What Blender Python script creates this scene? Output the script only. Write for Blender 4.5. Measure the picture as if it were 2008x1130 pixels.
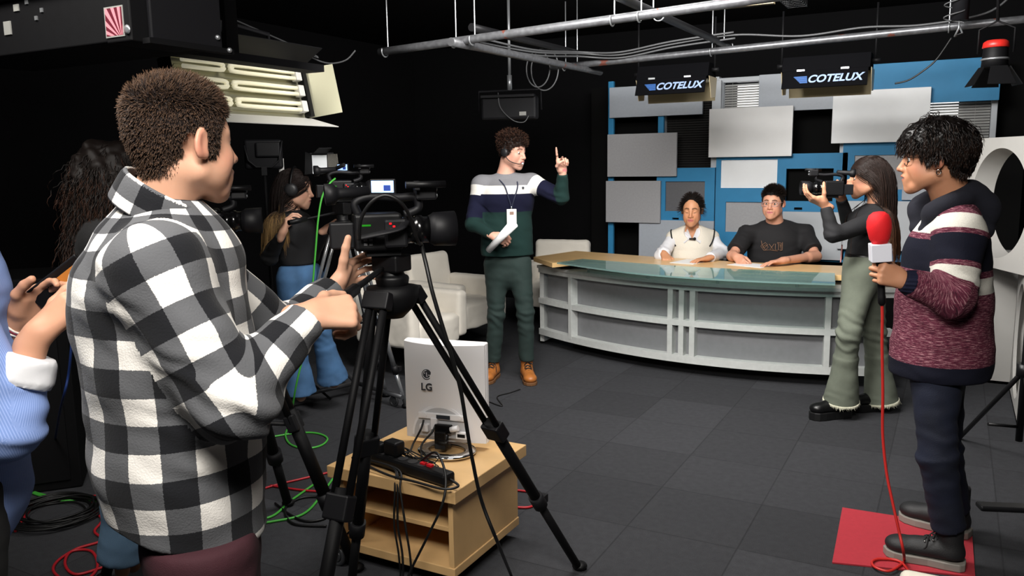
import bpy, bmesh, math, random
import numpy as np
from mathutils import Matrix, Vector, Euler
C = bpy.context.scene
for o in list(bpy.data.objects): bpy.data.objects.remove(o)
PI = math.pi
# ---------------------------------------------------------------- camera (room axes: +x along the set wall, +y towards it)
cam = bpy.data.cameras.new('camera'); cam.sensor_width = 36; cam.lens = 28.685; cam.clip_start = .05
co = bpy.data.objects.new('camera', cam); C.collection.objects.link(co); C.camera = co
co.matrix_world = (Matrix.Translation((0, 0, 1.63)) @ Matrix.Rotation(math.radians(28.5), 4, 'Z')
                   @ Matrix.Rotation(PI/2 - math.atan(247/1600), 4, 'X') @ Matrix.Rotation(math.radians(-.9), 4, 'Z'))
# ---------------------------------------------------------------- world and lights
w = bpy.data.worlds.new('world'); C.world = w; w.use_nodes = True
w.node_tree.nodes['Background'].inputs[0].default_value = (.8, .9, 1, 1)
w.node_tree.nodes['Background'].inputs[1].default_value = .012
C.view_settings.view_transform = 'Standard'; C.view_settings.look = 'None'
C.view_settings.exposure = 0; C.view_settings.gamma = 1; C.view_settings.use_curve_mapping = False
def area(name, loc, target, size, watts, col=(1, .96, .9), sy=None, spread=180):
    l = bpy.data.lights.new(name, 'AREA'); l.energy = watts; l.color = col
    l.shape = 'RECTANGLE'; l.size = size; l.size_y = sy or size; l.spread = math.radians(spread)
    o = bpy.data.objects.new(name, l); C.collection.objects.link(o); o.location = loc
    o.rotation_euler = (Vector(target) - Vector(loc)).to_track_quat('-Z', 'Y').to_euler()
    return o
area('ceiling_soft_light', (-1.5, 3.3, 2.93), (-1.4, 6.4, .7), 1.3, 215, (1, .97, .93), .9)
area('ceiling_soft_light', (-1.0, 4.4, 2.93), (-1.2, 8.0, 1.4), 1.6, 125, (1, .98, .95), .6)
area('ceiling_soft_light', (-.4, .3, 2.93), (-1.0, 2.4, .8), 1.2, 165, (1, .96, .9), .8)
area('ceiling_soft_light', (-2.3, .9, 2.93), (-1.9, 2.0, .8), .9, 45, (1, .96, .9), .6)

# ---------------------------------------------------------------- helpers: materials
def lin(h):
    h = h.lstrip('#'); v = [int(h[i:i+2], 16)/255 for i in (0, 2, 4)]
    return tuple(x/12.92 if x <= .04045 else ((x+.055)/1.055)**2.4 for x in v) + (1,)
MATS = {}
def mat(name, col, rough=.6, metal=0, spec=.5, bump=0, bscale=200, var=0, vscale=8, emit=0, trans=0, sheen=0, coat=0, alpha=1):
    if name in MATS: return MATS[name]
    m = bpy.data.materials.new(name); m.use_nodes = True; nt = m.node_tree; b = nt.nodes['Principled BSDF']
    c = lin(col) if isinstance(col, str) else col
    b.inputs['Base Color'].default_value = c; b.inputs['Roughness'].default_value = rough
    b.inputs['Metallic'].default_value = metal; b.inputs['Specular IOR Level'].default_value = spec
    b.inputs['Transmission Weight'].default_value = trans; b.inputs['Sheen Weight'].default_value = sheen
    b.inputs['Coat Weight'].default_value = coat; b.inputs['Alpha'].default_value = alpha
    if emit: b.inputs['Emission Color'].default_value = c; b.inputs['Emission Strength'].default_value = emit
    N, L = nt.nodes.new, nt.links.new
    tc = N('ShaderNodeTexCoord')
    if var:
        n = N('ShaderNodeTexNoise'); n.inputs['Scale'].default_value = vscale; n.inputs['Detail'].default_value = 6
        L(tc.outputs['Object'], n.inputs['Vector'])
        mr = N('ShaderNodeMapRange'); mr.inputs[1].default_value = .3; mr.inputs[2].default_value = .7
        mr.inputs[3].default_value = 1-var; mr.inputs[4].default_value = 1+var
        L(n.outputs['Fac'], mr.inputs[0])
        mx = N('ShaderNodeVectorMath'); mx.operation = 'SCALE'; mx.inputs[0].default_value = c[:3]
        L(mr.outputs[0], mx.inputs['Scale']); L(mx.outputs[0], b.inputs['Base Color'])
    if bump:
        n = N('ShaderNodeTexNoise'); n.inputs['Scale'].default_value = bscale; n.inputs['Detail'].default_value = 4
        L(tc.outputs['Object'], n.inputs['Vector'])
        bp = N('ShaderNodeBump'); bp.inputs['Strength'].default_value = bump; bp.inputs['Distance'].default_value = .004
        L(n.outputs['Fac'], bp.inputs['Height']); L(bp.outputs['Normal'], b.inputs['Normal'])
    MATS[name] = m; return m
class G:
    """small node-graph writer for the patterned materials"""
    def __init__(s, name, rough=.85, sheen=.0):
        s.m = bpy.data.materials.new(name); s.m.use_nodes = True; s.t = s.m.node_tree
        s.b = s.t.nodes['Principled BSDF']; s.b.inputs['Roughness'].default_value = rough
        s.b.inputs['Specular IOR Level'].default_value = .25; s.b.inputs['Sheen Weight'].default_value = sheen
        MATS[name] = s.m
    def put(s, sock, v):
        if hasattr(v, 'is_output'): s.t.links.new(v, sock)
        else: sock.default_value = v
    def n(s, typ, ins=None, out=0, **kw):
        n = s.t.nodes.new(typ)
        for k, v in kw.items(): setattr(n, k, v)
        for k, v in (ins or {}).items(): s.put(n.inputs[k], v)
        return n.outputs[out]
    def math(s, op, a, b=0., c=0.): return s.n('ShaderNodeMath', {0: a, 1: b, 2: c}, operation=op)
    def attr(s, name='fab'):
        a = s.n('ShaderNodeAttribute', out='Vector', attribute_name=name)
        x = s.t.nodes.new('ShaderNodeSeparateXYZ'); s.t.links.new(a, x.inputs[0]); return a, x.outputs[0], x.outputs[1], x.outputs[2]
    def obj(s): return s.n('ShaderNodeTexCoord', out='Object')
    def noise(s, vec, scale, detail=3, rough=.5): return s.n('ShaderNodeTexNoise', {'Vector': vec, 'Scale': scale, 'Detail': detail, 'Roughness': rough})
    def scale(s, vec, v): return s.n('ShaderNodeVectorMath', {0: vec, 1: v}, operation='MULTIPLY')
    def mix(s, f, a, b): return s.n('ShaderNodeMix', {0: f, 6: a, 7: b}, out=2, data_type='RGBA')
    def ramp(s, f, stops, interp='CONSTANT'):
        n = s.t.nodes.new('ShaderNodeValToRGB'); cr = n.color_ramp; cr.interpolation = interp
        while len(cr.elements) < len(stops): cr.elements.new(.5)
        for e, (p, c) in zip(cr.elements, stops): e.position = p; e.color = lin(c)
        s.put(n.inputs[0], f); return n.outputs[0]
    def bump(s, h, strength=.3, dist=.003): s.put(s.b.inputs['Normal'], s.n('ShaderNodeBump', {'Height': h, 'Strength': strength, 'Distance': dist}))
    def col(s, c): s.put(s.b.inputs['Base Color'], c)
# ---------------------------------------------------------------- helpers: objects
def setp(o, label=None, cat=None, group=None, kind=None):
    for k, v in (('label', label), ('category', cat), ('group', group), ('kind', kind)):
        if v: o[k] = v
    return o
def empty(name, loc, label=None, cat=None, group=None, rz=0, rot=None):
    o = bpy.data.objects.new(name, None); C.collection.objects.link(o); o.location = loc
    o.rotation_euler = rot or (0, 0, rz); o.empty_display_size = .1
    return setp(o, label, cat, group)
def link(name, me, mats, parent=None, world=True):
    o = bpy.data.objects.new(name, me); C.collection.objects.link(o)
    if not isinstance(mats, (list, tuple)): mats = [mats]
    for m in mats: me.materials.append(m)
    if parent is not None:
        o.parent = parent
        if world and parent.type == 'EMPTY': o.matrix_parent_inverse = parent.matrix_basis.inverted()
    return o
def pmesh(V, Fs, smooth=True, mi=None, fab=None):
    me = bpy.data.meshes.new('m')
    V = np.asarray(V, np.float32)
    if isinstance(Fs, np.ndarray):
        n, k = Fs.shape
        me.vertices.add(len(V)); me.vertices.foreach_set('co', V.ravel())
        me.loops.add(n*k); me.loops.foreach_set('vertex_index', Fs.astype(np.int32).ravel())
        me.polygons.add(n); me.polygons.foreach_set('loop_start', np.arange(0, n*k, k, dtype=np.int32))
        me.polygons.foreach_set('loop_total', np.full(n, k, np.int32))
        me.update(calc_edges=True); me.validate()
    else: me.from_pydata([tuple(v) for v in V], [], Fs); me.update()
    if mi is not None: me.polygons.foreach_set('material_index', np.asarray(mi, np.int32))
    me.polygons.foreach_set('use_smooth', np.full(len(me.polygons), smooth, bool))
    if fab is not None:
        a = me.attributes.new('fab', 'FLOAT_VECTOR', 'POINT'); a.data.foreach_set('vector', np.asarray(fab, np.float32).ravel())
    return me
def nrm(v): v = np.asarray(v, float); return v/(np.linalg.norm(v)+1e-12)
def frame(w, hint=(0, 0, 1)):
    w = nrm(w); h = np.asarray(hint, float)
    if abs(np.dot(w, nrm(h))) > .98: h = np.array((1., 0, 0)) if abs(w[0]) < .9 else np.array((0, 1., 0))
    x = nrm(np.cross(h, w)); return x, np.cross(w, x), w
def spl(pts, n=8, closed=False):
    P = np.asarray(pts, float); m = len(P); out = []
    for i in range(m if closed else m-1):
        if closed: a, b, c, d = P[(i-1) % m], P[i], P[(i+1) % m], P[(i+2) % m]
        else: a, b, c, d = P[max(i-1, 0)], P[i], P[i+1], P[min(i+2, m-1)]
        for t in np.arange(n)/n:
            out.append(.5*((2*b)+(c-a)*t+(2*a-5*b+4*c-d)*t*t+(3*b-a-3*c+d)*t**3))
    if not closed: out.append(P[-1])
    return np.array(out)
class MB:
    """collects shapes into one mesh"""
    def __init__(s): s.v = []; s.f = []; s.m = []; s.cur = 0; s.sm = []
    def _add(s, V, Fs, smooth=False):
        b = len(s.v); s.v += [tuple(map(float, v)) for v in V]
        for f in Fs: s.f.append([i+b for i in f]); s.m.append(s.cur); s.sm.append(smooth)
        return s
    def box(s, c, size, R=None, rz=0):
        c = np.asarray(c, float); h = np.asarray(size, float)/2
        if R is None: R = np.array(((math.cos(rz), -math.sin(rz), 0), (math.sin(rz), math.cos(rz), 0), (0, 0, 1)))
        R = np.asarray(R, float)
        V = [c+R@(h*np.array((x, y, z))) for x in (-1, 1) for y in (-1, 1) for z in (-1, 1)]
        return s._add(V, [(0, 1, 3, 2), (4, 6, 7, 5), (0, 4, 5, 1), (2, 3, 7, 6), (0, 2, 6, 4), (1, 5, 7, 3)])
    def lohi(s, lo, hi): lo, hi = np.array(lo, float), np.array(hi, float); return s.box((lo+hi)/2, hi-lo)
    def cyl(s, a, b, ra, rb=None, n=16, smooth=True):
        return s.tube([a, b], [ra, ra if rb is None else rb], n, smooth=smooth)
    def tube(s, path, r, n=8, closed=False, smooth=True, hint=(0, 0, 1), q=1.):
        P = np.asarray(path, float); m = len(P); r = np.broadcast_to(np.asarray(r, float), (m,))
        T = np.roll(P, -1, 0)-np.roll(P, 1, 0)
        if not closed: T[0] = P[1]-P[0]; T[-1] = P[-1]-P[-2]
        x, y, w = frame(T[0], hint); V = []
        for i in range(m):
            w = nrm(T[i]); x = nrm(x-w*np.dot(x, w)); y = np.cross(w, x)
            for k in range(n):
                a = 2*PI*k/n; V.append(P[i]+r[i]*(x*math.cos(a)+y*math.sin(a)*q))
        Fs = []
        for i in range(m if closed else m-1):
            j = (i+1) % m
            for k in range(n): Fs.append((i*n+k, i*n+(k+1) % n, j*n+(k+1) % n, j*n+k))
        s._add(V, Fs, smooth)
        if not closed:
            b = len(s.v)-m*n
            s.f += [[b+k for k in range(n)][::-1], [b+(m-1)*n+k for k in range(n)]]; s.m += [s.cur]*2; s.sm += [False]*2
        return s
    def lathe(s, prof, o=(0, 0, 0), axis=(0, 0, 1), n=24, smooth=True, caps=True):
        """prof: (radius, height) pairs along the axis"""
        x, y, w = frame(axis); o = np.asarray(o, float); V = []; m = len(prof)
        for r, h in prof:
            for k in range(n):
                a = 2*PI*k/n; V.append(o+w*h+r*(x*math.cos(a)+y*math.sin(a)))
        Fs = [(i*n+k, i*n+(k+1) % n, (i+1)*n+(k+1) % n, (i+1)*n+k) for i in range(m-1) for k in range(n)]
        s._add(V, Fs, smooth); b = len(s.v)-m*n
        if not caps: return s
        if prof[0][0] > 1e-6: s.f.append([b+k for k in range(n)][::-1]); s.m.append(s.cur); s.sm.append(False)
        if prof[-1][0] > 1e-6: s.f.append([b+(m-1)*n+k for k in range(n)]); s.m.append(s.cur); s.sm.append(False)
        return s
    def prism(s, pts, h, o=(0, 0, 0), X=(1, 0, 0), Y=(0, 1, 0), Z=None, smooth=False):
        """outline in the X/Y plane pushed h along Z"""
        X, Y = np.asarray(X, float), np.asarray(Y, float); Z = np.cross(X, Y) if Z is None else np.asarray(Z, float)
        o = np.asarray(o, float); n = len(pts)
        V = [o+X*p[0]+Y*p[1] for p in pts]+[o+X*p[0]+Y*p[1]+Z*h for p in pts]
        s._add(V, [(i, (i+1) % n, n+(i+1) % n, n+i) for i in range(n)], smooth)
        s._add(V[:n], [list(range(n))[::-1]]); s._add(V[n:], [list(range(n))]); return s
    def ball(s, c, r, n=16, R=None):
        c = np.asarray(c, float); r = np.broadcast_to(np.asarray(r, float), (3,)); V = []; m = n//2
        for i in range(m+1):
            t = PI*i/m
            for k in range(n):
                a = 2*PI*k/n; p = r*np.array((math.sin(t)*math.cos(a), math.sin(t)*math.sin(a), math.cos(t)))
                V.append(c+(np.asarray(R)@p if R is not None else p))
        return s._add(V, [(i*n+k, (i+1)*n+k, (i+1)*n+(k+1) % n, i*n+(k+1) % n) for i in range(m) for k in range(n)], True)
    def build(s, name, mats, parent=None, world=True, bevel=0, seg=2, label=None):
        me = bpy.data.meshes.new(name); me.from_pydata(s.v, [], s.f)
        me.polygons.foreach_set('material_index', s.m); me.polygons.foreach_set('use_smooth', s.sm); me.update()
        bm = bmesh.new(); bm.from_mesh(me); bmesh.ops.remove_doubles(bm, verts=bm.verts, dist=1e-6)
        bmesh.ops.recalc_face_normals(bm, faces=bm.faces); bm.to_mesh(me); bm.free()
        o = link(name, me, mats, parent, world)
        if bevel:
            b = o.modifiers.new('bevel', 'BEVEL'); b.width = bevel; b.segments = seg; b.limit_method = 'ANGLE'; b.angle_limit = .6
        if label: o['label'] = label
        return o
def text(name, s, size, origin, X, Y, m, parent=None, extrude=.001, shear=0, bold=0, align='LEFT', world=True):
    cu = bpy.data.curves.new('t', 'FONT'); cu.body = s; cu.size = size; cu.extrude = extrude; cu.shear = shear
    cu.offset = bold; cu.align_x = align; cu.align_y = 'CENTER'
    t = bpy.data.objects.new('t', cu); C.collection.objects.link(t)
    dg = bpy.context.evaluated_depsgraph_get(); me = bpy.data.meshes.new_from_object(t.evaluated_get(dg))
    bpy.data.objects.remove(t)
    X, Y = nrm(X), nrm(Y); M = Matrix.Identity(4)
    for i, c in enumerate((X, Y, np.cross(X, Y), np.asarray(origin, float))):
        for r in range(3): M[r][i] = c[r]
    me.transform(M); me.materials.clear(); return link(name, me, m, parent, world)
def clone(root, loc, rz=None, label=None, group=None):
    """a copy of a thing with copies of its parts and sub-parts"""
    r = root.copy(); C.collection.objects.link(r); r.location = loc
    if rz is not None: r.rotation_euler = (0, 0, rz)
    if label: r['label'] = label
    if group: r['group'] = group
    for ch in list(root.children):
        c = ch.copy(); C.collection.objects.link(c); c.parent = r
        for g in ch.children:
            d = g.copy(); C.collection.objects.link(d); d.parent = c
    return r
# ---------------------------------------------------------------- helpers: smoothly blended solids, meshed as one surface
class Solid:
    def __init__(s): s.p = []
    def _a(s, fn, lo, hi, k, op, bone): s.p.append((fn, lo, hi, k, op, bone)); return s
    def cone(s, a, b, ra, rb, k=.02, side=None, q=1., flat=False, op='u', bone=None):
        a, b = np.asarray(a, float), np.asarray(b, float); L = np.linalg.norm(b-a)+1e-9; w = (b-a)/L
        if side is None: x, y, w = frame(w)
        else: x = nrm(np.asarray(side)-w*np.dot(side, w)); y = np.cross(w, x)
        R = max(ra, rb)*max(1, q)
        def fn(p):
            d = p-a; t = d@w; u = np.clip(t/L, 0, 1); r = ra+(rb-ra)*u
            rx = (d@x)**2+((d@y)/q)**2
            if flat: return np.maximum((np.sqrt(rx)-r)*min(1, q), np.abs(t-L/2)-L/2)
            return (np.sqrt(rx+(t-u*L)**2)-r)*min(1, q)
        return s._a(fn, np.minimum(a, b)-R, np.maximum(a, b)+R, k, op, bone)
    def ell(s, c, r, R=None, k=.02, op='u', bone=None):
        c = np.asarray(c, float); r = np.broadcast_to(np.asarray(r, float), (3,)); R = np.eye(3) if R is None else np.asarray(R)
        def fn(p):
            d = (p-c)@R; k0 = np.linalg.norm(d/r, axis=-1); k1 = np.linalg.norm(d/(r*r), axis=-1)+1e-9
            return k0*(k0-1)/k1
        m = max(r); return s._a(fn, c-m, c+m, k, op, bone)
    def box(s, c, h, R=None, rd=.01, k=.02, op='u', bone=None):
        c = np.asarray(c, float); h = np.asarray(h, float)-rd; R = np.eye(3) if R is None else np.asarray(R)
        def fn(p):
            d = np.abs((p-c)@R)-h
            return np.linalg.norm(np.maximum(d, 0), axis=-1)+np.minimum(d.max(-1), 0)-rd
        m = np.linalg.norm(h+rd); return s._a(fn, c-m, c+m, k, op, bone)
    def cut(s, c, n, k=.01):
        """remove everything on the side n points to"""
        c, n = np.asarray(c, float), nrm(n)
        return s._a(lambda p: -((p-c)@n), None, None, k, 's', None)
    def at(s, P):
        f = np.full(len(P), 9.)
        for fn, lo, hi, k, op, b in s.p: f = s._mix(f, fn(P), k, op)
        return f
    @staticmethod
    def _mix(f, d, k, op):
        if op == 'u': h = np.clip(.5+.5*(f-d)/k, 0, 1); return f*(1-h)+d*h-k*h*(1-h)
        h = np.clip(.5-.5*(f+d)/k, 0, 1); return f*(1-h)-d*h+k*h*(1-h)
    def grad(s, P, e=.003):
        g = np.stack([s.at(P+np.eye(3)[i]*e)-s.at(P-np.eye(3)[i]*e) for i in range(3)], -1)
        return g/(np.linalg.norm(g, axis=-1, keepdims=True)+1e-9)
    def surf(s, h=.006):
        U = [p for p in s.p if p[4] == 'u']
        lo = np.min([p[1] for p in U], 0)-3*h; hi = np.max([p[2] for p in U], 0)+3*h
        n = np.ceil((hi-lo)/h).astype(int)+1; f = np.full(n, .5, np.float32)
        for fn, a, b, k, op, bone in s.p:
            if a is None: i0, i1 = np.zeros(3, int), n
            else:
                m = k+4*h; i0 = np.clip(np.floor((a-m-lo)/h).astype(int), 0, n); i1 = np.clip(np.ceil((b+m-lo)/h).astype(int)+1, 0, n)
            if (i1 <= i0).any(): continue
            ax = [lo[i]+h*np.arange(i0[i], i1[i]) for i in range(3)]
            P = np.stack(np.meshgrid(*ax, indexing='ij'), -1); sh = P.shape[:3]
            d = fn(P.reshape(-1, 3)).reshape(sh); sl = tuple(slice(i0[i], i1[i]) for i in range(3))
            f[sl] = s._mix(f[sl], d, k, op)
        I = f < 0
        c = np.zeros(n-1, np.int8); offs = [(x, y, z) for x in (0, 1) for y in (0, 1) for z in (0, 1)]
        for x, y, z in offs: c += I[x:n[0]-1+x, y:n[1]-1+y, z:n[2]-1+z]
        act = np.argwhere((c > 0) & (c < 8)); idx = np.full(n-1, -1, np.int32); idx[tuple(act.T)] = np.arange(len(act))
        v8 = {o: f[act[:, 0]+o[0], act[:, 1]+o[1], act[:, 2]+o[2]] for o in offs}
        acc = np.zeros((len(act), 3)); cnt = np.zeros(len(act))
        for o in offs:
            for ax_ in range(3):
                if o[ax_]: continue
                o2 = list(o); o2[ax_] = 1; a, b = v8[o], v8[tuple(o2)]; m = (a < 0) != (b < 0)
                t = np.where(m, a/np.where(m, a-b, 1), 0); p = np.tile(np.array(o, float), (len(act), 1)); p[:, ax_] = t
                acc[m] += p[m]; cnt[m] += 1
        V = lo+h*(act+acc/cnt[:, None]); Q = []
        for ax_ in range(3):
            b1, b2 = (ax_+1) % 3, (ax_+2) % 3
            s0 = [slice(None)]*3; s1 = [slice(None)]*3; s0[ax_] = slice(0, -1); s1[ax_] = slice(1, None)
            for inv in (0, 1):
                a, b = I[tuple(s0)], I[tuple(s1)]; e = np.argwhere((a & ~b) if not inv else (~a & b))
                e = e[(e[:, b1] > 0) & (e[:, b2] > 0) & (e[:, b1] < n[b1]-1) & (e[:, b2] < n[b2]-1)]
                q = []
                for d1, d2 in ((1, 1), (0, 1), (0, 0), (1, 0)):
                    k_ = e.copy(); k_[:, b1] -= d1; k_[:, b2] -= d2; q.append(idx[tuple(k_.T)])
                q = np.stack(q, -1); Q.append(q[:, ::-1] if inv else q)
        return V, np.concatenate(Q)
    def owner(s, V, only=None):
        """index of the blended shape each vertex lies on"""
        best = np.full(len(V), 9e9); who = np.full(len(V), -1)
        for i, (fn, a, b, k, op, bone) in enumerate(s.p):
            if op != 'u' or (only and not only(bone)): continue
            d = fn(V); m = d < best; best[m] = d[m]; who[m] = i
        return who
def normals(V, Q):
    n = np.cross(V[Q[:, 2]]-V[Q[:, 0]], V[Q[:, 3]]-V[Q[:, 1]]); o = np.zeros_like(V)
    for i in range(4): np.add.at(o, Q[:, i], n)
    return o/(np.linalg.norm(o, axis=1, keepdims=True)+1e-12)
def smooth_mesh(V, Q, it=2, f=.5):
    for _ in range(it):
        s = np.zeros_like(V); c = np.zeros(len(V))
        for i in range(4):
            for j in ((i+1) % 4, (i+3) % 4): np.add.at(s, Q[:, i], V[Q[:, j]]); np.add.at(c, Q[:, i], 1)
        V = V*(1-f)+f*s/np.maximum(c, 1)[:, None]
    return V
rng = np.random.default_rng(7)
def wob(P, sc, seed=0, oct=3):
    """cheap smooth noise in -1..1 from summed sines"""
    r = np.random.default_rng(seed); o = np.zeros(len(P)); a = 0
    for i in range(oct*4):
        k = sc*(1.7**(i//4)); d = r.normal(size=3); d /= np.linalg.norm(d); w_ = .6**(i//4)
        o += w_*np.sin(P@d*k+r.uniform(0, 6.28)+1.5*np.sin(P@np.roll(d, 1)*k*.7+r.uniform(0, 6.28))); a += w_
    return o/a*1.6

# ---------------------------------------------------------------- the setting
def carpet():
    g = G('carpet_tiles', .95); o = g.obj()
    s = g.n('ShaderNodeVectorMath', {0: o, 1: (1.214, -3.79, 0)}, operation='ADD')
    s = g.n('ShaderNodeVectorMath', {0: s, 1: (1/.49, 1/.5, 1)}, operation='MULTIPLY')
    fl = g.n('ShaderNodeVectorMath', {0: s}, operation='FLOOR'); fr = g.n('ShaderNodeVectorMath', {0: s}, operation='FRACTION')
    wn = g.n('ShaderNodeTexWhiteNoise', {'Vector': fl}, out='Value')
    x = g.t.nodes.new('ShaderNodeSeparateXYZ'); g.t.links.new(fr, x.inputs[0])
    ex = g.math('MINIMUM', x.outputs[0], g.math('SUBTRACT', 1., x.outputs[0])); ey = g.math('MINIMUM', x.outputs[1], g.math('SUBTRACT', 1., x.outputs[1]))
    seam = g.math('LESS_THAN', g.math('MINIMUM', ex, ey), .007)
    fine = g.noise(o, 330, 2); mid = g.noise(o, 30, 3)
    v = g.math('MULTIPLY_ADD', wn, .26, .72)
    v = g.math('MULTIPLY', v, g.math('MULTIPLY_ADD', fine, 1.5, .3)); v = g.math('MULTIPLY', v, g.math('MULTIPLY_ADD', mid, .5, .75))
    v = g.math('MULTIPLY', v, g.math('MULTIPLY_ADD', seam, -.32, 1.))
    c = g.n('ShaderNodeVectorMath', {0: (.043, .044, .049), 'Scale': v}, operation='SCALE'); g.col(c); g.bump(fine, .6, .004)
    return g.m
M_black = mat('black_wall', (.0035, .0035, .004, 1), .9, spec=.1, bump=.2, bscale=60)
M_ceil = mat('black_ceiling', (.006, .006, .007, 1), .9, spec=.1)
def struct(name, lo, hi, m): return setp(MB().lohi(lo, hi).build(name, m), kind='structure')
struct('floor', (-6, -2.2, -.1), (3.2, 8.7, 0), carpet())
struct('ceiling', (-6, -2.2, 3.0), (3.2, 8.7, 3.1), M_ceil)
struct('wall_back', (-6, 8.6, 0), (3.2, 8.7, 3.0), M_black)
struct('wall_left', (-6.1, -2.2, 0), (-6, 8.7, 3.0), M_black)
struct('wall_right', (3.2, -2.2, 0), (3.3, 8.7, 3.0), M_black)
struct('wall_front', (-6, -2.3, 0), (3.2, -2.2, 3.0), M_black)
# ---------------------------------------------------------------- glazed partition behind the set: frames, dark glass, blinds
M_alu = mat('grey_window_frame', '#b9bec4', .45, spec=.4)
M_slat = mat('blind_slat', '#a8a8a6', .35, spec=.6); M_dark = mat('dark_glass', (.004, .004, .005, 1), .15, spec=.5)
M_glow = mat('blind_glow_sheet', (1, .99, .97, 1), .3, emit=1.7)  # added glow that imitates the bright reflection on the blinds, no lit room behind
def window(nm, r, lit=None, yw=8.12, dark=False, posts=(1, 1, 1, 0)):
    """glazed panel with a frame and a venetian blind; lit: (x0, x1) of a glowing sheet added in place of light reflected on the slats"""
    x0, x1, z0, z1 = r
    f = MB(); t = .045
    if posts[0]: f.lohi((x0, yw-.03, z0), (x0+t, yw+.05, z1))
    if posts[1]: f.lohi((x1-t, yw-.03, z0), (x1, yw+.05, z1))
    if posts[2]: f.lohi((x0+t, yw-.03, z1-t), (x1-t, yw+.05, z1))
    if posts[3]: f.lohi((x0+t, yw-.03, z0), (x1-t, yw+.05, z0+t))
    w_ = setp(f.build(nm, M_alu, bevel=.004), kind='structure')
    p = MB().lohi((x0+t, yw+.10, z0), (x1-t, yw+.12, z1-t)); p.build('pane', M_dark, w_)
    if lit: MB().lohi((lit[0], yw+.07, lit[2]), (lit[1], yw+.09, lit[3])).build('glow_sheet', M_glow, w_, label='glowing sheet added behind the slats in place of their bright reflection')
    b = MB(); z = z0+.02
    while z < z1-t-.01:
        c = .014; a = .75
        b.box(((x0+x1)/2, yw+.03, z), (x1-x0-2*t-.01, .026, .0015), R=np.array(((1, 0, 0), (0, math.cos(a), -math.sin(a)), (0, math.sin(a), math.cos(a))))); z += .0235
    for q in (.25, .75): b.cyl((x0+(x1-x0)*q, yw+.028, z0), (x0+(x1-x0)*q, yw+.028, z1-t), .0015, n=5)
    b.build('venetian_blind', M_slat if not dark else mat('dark_blind_slat', '#2b2a29', .5), w_)
    return w_
window('window_1', (-2.66,-2.076,1.529,2.416), dark=True)
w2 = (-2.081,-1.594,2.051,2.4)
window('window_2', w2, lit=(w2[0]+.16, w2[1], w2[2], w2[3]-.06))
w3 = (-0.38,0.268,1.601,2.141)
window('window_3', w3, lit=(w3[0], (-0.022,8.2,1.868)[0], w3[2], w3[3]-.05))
# ---------------------------------------------------------------- set panels standing in front of it
M_blue = mat('blue_set_paint', '#2f7fae', .55, spec=.3, bump=.05, bscale=300, var=.04)
M_pgrey = mat('silver_grey_panel', '#a3a9b2', .5, metal=.0, spec=.5, var=.03, vscale=40)
M_plgrey = mat('pale_grey_panel', '#b7bbc0', .5, metal=.0, var=.02)
M_mgrey = mat('mid_grey_panel', '#9c9c9f', .5, metal=.0, var=.05, vscale=60)
M_dgrey = mat('dark_grey_inset', '#5c5c60', .5, var=.06, vscale=60)
M_white = mat('white_panel', '#e3e3e3', .5, var=.02); M_wht2 = mat('bright_white_panel', '#eceef0', .5, var=.02)
M_bkp = mat('black_standoff', '#0a0a0b', .7)
def panel(r, y, m, label, th=.03, group='flat rectangular panels of the set wall'):
    x0, x1, z0, z1 = r; o = MB().lohi((x0, y, z0), (x1, y+th, z1)).build('stage_flat', m, bevel=.002); px = x0+.25*(x1-x0); MB().lohi((px-.02, y+th, (z0+z1)/2-.02), (px+.02, 8.296, (z0+z1)/2+.02)).build('standoff', M_bkp, o)
    return setp(o, label, 'panel', group)
panel((-3.155,-2.198,2.059,2.361), 7.95, M_pgrey, 'silver grey panel at the top left corner of the set wall')
panel((-3.156,-2.43,1.466,1.892), 7.9, M_mgrey, 'grey panel second from the top at the left edge of the set wall')
panel((-3.172,-2.591,1.001,1.423), 7.9, M_mgrey, 'smaller grey panel lowest of the stack at the left edge of the set wall')
panel((-2.822,-2.057,0.625,1.03), 7.93, M_pgrey, 'pale blue-grey panel behind the woman in white')
panel((-2.105,-1.34,1.645,2.098), 7.86, M_white, 'large white panel in the middle of the set wall above the seated man')
panel((-1.669,-0.745,2.057,2.394), 7.95, M_pgrey, 'silver grey panel partly behind the right lettered hanging light')
panel((-1.005,-0.231,1.75,2.201), 7.86, M_wht2, 'large bright white panel right below the lettered light at the set wall')
panel((-0.756,0.268,2.072,2.422), 7.93, M_blue, 'long blue panel across the top right of the set wall')
panel((-1.407,-0.886,0.699,1.135), 7.9, M_plgrey, 'light grey panel behind the right shoulder of the seated man in black')
panel((-0.918,-0.211,0.808,1.241), 7.86, M_plgrey, 'pale grey panel behind the woman with the shoulder camera')
panel((-0.413,-0.089,1.249,1.647), 7.92, M_pgrey, 'pale blue-grey panel beside the face of the man with the microphone')
def blue_unit(label, outer, y, holes, rails=()):
    """a blue board with openings: built as strips round its rectangular openings"""
    x0, x1, z0, z1 = outer; m = MB(); th = .04
    xs = sorted({x0, x1, *[h[0] for h in holes], *[h[1] for h in holes]}); zs = sorted({z0, z1, *[h[2] for h in holes], *[h[3] for h in holes]})
    for a, b in zip(xs, xs[1:]):
        for c, d in zip(zs, zs[1:]):
            if not any(h[0] <= (a+b)/2 <= h[1] and h[2] <= (c+d)/2 <= h[3] for h in holes): m.lohi((a, y, c), (b, y+th, d))
    o = m.build('painted_flat', M_blue); MB().lohi((x0+.03, y+th, z0+.02), (x0+.07, 8.296, z0+.06)).build('standoff', M_bkp, o); setp(o, label, 'panel', 'blue boards of the set wall'); return o
def inset(o, r, y, m, nm='inset_panel', label=None): return MB().lohi((r[0], y, r[2]), (r[1], y+.015, r[3])).build(nm, m, o, label=label)
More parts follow.
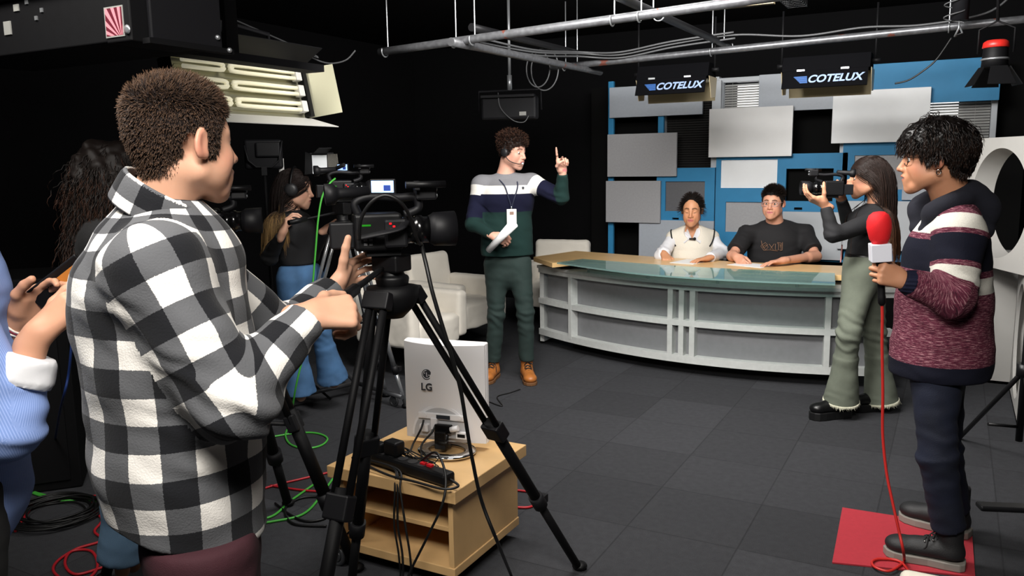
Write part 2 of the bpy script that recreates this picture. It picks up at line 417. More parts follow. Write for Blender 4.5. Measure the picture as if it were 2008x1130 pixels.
M_void = mat('black_recess', (.003, .003, .003, 1), .8, spec=.1)
h1, s1 = (-2.555,-2.158,1.121,1.415), (-2.481,-2.413,1.036,1.055)
b1 = blue_unit('blue board with a dark grey inset behind the woman in white', (-2.646,-2.062,0.622,1.547), 7.95, [h1, s1])
inset(b1, h1, 7.97, M_dgrey, label='dark grey inset'); inset(b1, s1, 7.985, M_void, 'slot')
h2, h3, h4, s2, s3 = (-2.005,-1.478,1.351,1.618), (-1.951,-1.549,0.928,1.218), (-1.397,-0.984,1.231,1.529), (-1.879,-1.824,0.841,0.859), (-1.316,-1.243,1.149,1.172)
b2 = blue_unit('wide blue board with white inset and black opening behind the seated man', (-2.051,-0.869,0.675,1.667), 7.95, [h2, h3, h4, s2, s3])
inset(b2, h2, 7.965, M_wht2, label='white inset'); inset(b2, h3, 7.97, M_mgrey, label='grey inset'); inset(b2, h4, 8.06, M_void, 'recess'); inset(b2, s2, 7.985, M_void, 'slot'); inset(b2, s3, 7.985, M_void, 'slot')
h5 = (-0.813,-0.398,1.339,1.641)
b3 = blue_unit('blue board with grey inset behind the head of the woman with the shoulder camera', (-0.912,-0.32,0.7,1.764), 7.95, [h5]); inset(b3, h5, 7.97, M_mgrey, label='grey inset')
def rail(r, y, m, label):
    o = MB().lohi((r[0], y, r[2]), (r[1], y+.04, r[3])).build('set_post', m, bevel=.003); MB().lohi((r[0]+.01, y+.04, r[2]+.02), (r[1]-.01, 8.296, r[2]+.05)).build('standoff', M_bkp, o); return setp(o, label, 'post', 'upright posts of the set wall')
rail((-3.183,-3.126,0.543,2.426), 7.99, M_blue, 'blue post at the far left edge of the set wall')
rail((-2.653,-2.595,1.47,2.321), 7.99, M_blue, 'blue post between the two left grey panels of the set wall')
rail((-2.119,-2.034,0.592,2.374), 8.0, M_alu, 'pale grey post beside the dark gap in the middle of the set wall')
rail((-0.948,-0.901,1.574,1.87), 8.0, M_alu, 'short grey post below the bright white panel of the set wall')
setp(MB().lohi((-3.5, 8.3, 0), (.5, 8.33, 2.4)).build('wall_partition', M_void), kind='structure')
# ---------------------------------------------------------------- news desk
def dcv(x): return 5.915+.171*(x+1.493)**2
M_dw = mat('white_desk_paint', '#c3c5c3', .5, var=.05, vscale=30, bump=.1, bscale=80); M_dg = mat('grey_desk_panel', '#7f8083', .5, metal=.1, var=.05, vscale=20)
M_mapl = mat('maple_veneer', '#dfb982', .35, var=.06, vscale=6, coat=.2)
desk = empty('news_desk', (-1.77, 6.4, 0), 'curved white and grey news desk with maple top and glass shelf', 'desk')
def band(y_in, y_out, z0, z1, x0=-3.22, x1=-.32, n=28):
    """curved strip following the desk front"""
    b = MB(); X = np.linspace(x0, x1, n); sec = []
    for x in X:
        s = 2*.171*(x+1.493); l = math.hypot(s, 1); nx, ny = s/l, -1/l
        yi, yo = dcv(x), dcv(x); a = (x-nx*y_in*0, 0)
        sec.append([(x+nx*y_out, yo+ny*y_out, z0), (x+nx*y_out, yo+ny*y_out, z1), (x-nx*y_in, yi-ny*y_in, z1), (x-nx*y_in, yi-ny*y_in, z0)])
    V = [p for s in sec for p in s]; Fs = []
    for i in range(n-1):
        for k in range(4): Fs.append((i*4+k, i*4+(k+1) % 4, (i+1)*4+(k+1) % 4, (i+1)*4+k))
    Fs += [(0, 1, 2, 3), tuple((n-1)*4+k for k in (3, 2, 1, 0))]
    return b._add(V, Fs)
for z0, z1 in ((.1, .155), (.385, .43), (.66, .70)): band(.09, 0, z0, z1).build('shelf_rail', M_dw, desk)
band(.12, -.07, .12, .68, -3.18, -.36).build('front_panel', M_dg, desk)
for x in (-2.805, -1.857, -1.768, -1.683, -.748):
    s = math.atan(2*.171*(x+1.493))
    MB().box((x, dcv(x)+.045, .4), (.042, .085, .55), rz=s).build('upright', M_dw, desk, bevel=.003)
band(.25, -.2, .0, .1, -3.0, -.5).build('plinth', mat('black_plinth', (.004, .004, .004, 1), .7), desk)
band(.3, .015, .70, .725).build('ledge', M_dw, desk)
# maple top: the front follows the desk, the left end is cut at an angle
tp = [(-2.9,6.045,0.8)[:2], (-3.245,6.381,0.8)[:2], (-3.097,6.965,0.8)[:2], (-2.237,6.762,0.8)[:2], (-1.473,6.67,0.8)[:2], (-0.761,6.702,0.8)[:2], (-.25, 6.85), (-.2, 6.15)]
tp += [(x, dcv(x)+.13) for x in np.linspace(-.6, -2.75, 14)]
MB().prism(tp, .04, (0, 0, .76), smooth=False).build('desk_top', M_mapl, desk, bevel=.003)
MB().lohi((-3.22, 6.45, .03), (-3.18, 6.9, .70)).build('end_panel', M_dw, desk)
MB().box((-2.98, 6.45, .742), (.3, .25, .035), rz=-.6).build('ledge_block', mat('black_plinth', '#000000'), desk)
def tinted_glass(name, tint, k):
    m = bpy.data.materials.new(name); m.use_nodes = True; nt = m.node_tree; nt.nodes.clear(); N, L = nt.nodes.new, nt.links.new
    o = N('ShaderNodeOutputMaterial'); t = N('ShaderNodeBsdfTransparent'); t.inputs[0].default_value = lin(tint); g = N('ShaderNodeBsdfGlossy'); g.inputs['Roughness'].default_value = .03; d = N('ShaderNodeBsdfDiffuse'); d.inputs[0].default_value = lin('#a5cec9')
    f = N('ShaderNodeFresnel'); f.inputs[0].default_value = 1.32; x = N('ShaderNodeMixShader'); y = N('ShaderNodeMixShader'); y.inputs[0].default_value = k
    L(t.outputs[0], y.inputs[1]); L(d.outputs[0], y.inputs[2]); L(f.outputs[0], x.inputs[0]); L(y.outputs[0], x.inputs[1]); L(g.outputs[0], x.inputs[2]); L(x.outputs[0], o.inputs[0]); return m
gl = tinted_glass('green_glass', '#d9eeea', .38)
gp = [p[:2] for p in spl([(-2.827,5.98,0.815), (-2.02,5.621,0.815), (-1.33,5.54,0.815), (-0.653,5.604,0.815)], 8)]+[p[:2] for p in spl([(-0.721,6.13,0.815), (-1.467,6.104,0.815), (-2.033,6.146,0.815), (-2.731,6.279,0.815)], 8)]
MB().prism(gp, .012, (0, 0, .804)).build('glass_shelf', gl, desk, label='green tinted glass shelf')
for x in (-2.62, -2.05, -1.5, -.95):
    MB().cyl((x, dcv(x)+.015, .722), (x, dcv(x)+.015, .804), .011).build('glass_stud', mat('chrome', '#d8d8d8', .12, metal=1), desk)
M_chrome = MATS['chrome']
def sheet(name, c, rz, sz, label, group=None):
    o = MB().box(c, (sz[0], sz[1], .002), rz=rz).build(name, mat('paper', '#efefef', .6)); return setp(o, label, 'paper', group)
sheet('paper_sheet', (-1.88, 6.52, .8015), -.2, (.21, .29), 'white paper sheet on the desk between the hands of the woman in white')
sheet('paper_sheet', (-1.38, 6.48, .8015), -.35, (.3, .21), 'white paper sheet on the desk under the hand of the man in the black shirt')
# ---------------------------------------------------------------- slip-covered armchairs
M_slip = mat('cream_slipcover', '#dcd6cb', .85, sheen=.2, bump=.25, bscale=25, var=.03)
def armchair():
    t = empty('armchair', (0, 0, 0)); # faces local +y
    def sol(nm, f, amp=.004, h=.011):
        V, Q = f.surf(h); N = normals(V, Q); V = V+N*(wob(V, 26, 3)*amp)[:, None]; return link(nm, pmesh(V, Q), M_slip, t, False)
    sol('seat', Solid().box((0, .02, .385), (.235, .29, .07), rd=.04).box((0, .30, .33), (.24, .02, .1), rd=.015, k=.03), .007)
    a = -.16; R = np.array(((1, 0, 0), (0, math.cos(a), -math.sin(a)), (0, math.sin(a), math.cos(a)))).T
    sol('backrest', Solid().box((0, -.31, .56), (.285, .065, .27), R=R, rd=.045))
    for s in (-1, 1):
        sol('arm', Solid().box((s*.285, .03, .44), (.055, .30, .185), rd=.035))
        for y in (-.22, .24): MB().cyl((s*.26, y, 0), (s*.26, y, .28), .014, .016).build('leg', mat('black_metal', '#0b0b0c', .4, metal=.4), t, False)
    return t
ch = armchair()
def chair_at(o, p, face, label):
    o.location = p; o.rotation_euler = (0, 0, math.atan2(face[1], face[0])-PI/2); setp(o, label, 'chair', 'white slip-covered armchairs')
f1, f4 = (0.993,-0.118,0), (0.243,-0.97,0)
chair_at(ch, (-3.76,5.207,0), f1, 'white slip-covered armchair nearest the tripod, left of its twin')
c2 = clone(ch, (0, 0, 0)); chair_at(c2, (-3.855,6.031,0), f1, 'white slip-covered armchair beside the leg of the man in the striped jumper')
c4 = clone(ch, (0, 0, 0)); chair_at(c4, (-3.47,7.333,0), f4, 'white slip-covered armchair behind the left end of the desk')
# ---------------------------------------------------------------- hollow set cubes with round openings
M_cube = mat('white_cube_paint', '#b9b7b3', .55, var=.04, vscale=5, bump=.05)
def holed_face(m, o, X, Y, N, s, r, th):
    """square board of side s with a round hole of radius r; o: centre, N outward"""
    n = 64; o = np.asarray(o, float); X, Y, N = map(lambda v: np.asarray(v, float), (X, Y, N)); V = []
    for k in range(n):
        a = 2*PI*k/n; c, q = math.cos(a), math.sin(a); e = s/2/max(abs(c), abs(q))
        for rad, d in ((r, 0), (e, 0), (e, -th), (r, -th)): V.append(o+X*c*rad+Y*q*rad+N*d)
    Fs = [(4*k+j, 4*((k+1) % n)+j, 4*((k+1) % n)+(j+1) % 4, 4*k+(j+1) % 4) for k in range(n) for j in range(4)]
    m._add(V, Fs)
def cube(name, c, rz, s, holes, label, depth=None):
    t = empty(name, c, label, 'set cube', 'hollow white set cubes', rz); d = depth or s
    for nm, N in (('side_panel', (-1, 0, 0)), ('side_panel', (1, 0, 0)), ('side_panel', (0, -1, 0)), ('side_panel', (0, 1, 0)), ('top_panel', (0, 0, 1)), ('bottom_panel', (0, 0, -1))):
        N = np.array(N, float); X = np.array((0, 1., 0)) if abs(N[0]) else np.array((1., 0, 0)); Y = np.cross(N, X); m = MB()
        o = N*s/2+np.array((0, 0, s/2))
        if tuple(N.astype(int)) in holes: holed_face(m, o, X, Y, N, s, holes[tuple(N.astype(int))], .02)
        else: m.box(o-N*.01, [abs(N[i])*.02+(1-abs(N[i]))*s for i in range(3)])
        m.build(nm, M_cube, t, False)
    return t
cube('set_cube', (.63, 7.1, 0), 0, .88, {}, 'plain white set cube on the floor furthest back at the right')
cube('set_cube', (.85, 6.06, 0), 0, .88, {(-1, 0, 0): .37}, 'white set cube with an oval-looking opening on the floor at the right edge')
uc = empty('set_cube', (.316, 6.316, .881), 'thick white set block with a large round opening stacked on the white cubes', 'set cube', 'hollow white set cubes', math.radians(24.7))
for x, N in ((-.075, -1), (.075, 1)):
    m = MB(); holed_face(m, (x, 0, .43), (0, 1, 0), (0, 0, N), (N, 0, 0), .86, .36, .012); m.build('holed_side', M_cube, uc, False)
MB().lathe([(.36, -.07), (.36, .07)], (0, 0, .43), (1, 0, 0), 72, caps=False).build('opening_sleeve', M_cube, uc, False)
for lo, hi in (((-.065, -.43, .85), (.065, .43, .86)), ((-.065, -.43, 0), (.065, .43, .01)), ((-.065, -.43, .01), (.065, -.42, .85)), ((-.065, .42, .01), (.065, .43, .85))): MB().lohi(lo, hi).build('edge_board', M_cube, uc, False)

# ---------------------------------------------------------------- red mat, table corner
mt = MB().prism([(-0.38,3.91,0), (-0.352,3.331,0), (0.155,3.458,0), (0.149,3.933,0)], .006, (0, 0, .001)); o = mt.build('floor_mat', mat('red_felt', '#a82a36', .9, bump=.3, bscale=300, var=.05, vscale=60)); setp(o, 'red felt mat on the carpet under the boots of the man with the microphone', 'mat')
tb = empty('side_table', (.25, 1.75, 0), 'cream table with a rounded corner in the nearest right foreground', 'table')
m = Solid().box((.27, 1.62, .70), (.33, .30, .02), rd=.018); V, Q = m.surf(.006)
link('tabletop', pmesh(V, Q), mat('cream_laminate', '#e9e3d4', .4), tb)
MB().cyl((.27, 1.62, .02), (.27, 1.62, .69), .03).build('column', M_chrome, tb); MB().cyl((.27, 1.62, 0), (.27, 1.62, .02), .2, .19, n=32).build('base', M_chrome, tb)

# ---------------------------------------------------------------- maple trolley with the monitor
cart = empty('media_cart', (-1.87, 2.7, 0), 'low maple trolley with open shelves carrying the white monitor', 'trolley')
x0, x1, y0, y1 = -2.15, -1.6, 2.45, 2.97
M_mp2 = mat('maple_board', '#cba572', .45, var=.08, vscale=7, bump=.05, bscale=40, coat=.1)
MB().lohi((x0-.03, y0-.035, .375), (x1+.035, y1+.02, .425)).build('top_board', M_mp2, cart, bevel=.003)
MB().lohi((x1-.022, y0, .07), (x1, y1, .375)).build('side_panel', M_mp2, cart, bevel=.002)
MB().lohi((x0, y0, .07), (x0+.022, y1, .375)).build('side_panel', M_mp2, cart, bevel=.002)
MB().lohi((x0+.022, y1-.02, .1), (x1-.022, y1, .375)).build('back_panel', M_mp2, cart)
MB().lohi((x0+.022, y0+.03, .225), (x1-.022, y1-.02, .245)).build('shelf', M_mp2, cart, bevel=.002)
MB().lohi((x0-.005, y0-.005, .062), (x1+.005, y1, .098)).build('bottom_board', M_mp2, cart, bevel=.003)
for x, y in ((x0+.07, y0+.07), (x1-.07, y0+.07), (x0+.07, y1-.07), (x1-.07, y1-.07)):
    MB().cyl((x-.012, y, .028), (x+.012, y, .028), .028).lohi((x-.02, y-.02, .045), (x+.02, y+.02, .062)).build('caster', mat('black_plastic', '#08080a', .5, spec=.3), cart)
M_bp = MATS['black_plastic']
MB().lohi((x0+.04, y0+.05, .03), (x1-.04, y1-.05, .062)).build('plinth', mat('black_plinth', '#000'), cart)
# monitor: local x along its width, local y out of its back towards the camera
mon = empty('computer_monitor', (-1.905, 2.80, .425), 'white flat monitor seen from behind on a chrome ring stand', 'monitor')
mx = nrm((0.987,0.164,0)); my = nrm(np.cross(mx, (0, 0, 1))); mz = np.array((0, 0, 1.))
mo = np.array((-1.862,2.824,0.693)); mo[2] = .672
def ml(x, y, z): return mo+mx*x+my*y+mz*z
M_mw = mat('white_monitor_plastic', '#f3f1f2', .4); M_mg = mat('pale_grey_plastic', '#c2c1c2', .5)
W_, H_ = .184, .214
sec = []; n = 24
for i in range(n+1):      # back shell: top edge bows outwards towards the back
    x = -W_+2*W_*i/n; b = .05*(1-(x/W_)**2)
    for y, z in ((0, -H_), (.012+b*.35, -H_), (.012+b*1.1, H_*.2), (.012+b, H_-.004), (0, H_)): sec.append(ml(x, y, z))
Fs = [(i*5+k, i*5+(k+1) % 5, (i+1)*5+(k+1) % 5, (i+1)*5+k) for i in range(n) for k in range(5)]+[(0, 1, 2, 3, 4), tuple(n*5+k for k in (4, 3, 2, 1, 0))]
sh = MB()._add(sec, Fs, True).build('back_shell', M_mw, mon); e = sh.modifiers.new('edge', 'EDGE_SPLIT'); e.split_angle = .6
MB().box(ml(0, -.014, 0), (2*W_+.006, .028, 2*H_+.006), R=np.stack((mx, my, mz), -1)).build('bezel', M_mw, mon, bevel=.006)
MB().box(ml(0, -.029, .01), (2*W_-.03, .003, 2*H_-.05), R=np.stack((mx, my, mz), -1)).build('screen', M_dark, mon)
def arch(r0, z0, sx=1., n=28): return [(r0*sx*math.cos(PI*k/n), z0+r0*math.sin(PI*k/n)) for k in range(n+1)]
R_m = np.stack((mx, my, mz), -1)
a1 = MB().prism(arch(.14, -.19, .97), .004, ml(-.005, .046, 0), mx, mz, my).build('port_cover', M_mw, mon, bevel=.002)
MB().prism(arch(.128, -.19, .97), .003, ml(-.005, .0495, 0), mx, mz, my).build('port_recess', M_mg, mon)
MB().box(ml(0, .056, -.098), (.21, .012, .026), R=R_m).build('port_ledge', M_mw, mon, bevel=.003)
MB().box(ml(.012, .063, -.098), (.062, .004, .016), R=R_m).build('port_strip', mat('slate_label', '#2c3138', .4), mon)
for dx in (-.075, .085): MB().cyl(ml(dx, .06, -.095), ml(dx, .068, -.095), .011).cyl(ml(dx, .068, -.095), ml(dx, .069, -.095), .006).build('screw_boss', M_mw, mon)
for c, sz in (((-.075, .058, -.15), (.04, .03, .032)), ((-.03, .058, -.13), (.03, .02, .05)), ((.095, .06, -.17), (.05, .02, .03))): MB().box(ml(*c), sz, R=R_m).build('socket', M_mw, mon, bevel=.003)
MB().box(ml(.095, .0705, -.17), (.034, .002, .014), R=R_m).build('socket_port', M_bp, mon)
MB().box(ml(.015, .068, -.145), (.075, .02, .035), R=R_m).box(ml(.01, .085, -.19), (.05, .03, .075), R=R_m).build('hinge_bracket', mat('black_metal', '#0b0b0c'), mon, bevel=.003)
MB().cyl(ml(.05, .075, -.145), ml(.085, .075, -.135), .012).build('hinge_cap', M_mw, mon)
ring = MB(); rc = ml(.03, .075, 0); rc[2] = .437
ring.tube([rc+np.array((math.cos(a)*.105, math.sin(a)*.085, 0)) for a in np.linspace(0, 2*PI, 48, endpoint=False)], .026, 10, closed=True, q=.42)
ring.build('stand_ring', M_chrome, mon, label='chrome ring base')
MB().tube([ml(.015, .085, -.165), ml(.015, .095, -.2), rc+np.array((-.03, .03, .006))], [.03, .03, .034], 10, q=.4).build('stand_neck', MATS['black_metal'], mon)
M_ink = mat('dark_grey_print', '#3a3b3f', .5)
def sy(x, z): b = .05*(1-(x/W_)**2); t = (z-H_*.2)/(H_*.8-.004); return .012+b*(1.1-.1*t)+.0012
lg = ml(-.058, sy(-.058, .045), .040); text('maker_lettering', 'LG', .043, ml(-.058, sy(-.04, .04)+.001, .028), mx, mz, M_ink, mon, .0006, 0, .0012, 'CENTER')
d = MB(); dc = (-.058, .082)
d.prism([(dc[0]+.0225*math.cos(a), dc[1]+.0225*math.sin(a)) for a in np.linspace(0, 2*PI, 40, endpoint=False)], .0015, ml(0, sy(dc[0], dc[1])+.0, 0), mx, mz, my)
d.build('round_emblem', M_ink, mon)
e = MB(); oo = ml(0, sy(dc[0], dc[1])+.0016, 0)
def arcpts(r, a0, a1, n=24): return [oo+mx*(dc[0]+r*math.cos(a))+mz*(dc[1]+r*math.sin(a)) for a in np.linspace(a0, a1, n)]
e.tube(arcpts(.0175, PI*.5, PI*1.95), .0013, 6); e.tube([oo+mx*(dc[0]+.0175)+mz*(dc[1]-.002), oo+mx*(dc[0]+.006)+mz*(dc[1]-.002)], .0013, 6)
e.tube([oo+mx*dc[0]+mz*(dc[1]+.009), oo+mx*dc[0]+mz*(dc[1]-.009), oo+mx*(dc[0]+.006)+mz*(dc[1]-.009)], .0013, 6); e.ball(oo+mx*(dc[0]-.009)+mz*(dc[1]+.006), .0025, 8)
e.build('emblem_line', M_mw, mon)
# power strip, adapter, plugs, cables on the trolley
ps = empty('power_strip', (-1.9, 2.53, .425), 'black power strip with red switches lying along the front edge of the trolley', 'power strip')
px_ = nrm(np.array((-1.624,2.459,0.46))-np.array((-2.027,2.535,0.46))); pc = (np.array((-1.612,2.448,0.46))+np.array((-2.053,2.536,0.46)))/2; pc[2] = .455
py_ = np.cross((0, 0, 1), px_); R_p = np.stack((px_, py_, mz), -1)
MB().box(pc, (.46, .062, .05), R=R_p).build('body', M_bp, ps, bevel=.012)
for k in range(6): MB().cyl(pc+px_*(-.19+.055*k)+mz*.0255, pc+px_*(-.19+.055*k)+mz*.0265, .021).build('outlet', mat('grey_black_plastic', '#1c1c1e', .5), ps)
for k in (0, 1): MB().box(pc+px_*(.085+.035*k)+mz*.028+py_*.005, (.026, .018, .012), R=R_p).build('switch', mat('red_switch', '#b3121c', .35), ps, bevel=.002)
ad = empty('power_adapter', tuple(pc+px_*-.1+py_*.05), 'black power adapter plugged into the strip on the trolley', 'adapter')
MB().box(pc+px_*-.085+mz*.055+py_*.01, (.075, .055, .06), R=R_p).build('body', M_bp, ad, bevel=.01)
ad2 = empty('power_plug', tuple(pc+px_*-.15), 'small black plug left of the adapter in the strip on the trolley', 'plug')
MB().box(pc+px_*-.155+mz*.045+py_*.0, (.045, .04, .04), R=R_p).build('body', M_bp, ad2, bevel=.008)
setp(MB().box(pc+px_*-.17+py_*.075+mz*-.012, (.03, .02, .025), R=R_p).build('cable_tag', mat('yellow_plastic', '#d9a400', .5)), 'small yellow plug beside the black adapter on the trolley', 'plug')
M_cab = mat('black_cable', '#0a0a0b', .5)
def cable(name, pts, r, m, label, group=None, n=8, cat='cable'):
    o = MB().tube(spl(pts, n), r, 7).build(name, m); return setp(o, label, cat, group)
def pp(x, y, z): return pc+px_*x+py_*y+mz*z
gC = 'black cables hanging from the trolley'
cable('power_cable', [pp(.23, 0, 0), pp(.28, -.01, -.01), pp(.25, -.06, -.012), pp(.1, -.07, -.015), pp(-.05, -.075, -.02), pp(-.25, -.07, .0)], .005, M_cab, 'black cable looping round the front of the power strip', gC)
for k, (a, b, c) in enumerate((((-.02, -.05), (.02, -.075), (.03, -.09)), ((.0, -.05), (.045, -.085), (.085, -.10)), ((-.03, -.05), (.01, -.08), (.02, -.10)))):
    e_ = pp(c[0]+.02, c[1]-.01, -.4); e_[2] = .012
    cable('hanging_cable', [pp(-.2-.02*k, -.045, -.005), pp(a[0], a[1], .0), pp(b[0], b[1], -.06), pp(c[0], c[1], -.2), pp(c[0]+.02, c[1], -.33), e_, e_+np.array((.06, -.15-.05*k, 0))], .0045-.0005*(k == 2), M_cab,
          'black cable hanging over the front of the trolley, %s of the three' % ('leftmost', 'rightmost', 'middle')[k], gC)
cable('power_cable', [pp(.06, .02, .03), pp(.16, .0, .09), pp(.235, -.03, .03), pp(.26, -.075, -.06), pp(.2, -.1, -.2), pp(.13, -.12, -.34), pp(.1, -.15, -.44)], .005, M_cab, 'thick black cable arching over the corner of the trolley', gC)
cable('hanging_cable', [pp(-.2, .0, .03), pp(-.19, -.06, .02), pp(-.165, -.09, -.12), pp(-.2, -.1, -.25), pp(-.3, -.12, -.36)], .004, M_cab, 'thin black cable hanging over the left part of the trolley', gC)
cable('monitor_cable', [ml(-.075, .07, -.115), ml(-.08, .09, -.15), ml(-.10, .12, -.2), pp(-.05, .05, .03), pp(-.12, .02, .03)], .0045, M_cab, 'black cable from the monitor port to the power strip')
cable('monitor_cable', [ml(-.02, .07, -.13), ml(-.03, .09, -.16), ml(-.06, .13, -.205), pp(.0, .07, -.01), pp(-.1, .06, .0)], .0045, M_cab, 'black video cable from the middle of the monitor port cover')
r_ = np.random.default_rng(3); tg = MB()
for k in range(9):
    P_ = [pp(r_.uniform(-.16, .1), r_.uniform(.035, .1), r_.uniform(-.02, .045)) for _ in range(5)]; tg.tube(spl(P_, 6), .0022, 5)
setp(tg.build('cable_tangle', M_cab), 'tangle of thin black leads between monitor and power strip', 'cables', kind='stuff')
cable('video_cable', [(-1.321,1.9,1.403), (-1.288,1.873,1.35), (-1.261,1.864,1.266), (-1.238,1.899,1.116), (-1.234,1.947,0.985), (-1.242,1.988,0.864), (-1.26,2.047,0.73), (-1.267,2.111,0.563), (-1.242,2.17,0.396), (-1.467,2.659,0), (-1.298,2.453,0)], .006, M_cab, 'black cable dropping from the near camcorder past the monitor')

# ---------------------------------------------------------------- overhead pipe grid
def pipe_mat():
    g = G('scuffed_pipe', .38); o = g.obj(); n1 = g.noise(o, 7, 4); n2 = g.noise(o, 35, 4)
    f = g.math('GREATER_THAN', n1, .68); base = g.ramp(n2, [(0, '#4a4a4c'), (.5, '#66676a'), (1, '#84868a')], 'LINEAR')
    g.col(g.mix(f, base, lin('#7c4a40'))); g.b.inputs['Metallic'].default_value = .55; g.b.inputs['Specular IOR Level'].default_value = .5; return g.m
M_pipe = pipe_mat(); M_dpipe = mat('dark_painted_pipe', '#1f1f21', .45, metal=.4); M_hook = mat('zinc_hook', '#a4a7aa', .35, metal=.7)
M_bmet = mat('black_enamel', '#09090b', .6, spec=.2); M_bm2 = mat('charcoal_enamel', '#121215', .6, spec=.2)
def pipe(a, b, label, r=.0245, m=None, group='scaffold pipes under the ceiling'):
    return setp(MB().tube(np.linspace(a, b, 9), r, 16).build('scaffold_pipe', m or M_pipe), label, 'pipe', group)
p1a, p1b, p2a, p2b = (-3.2, 4.22, 2.318), (-.75, 4.22, 2.402), (-2.9, 6.06, 2.37), (.6, 6.06, 2.452)
pipe(p1a, p1b, 'rust-patched pipe crossing the top of the room nearest the camera')
pipe(p2a, p2b, 'long grey pipe in front of the set wall carrying the two lettered lights')
xa, xb = -2.60, -1.58
pipe((xa, 4.1, 2.318), (xa, 6.35, 2.34), 'short pipe linking the two long pipes at their left ends')
pipe((xa-.1, 4.5, 2.46), (xa-.1, 6.1, 2.475), 'dark pipe lying over the left linking pipe', m=M_dpipe)
pipe((xb, 3.4, 2.455), (xb, 6.6, 2.475), 'dark grey pipe crossing over both long pipes near the middle', .024, M_dpipe)
def hook(p, axis, label, h=.5):
    """J-shaped hanger rod clasping a pipe"""
    p = np.asarray(p, float); a = nrm(axis); s = nrm(np.cross(a, (0, 0, 1))); R_ = .033
    arc = [p+s*R_*math.cos(t)+np.array((0, 0, R_*math.sin(t))) for t in np.linspace(PI*.15, -PI*1.0, 14)]
    pts = arc+[arc[-1]+np.array((0, 0, z)) for z in (.05, .2, h)]
    setp(MB().tube(pts, .0045, 7).build('hanger_hook', M_hook), label, 'hook', 'bent rod hangers on the pipes')
z1, z2 = lambda x: 2.318+(x+3.2)*.0343, lambda x: 2.37+(x+2.9)*.0234
for x, lab in ((-3.16, 'rod hanger at the far left end of the front pipe'), (-2.66, 'rod hanger left of where the left linking pipe starts'), (-2.53, 'rod hanger right where the left linking pipe starts'), (-1.66, 'rod hanger left of the crossing dark pipe on the front pipe'), (-1.51, 'rod hanger just beside the crossing dark pipe on the front pipe')):
    hook((x, 4.22, z1(x)), (1, 0, 0), lab)
for x, lab in ((-2.79, 'rod hanger at the left end of the rear pipe'), (-2.69, 'second rod hanger from the left end of the rear pipe'), (-1.62, 'rod hanger on the rear pipe left of the crossing dark pipe'), (-.10, 'white rod hanger on the rear pipe near the red lamp')):
    hook((x, 6.06, z2(x)), (1, 0, 0), lab)
hook((xb, 4.75, 2.462), (0, 1, 0), 'rod hanger on the crossing dark pipe'); hook((xb, 6.4, 2.475), (0, 1, 0), 'rod hanger at the far end of the crossing dark pipe')
M_gcab = mat('grey_cable', '#4a4b4d', .5)
for k, (dz, dy, lab) in enumerate(((0, 0, 'uppermost grey cable sagging along the rear pipe'), (-.02, .02, 'middle grey cable sagging along the rear pipe'), (.015, -.03, 'lowest grey cable sagging along the rear pipe'))):
    cable('overhead_cable', [(-2.66+.02*k, 4.4, 2.37+dz), (-2.63, 5.2, 2.38+dz), (-2.58-.02*k, 5.9, 2.44+dz), (-2.3, 6.0+dy, 2.42+dz), (-1.9, 6.03+dy, 2.47+dz), (-1.45, 6.05+dy, 2.50+dz)] + ([] if k else [(-1.0, 6.05, 2.455), (-.6, 6.04, 2.475), (-.25, 6.04, 2.46), (.1, 6.05, 2.5), (.25, 6.1, 2.62)]), .007, M_gcab, lab, 'cables along the rear pipe')
for k, c in enumerate(((0, 0), (.03, .05))):
    cc = np.array((-2.767,5.552,2.308)); r = .12+.02*k
    cable('cable_loop', [cc+np.array((math.cos(t)*r*.8+c[0], c[1], math.sin(t)*r*1.1)) for t in np.linspace(1.2, 7.2, 14)], .005, M_gcab, ('thin cable loop dangling at the left end of the rear pipe', 'wider cable loop dangling at the left end of the rear pipe')[k], 'dangling cable loops', 4)
cable('wall_cable', [(-0.401,6.155,2.11), (-0.324,6.14,2.124), (-0.25,6.123,2.167), (-0.164,6.112,2.241), (-0.081,6.078,2.371)], .006, M_cab, 'black cable swinging down from the rear pipe to the right lettered light')
cable('loose_cable', [(-5.06, 3.6, 3.0), (-3.605,3.96,2.34), (-3.579,3.974,2.309), (-3.498,4.018,2.262), (-3.429,4.055,2.251), (-3.359,4.093,2.272), (-3.31,4.12,2.326)], .005, M_gcab, 'pale loose cable end curling in the dark upper left')
# wire trays hanging from the ceiling
def tray(a, b, label):
    a, b = np.asarray(a, float), np.asarray(b, float); t = empty('wire_tray', tuple((a+b)/2), label, 'cable tray', 'wire cable trays under the ceiling'); d = b-a; L = np.linalg.norm(d); w_ = d/L; s = np.array((w_[1], -w_[0], 0)); m = MB()
    for o, z in ((-.06, .0), (.06, .0), (-.06, .06), (.06, .06), (0, 0)): m.cyl(a+s*o+(0, 0, z), b+s*o+(0, 0, z), .0025, n=5)
    for i in range(int(L/.06)+1):
        p = a+w_*i*.06; m.tube([p+s*-.06+(0, 0, .07), p+s*-.06, p+s*.06, p+s*.06+(0, 0, .07)], .0022, 5)
    m.build('wire_mesh', M_dpipe, t)
    for q in (.25, .75): MB().cyl(a+d*q, a+d*q+(0, 0, 3-a[2]), .004, n=6).build('hanger_rod', M_hook, t)
tray((-1.0, 3.6, 2.62), (-1.0, 5.9, 2.62), 'wire cable tray left of its neighbour in the dark under the ceiling')
tray((-.72, 3.3, 2.62), (-.72, 5.6, 2.62), 'wire cable tray right of its neighbour in the dark under the ceiling')
st = MB().box((-1.151,4.609,2.445), (.5, .04, .02)); setp(st.build('wooden_batten', mat('worn_wood', '#6f6248', .7)), 'thin wooden batten hanging beside the front pipe', 'batten')
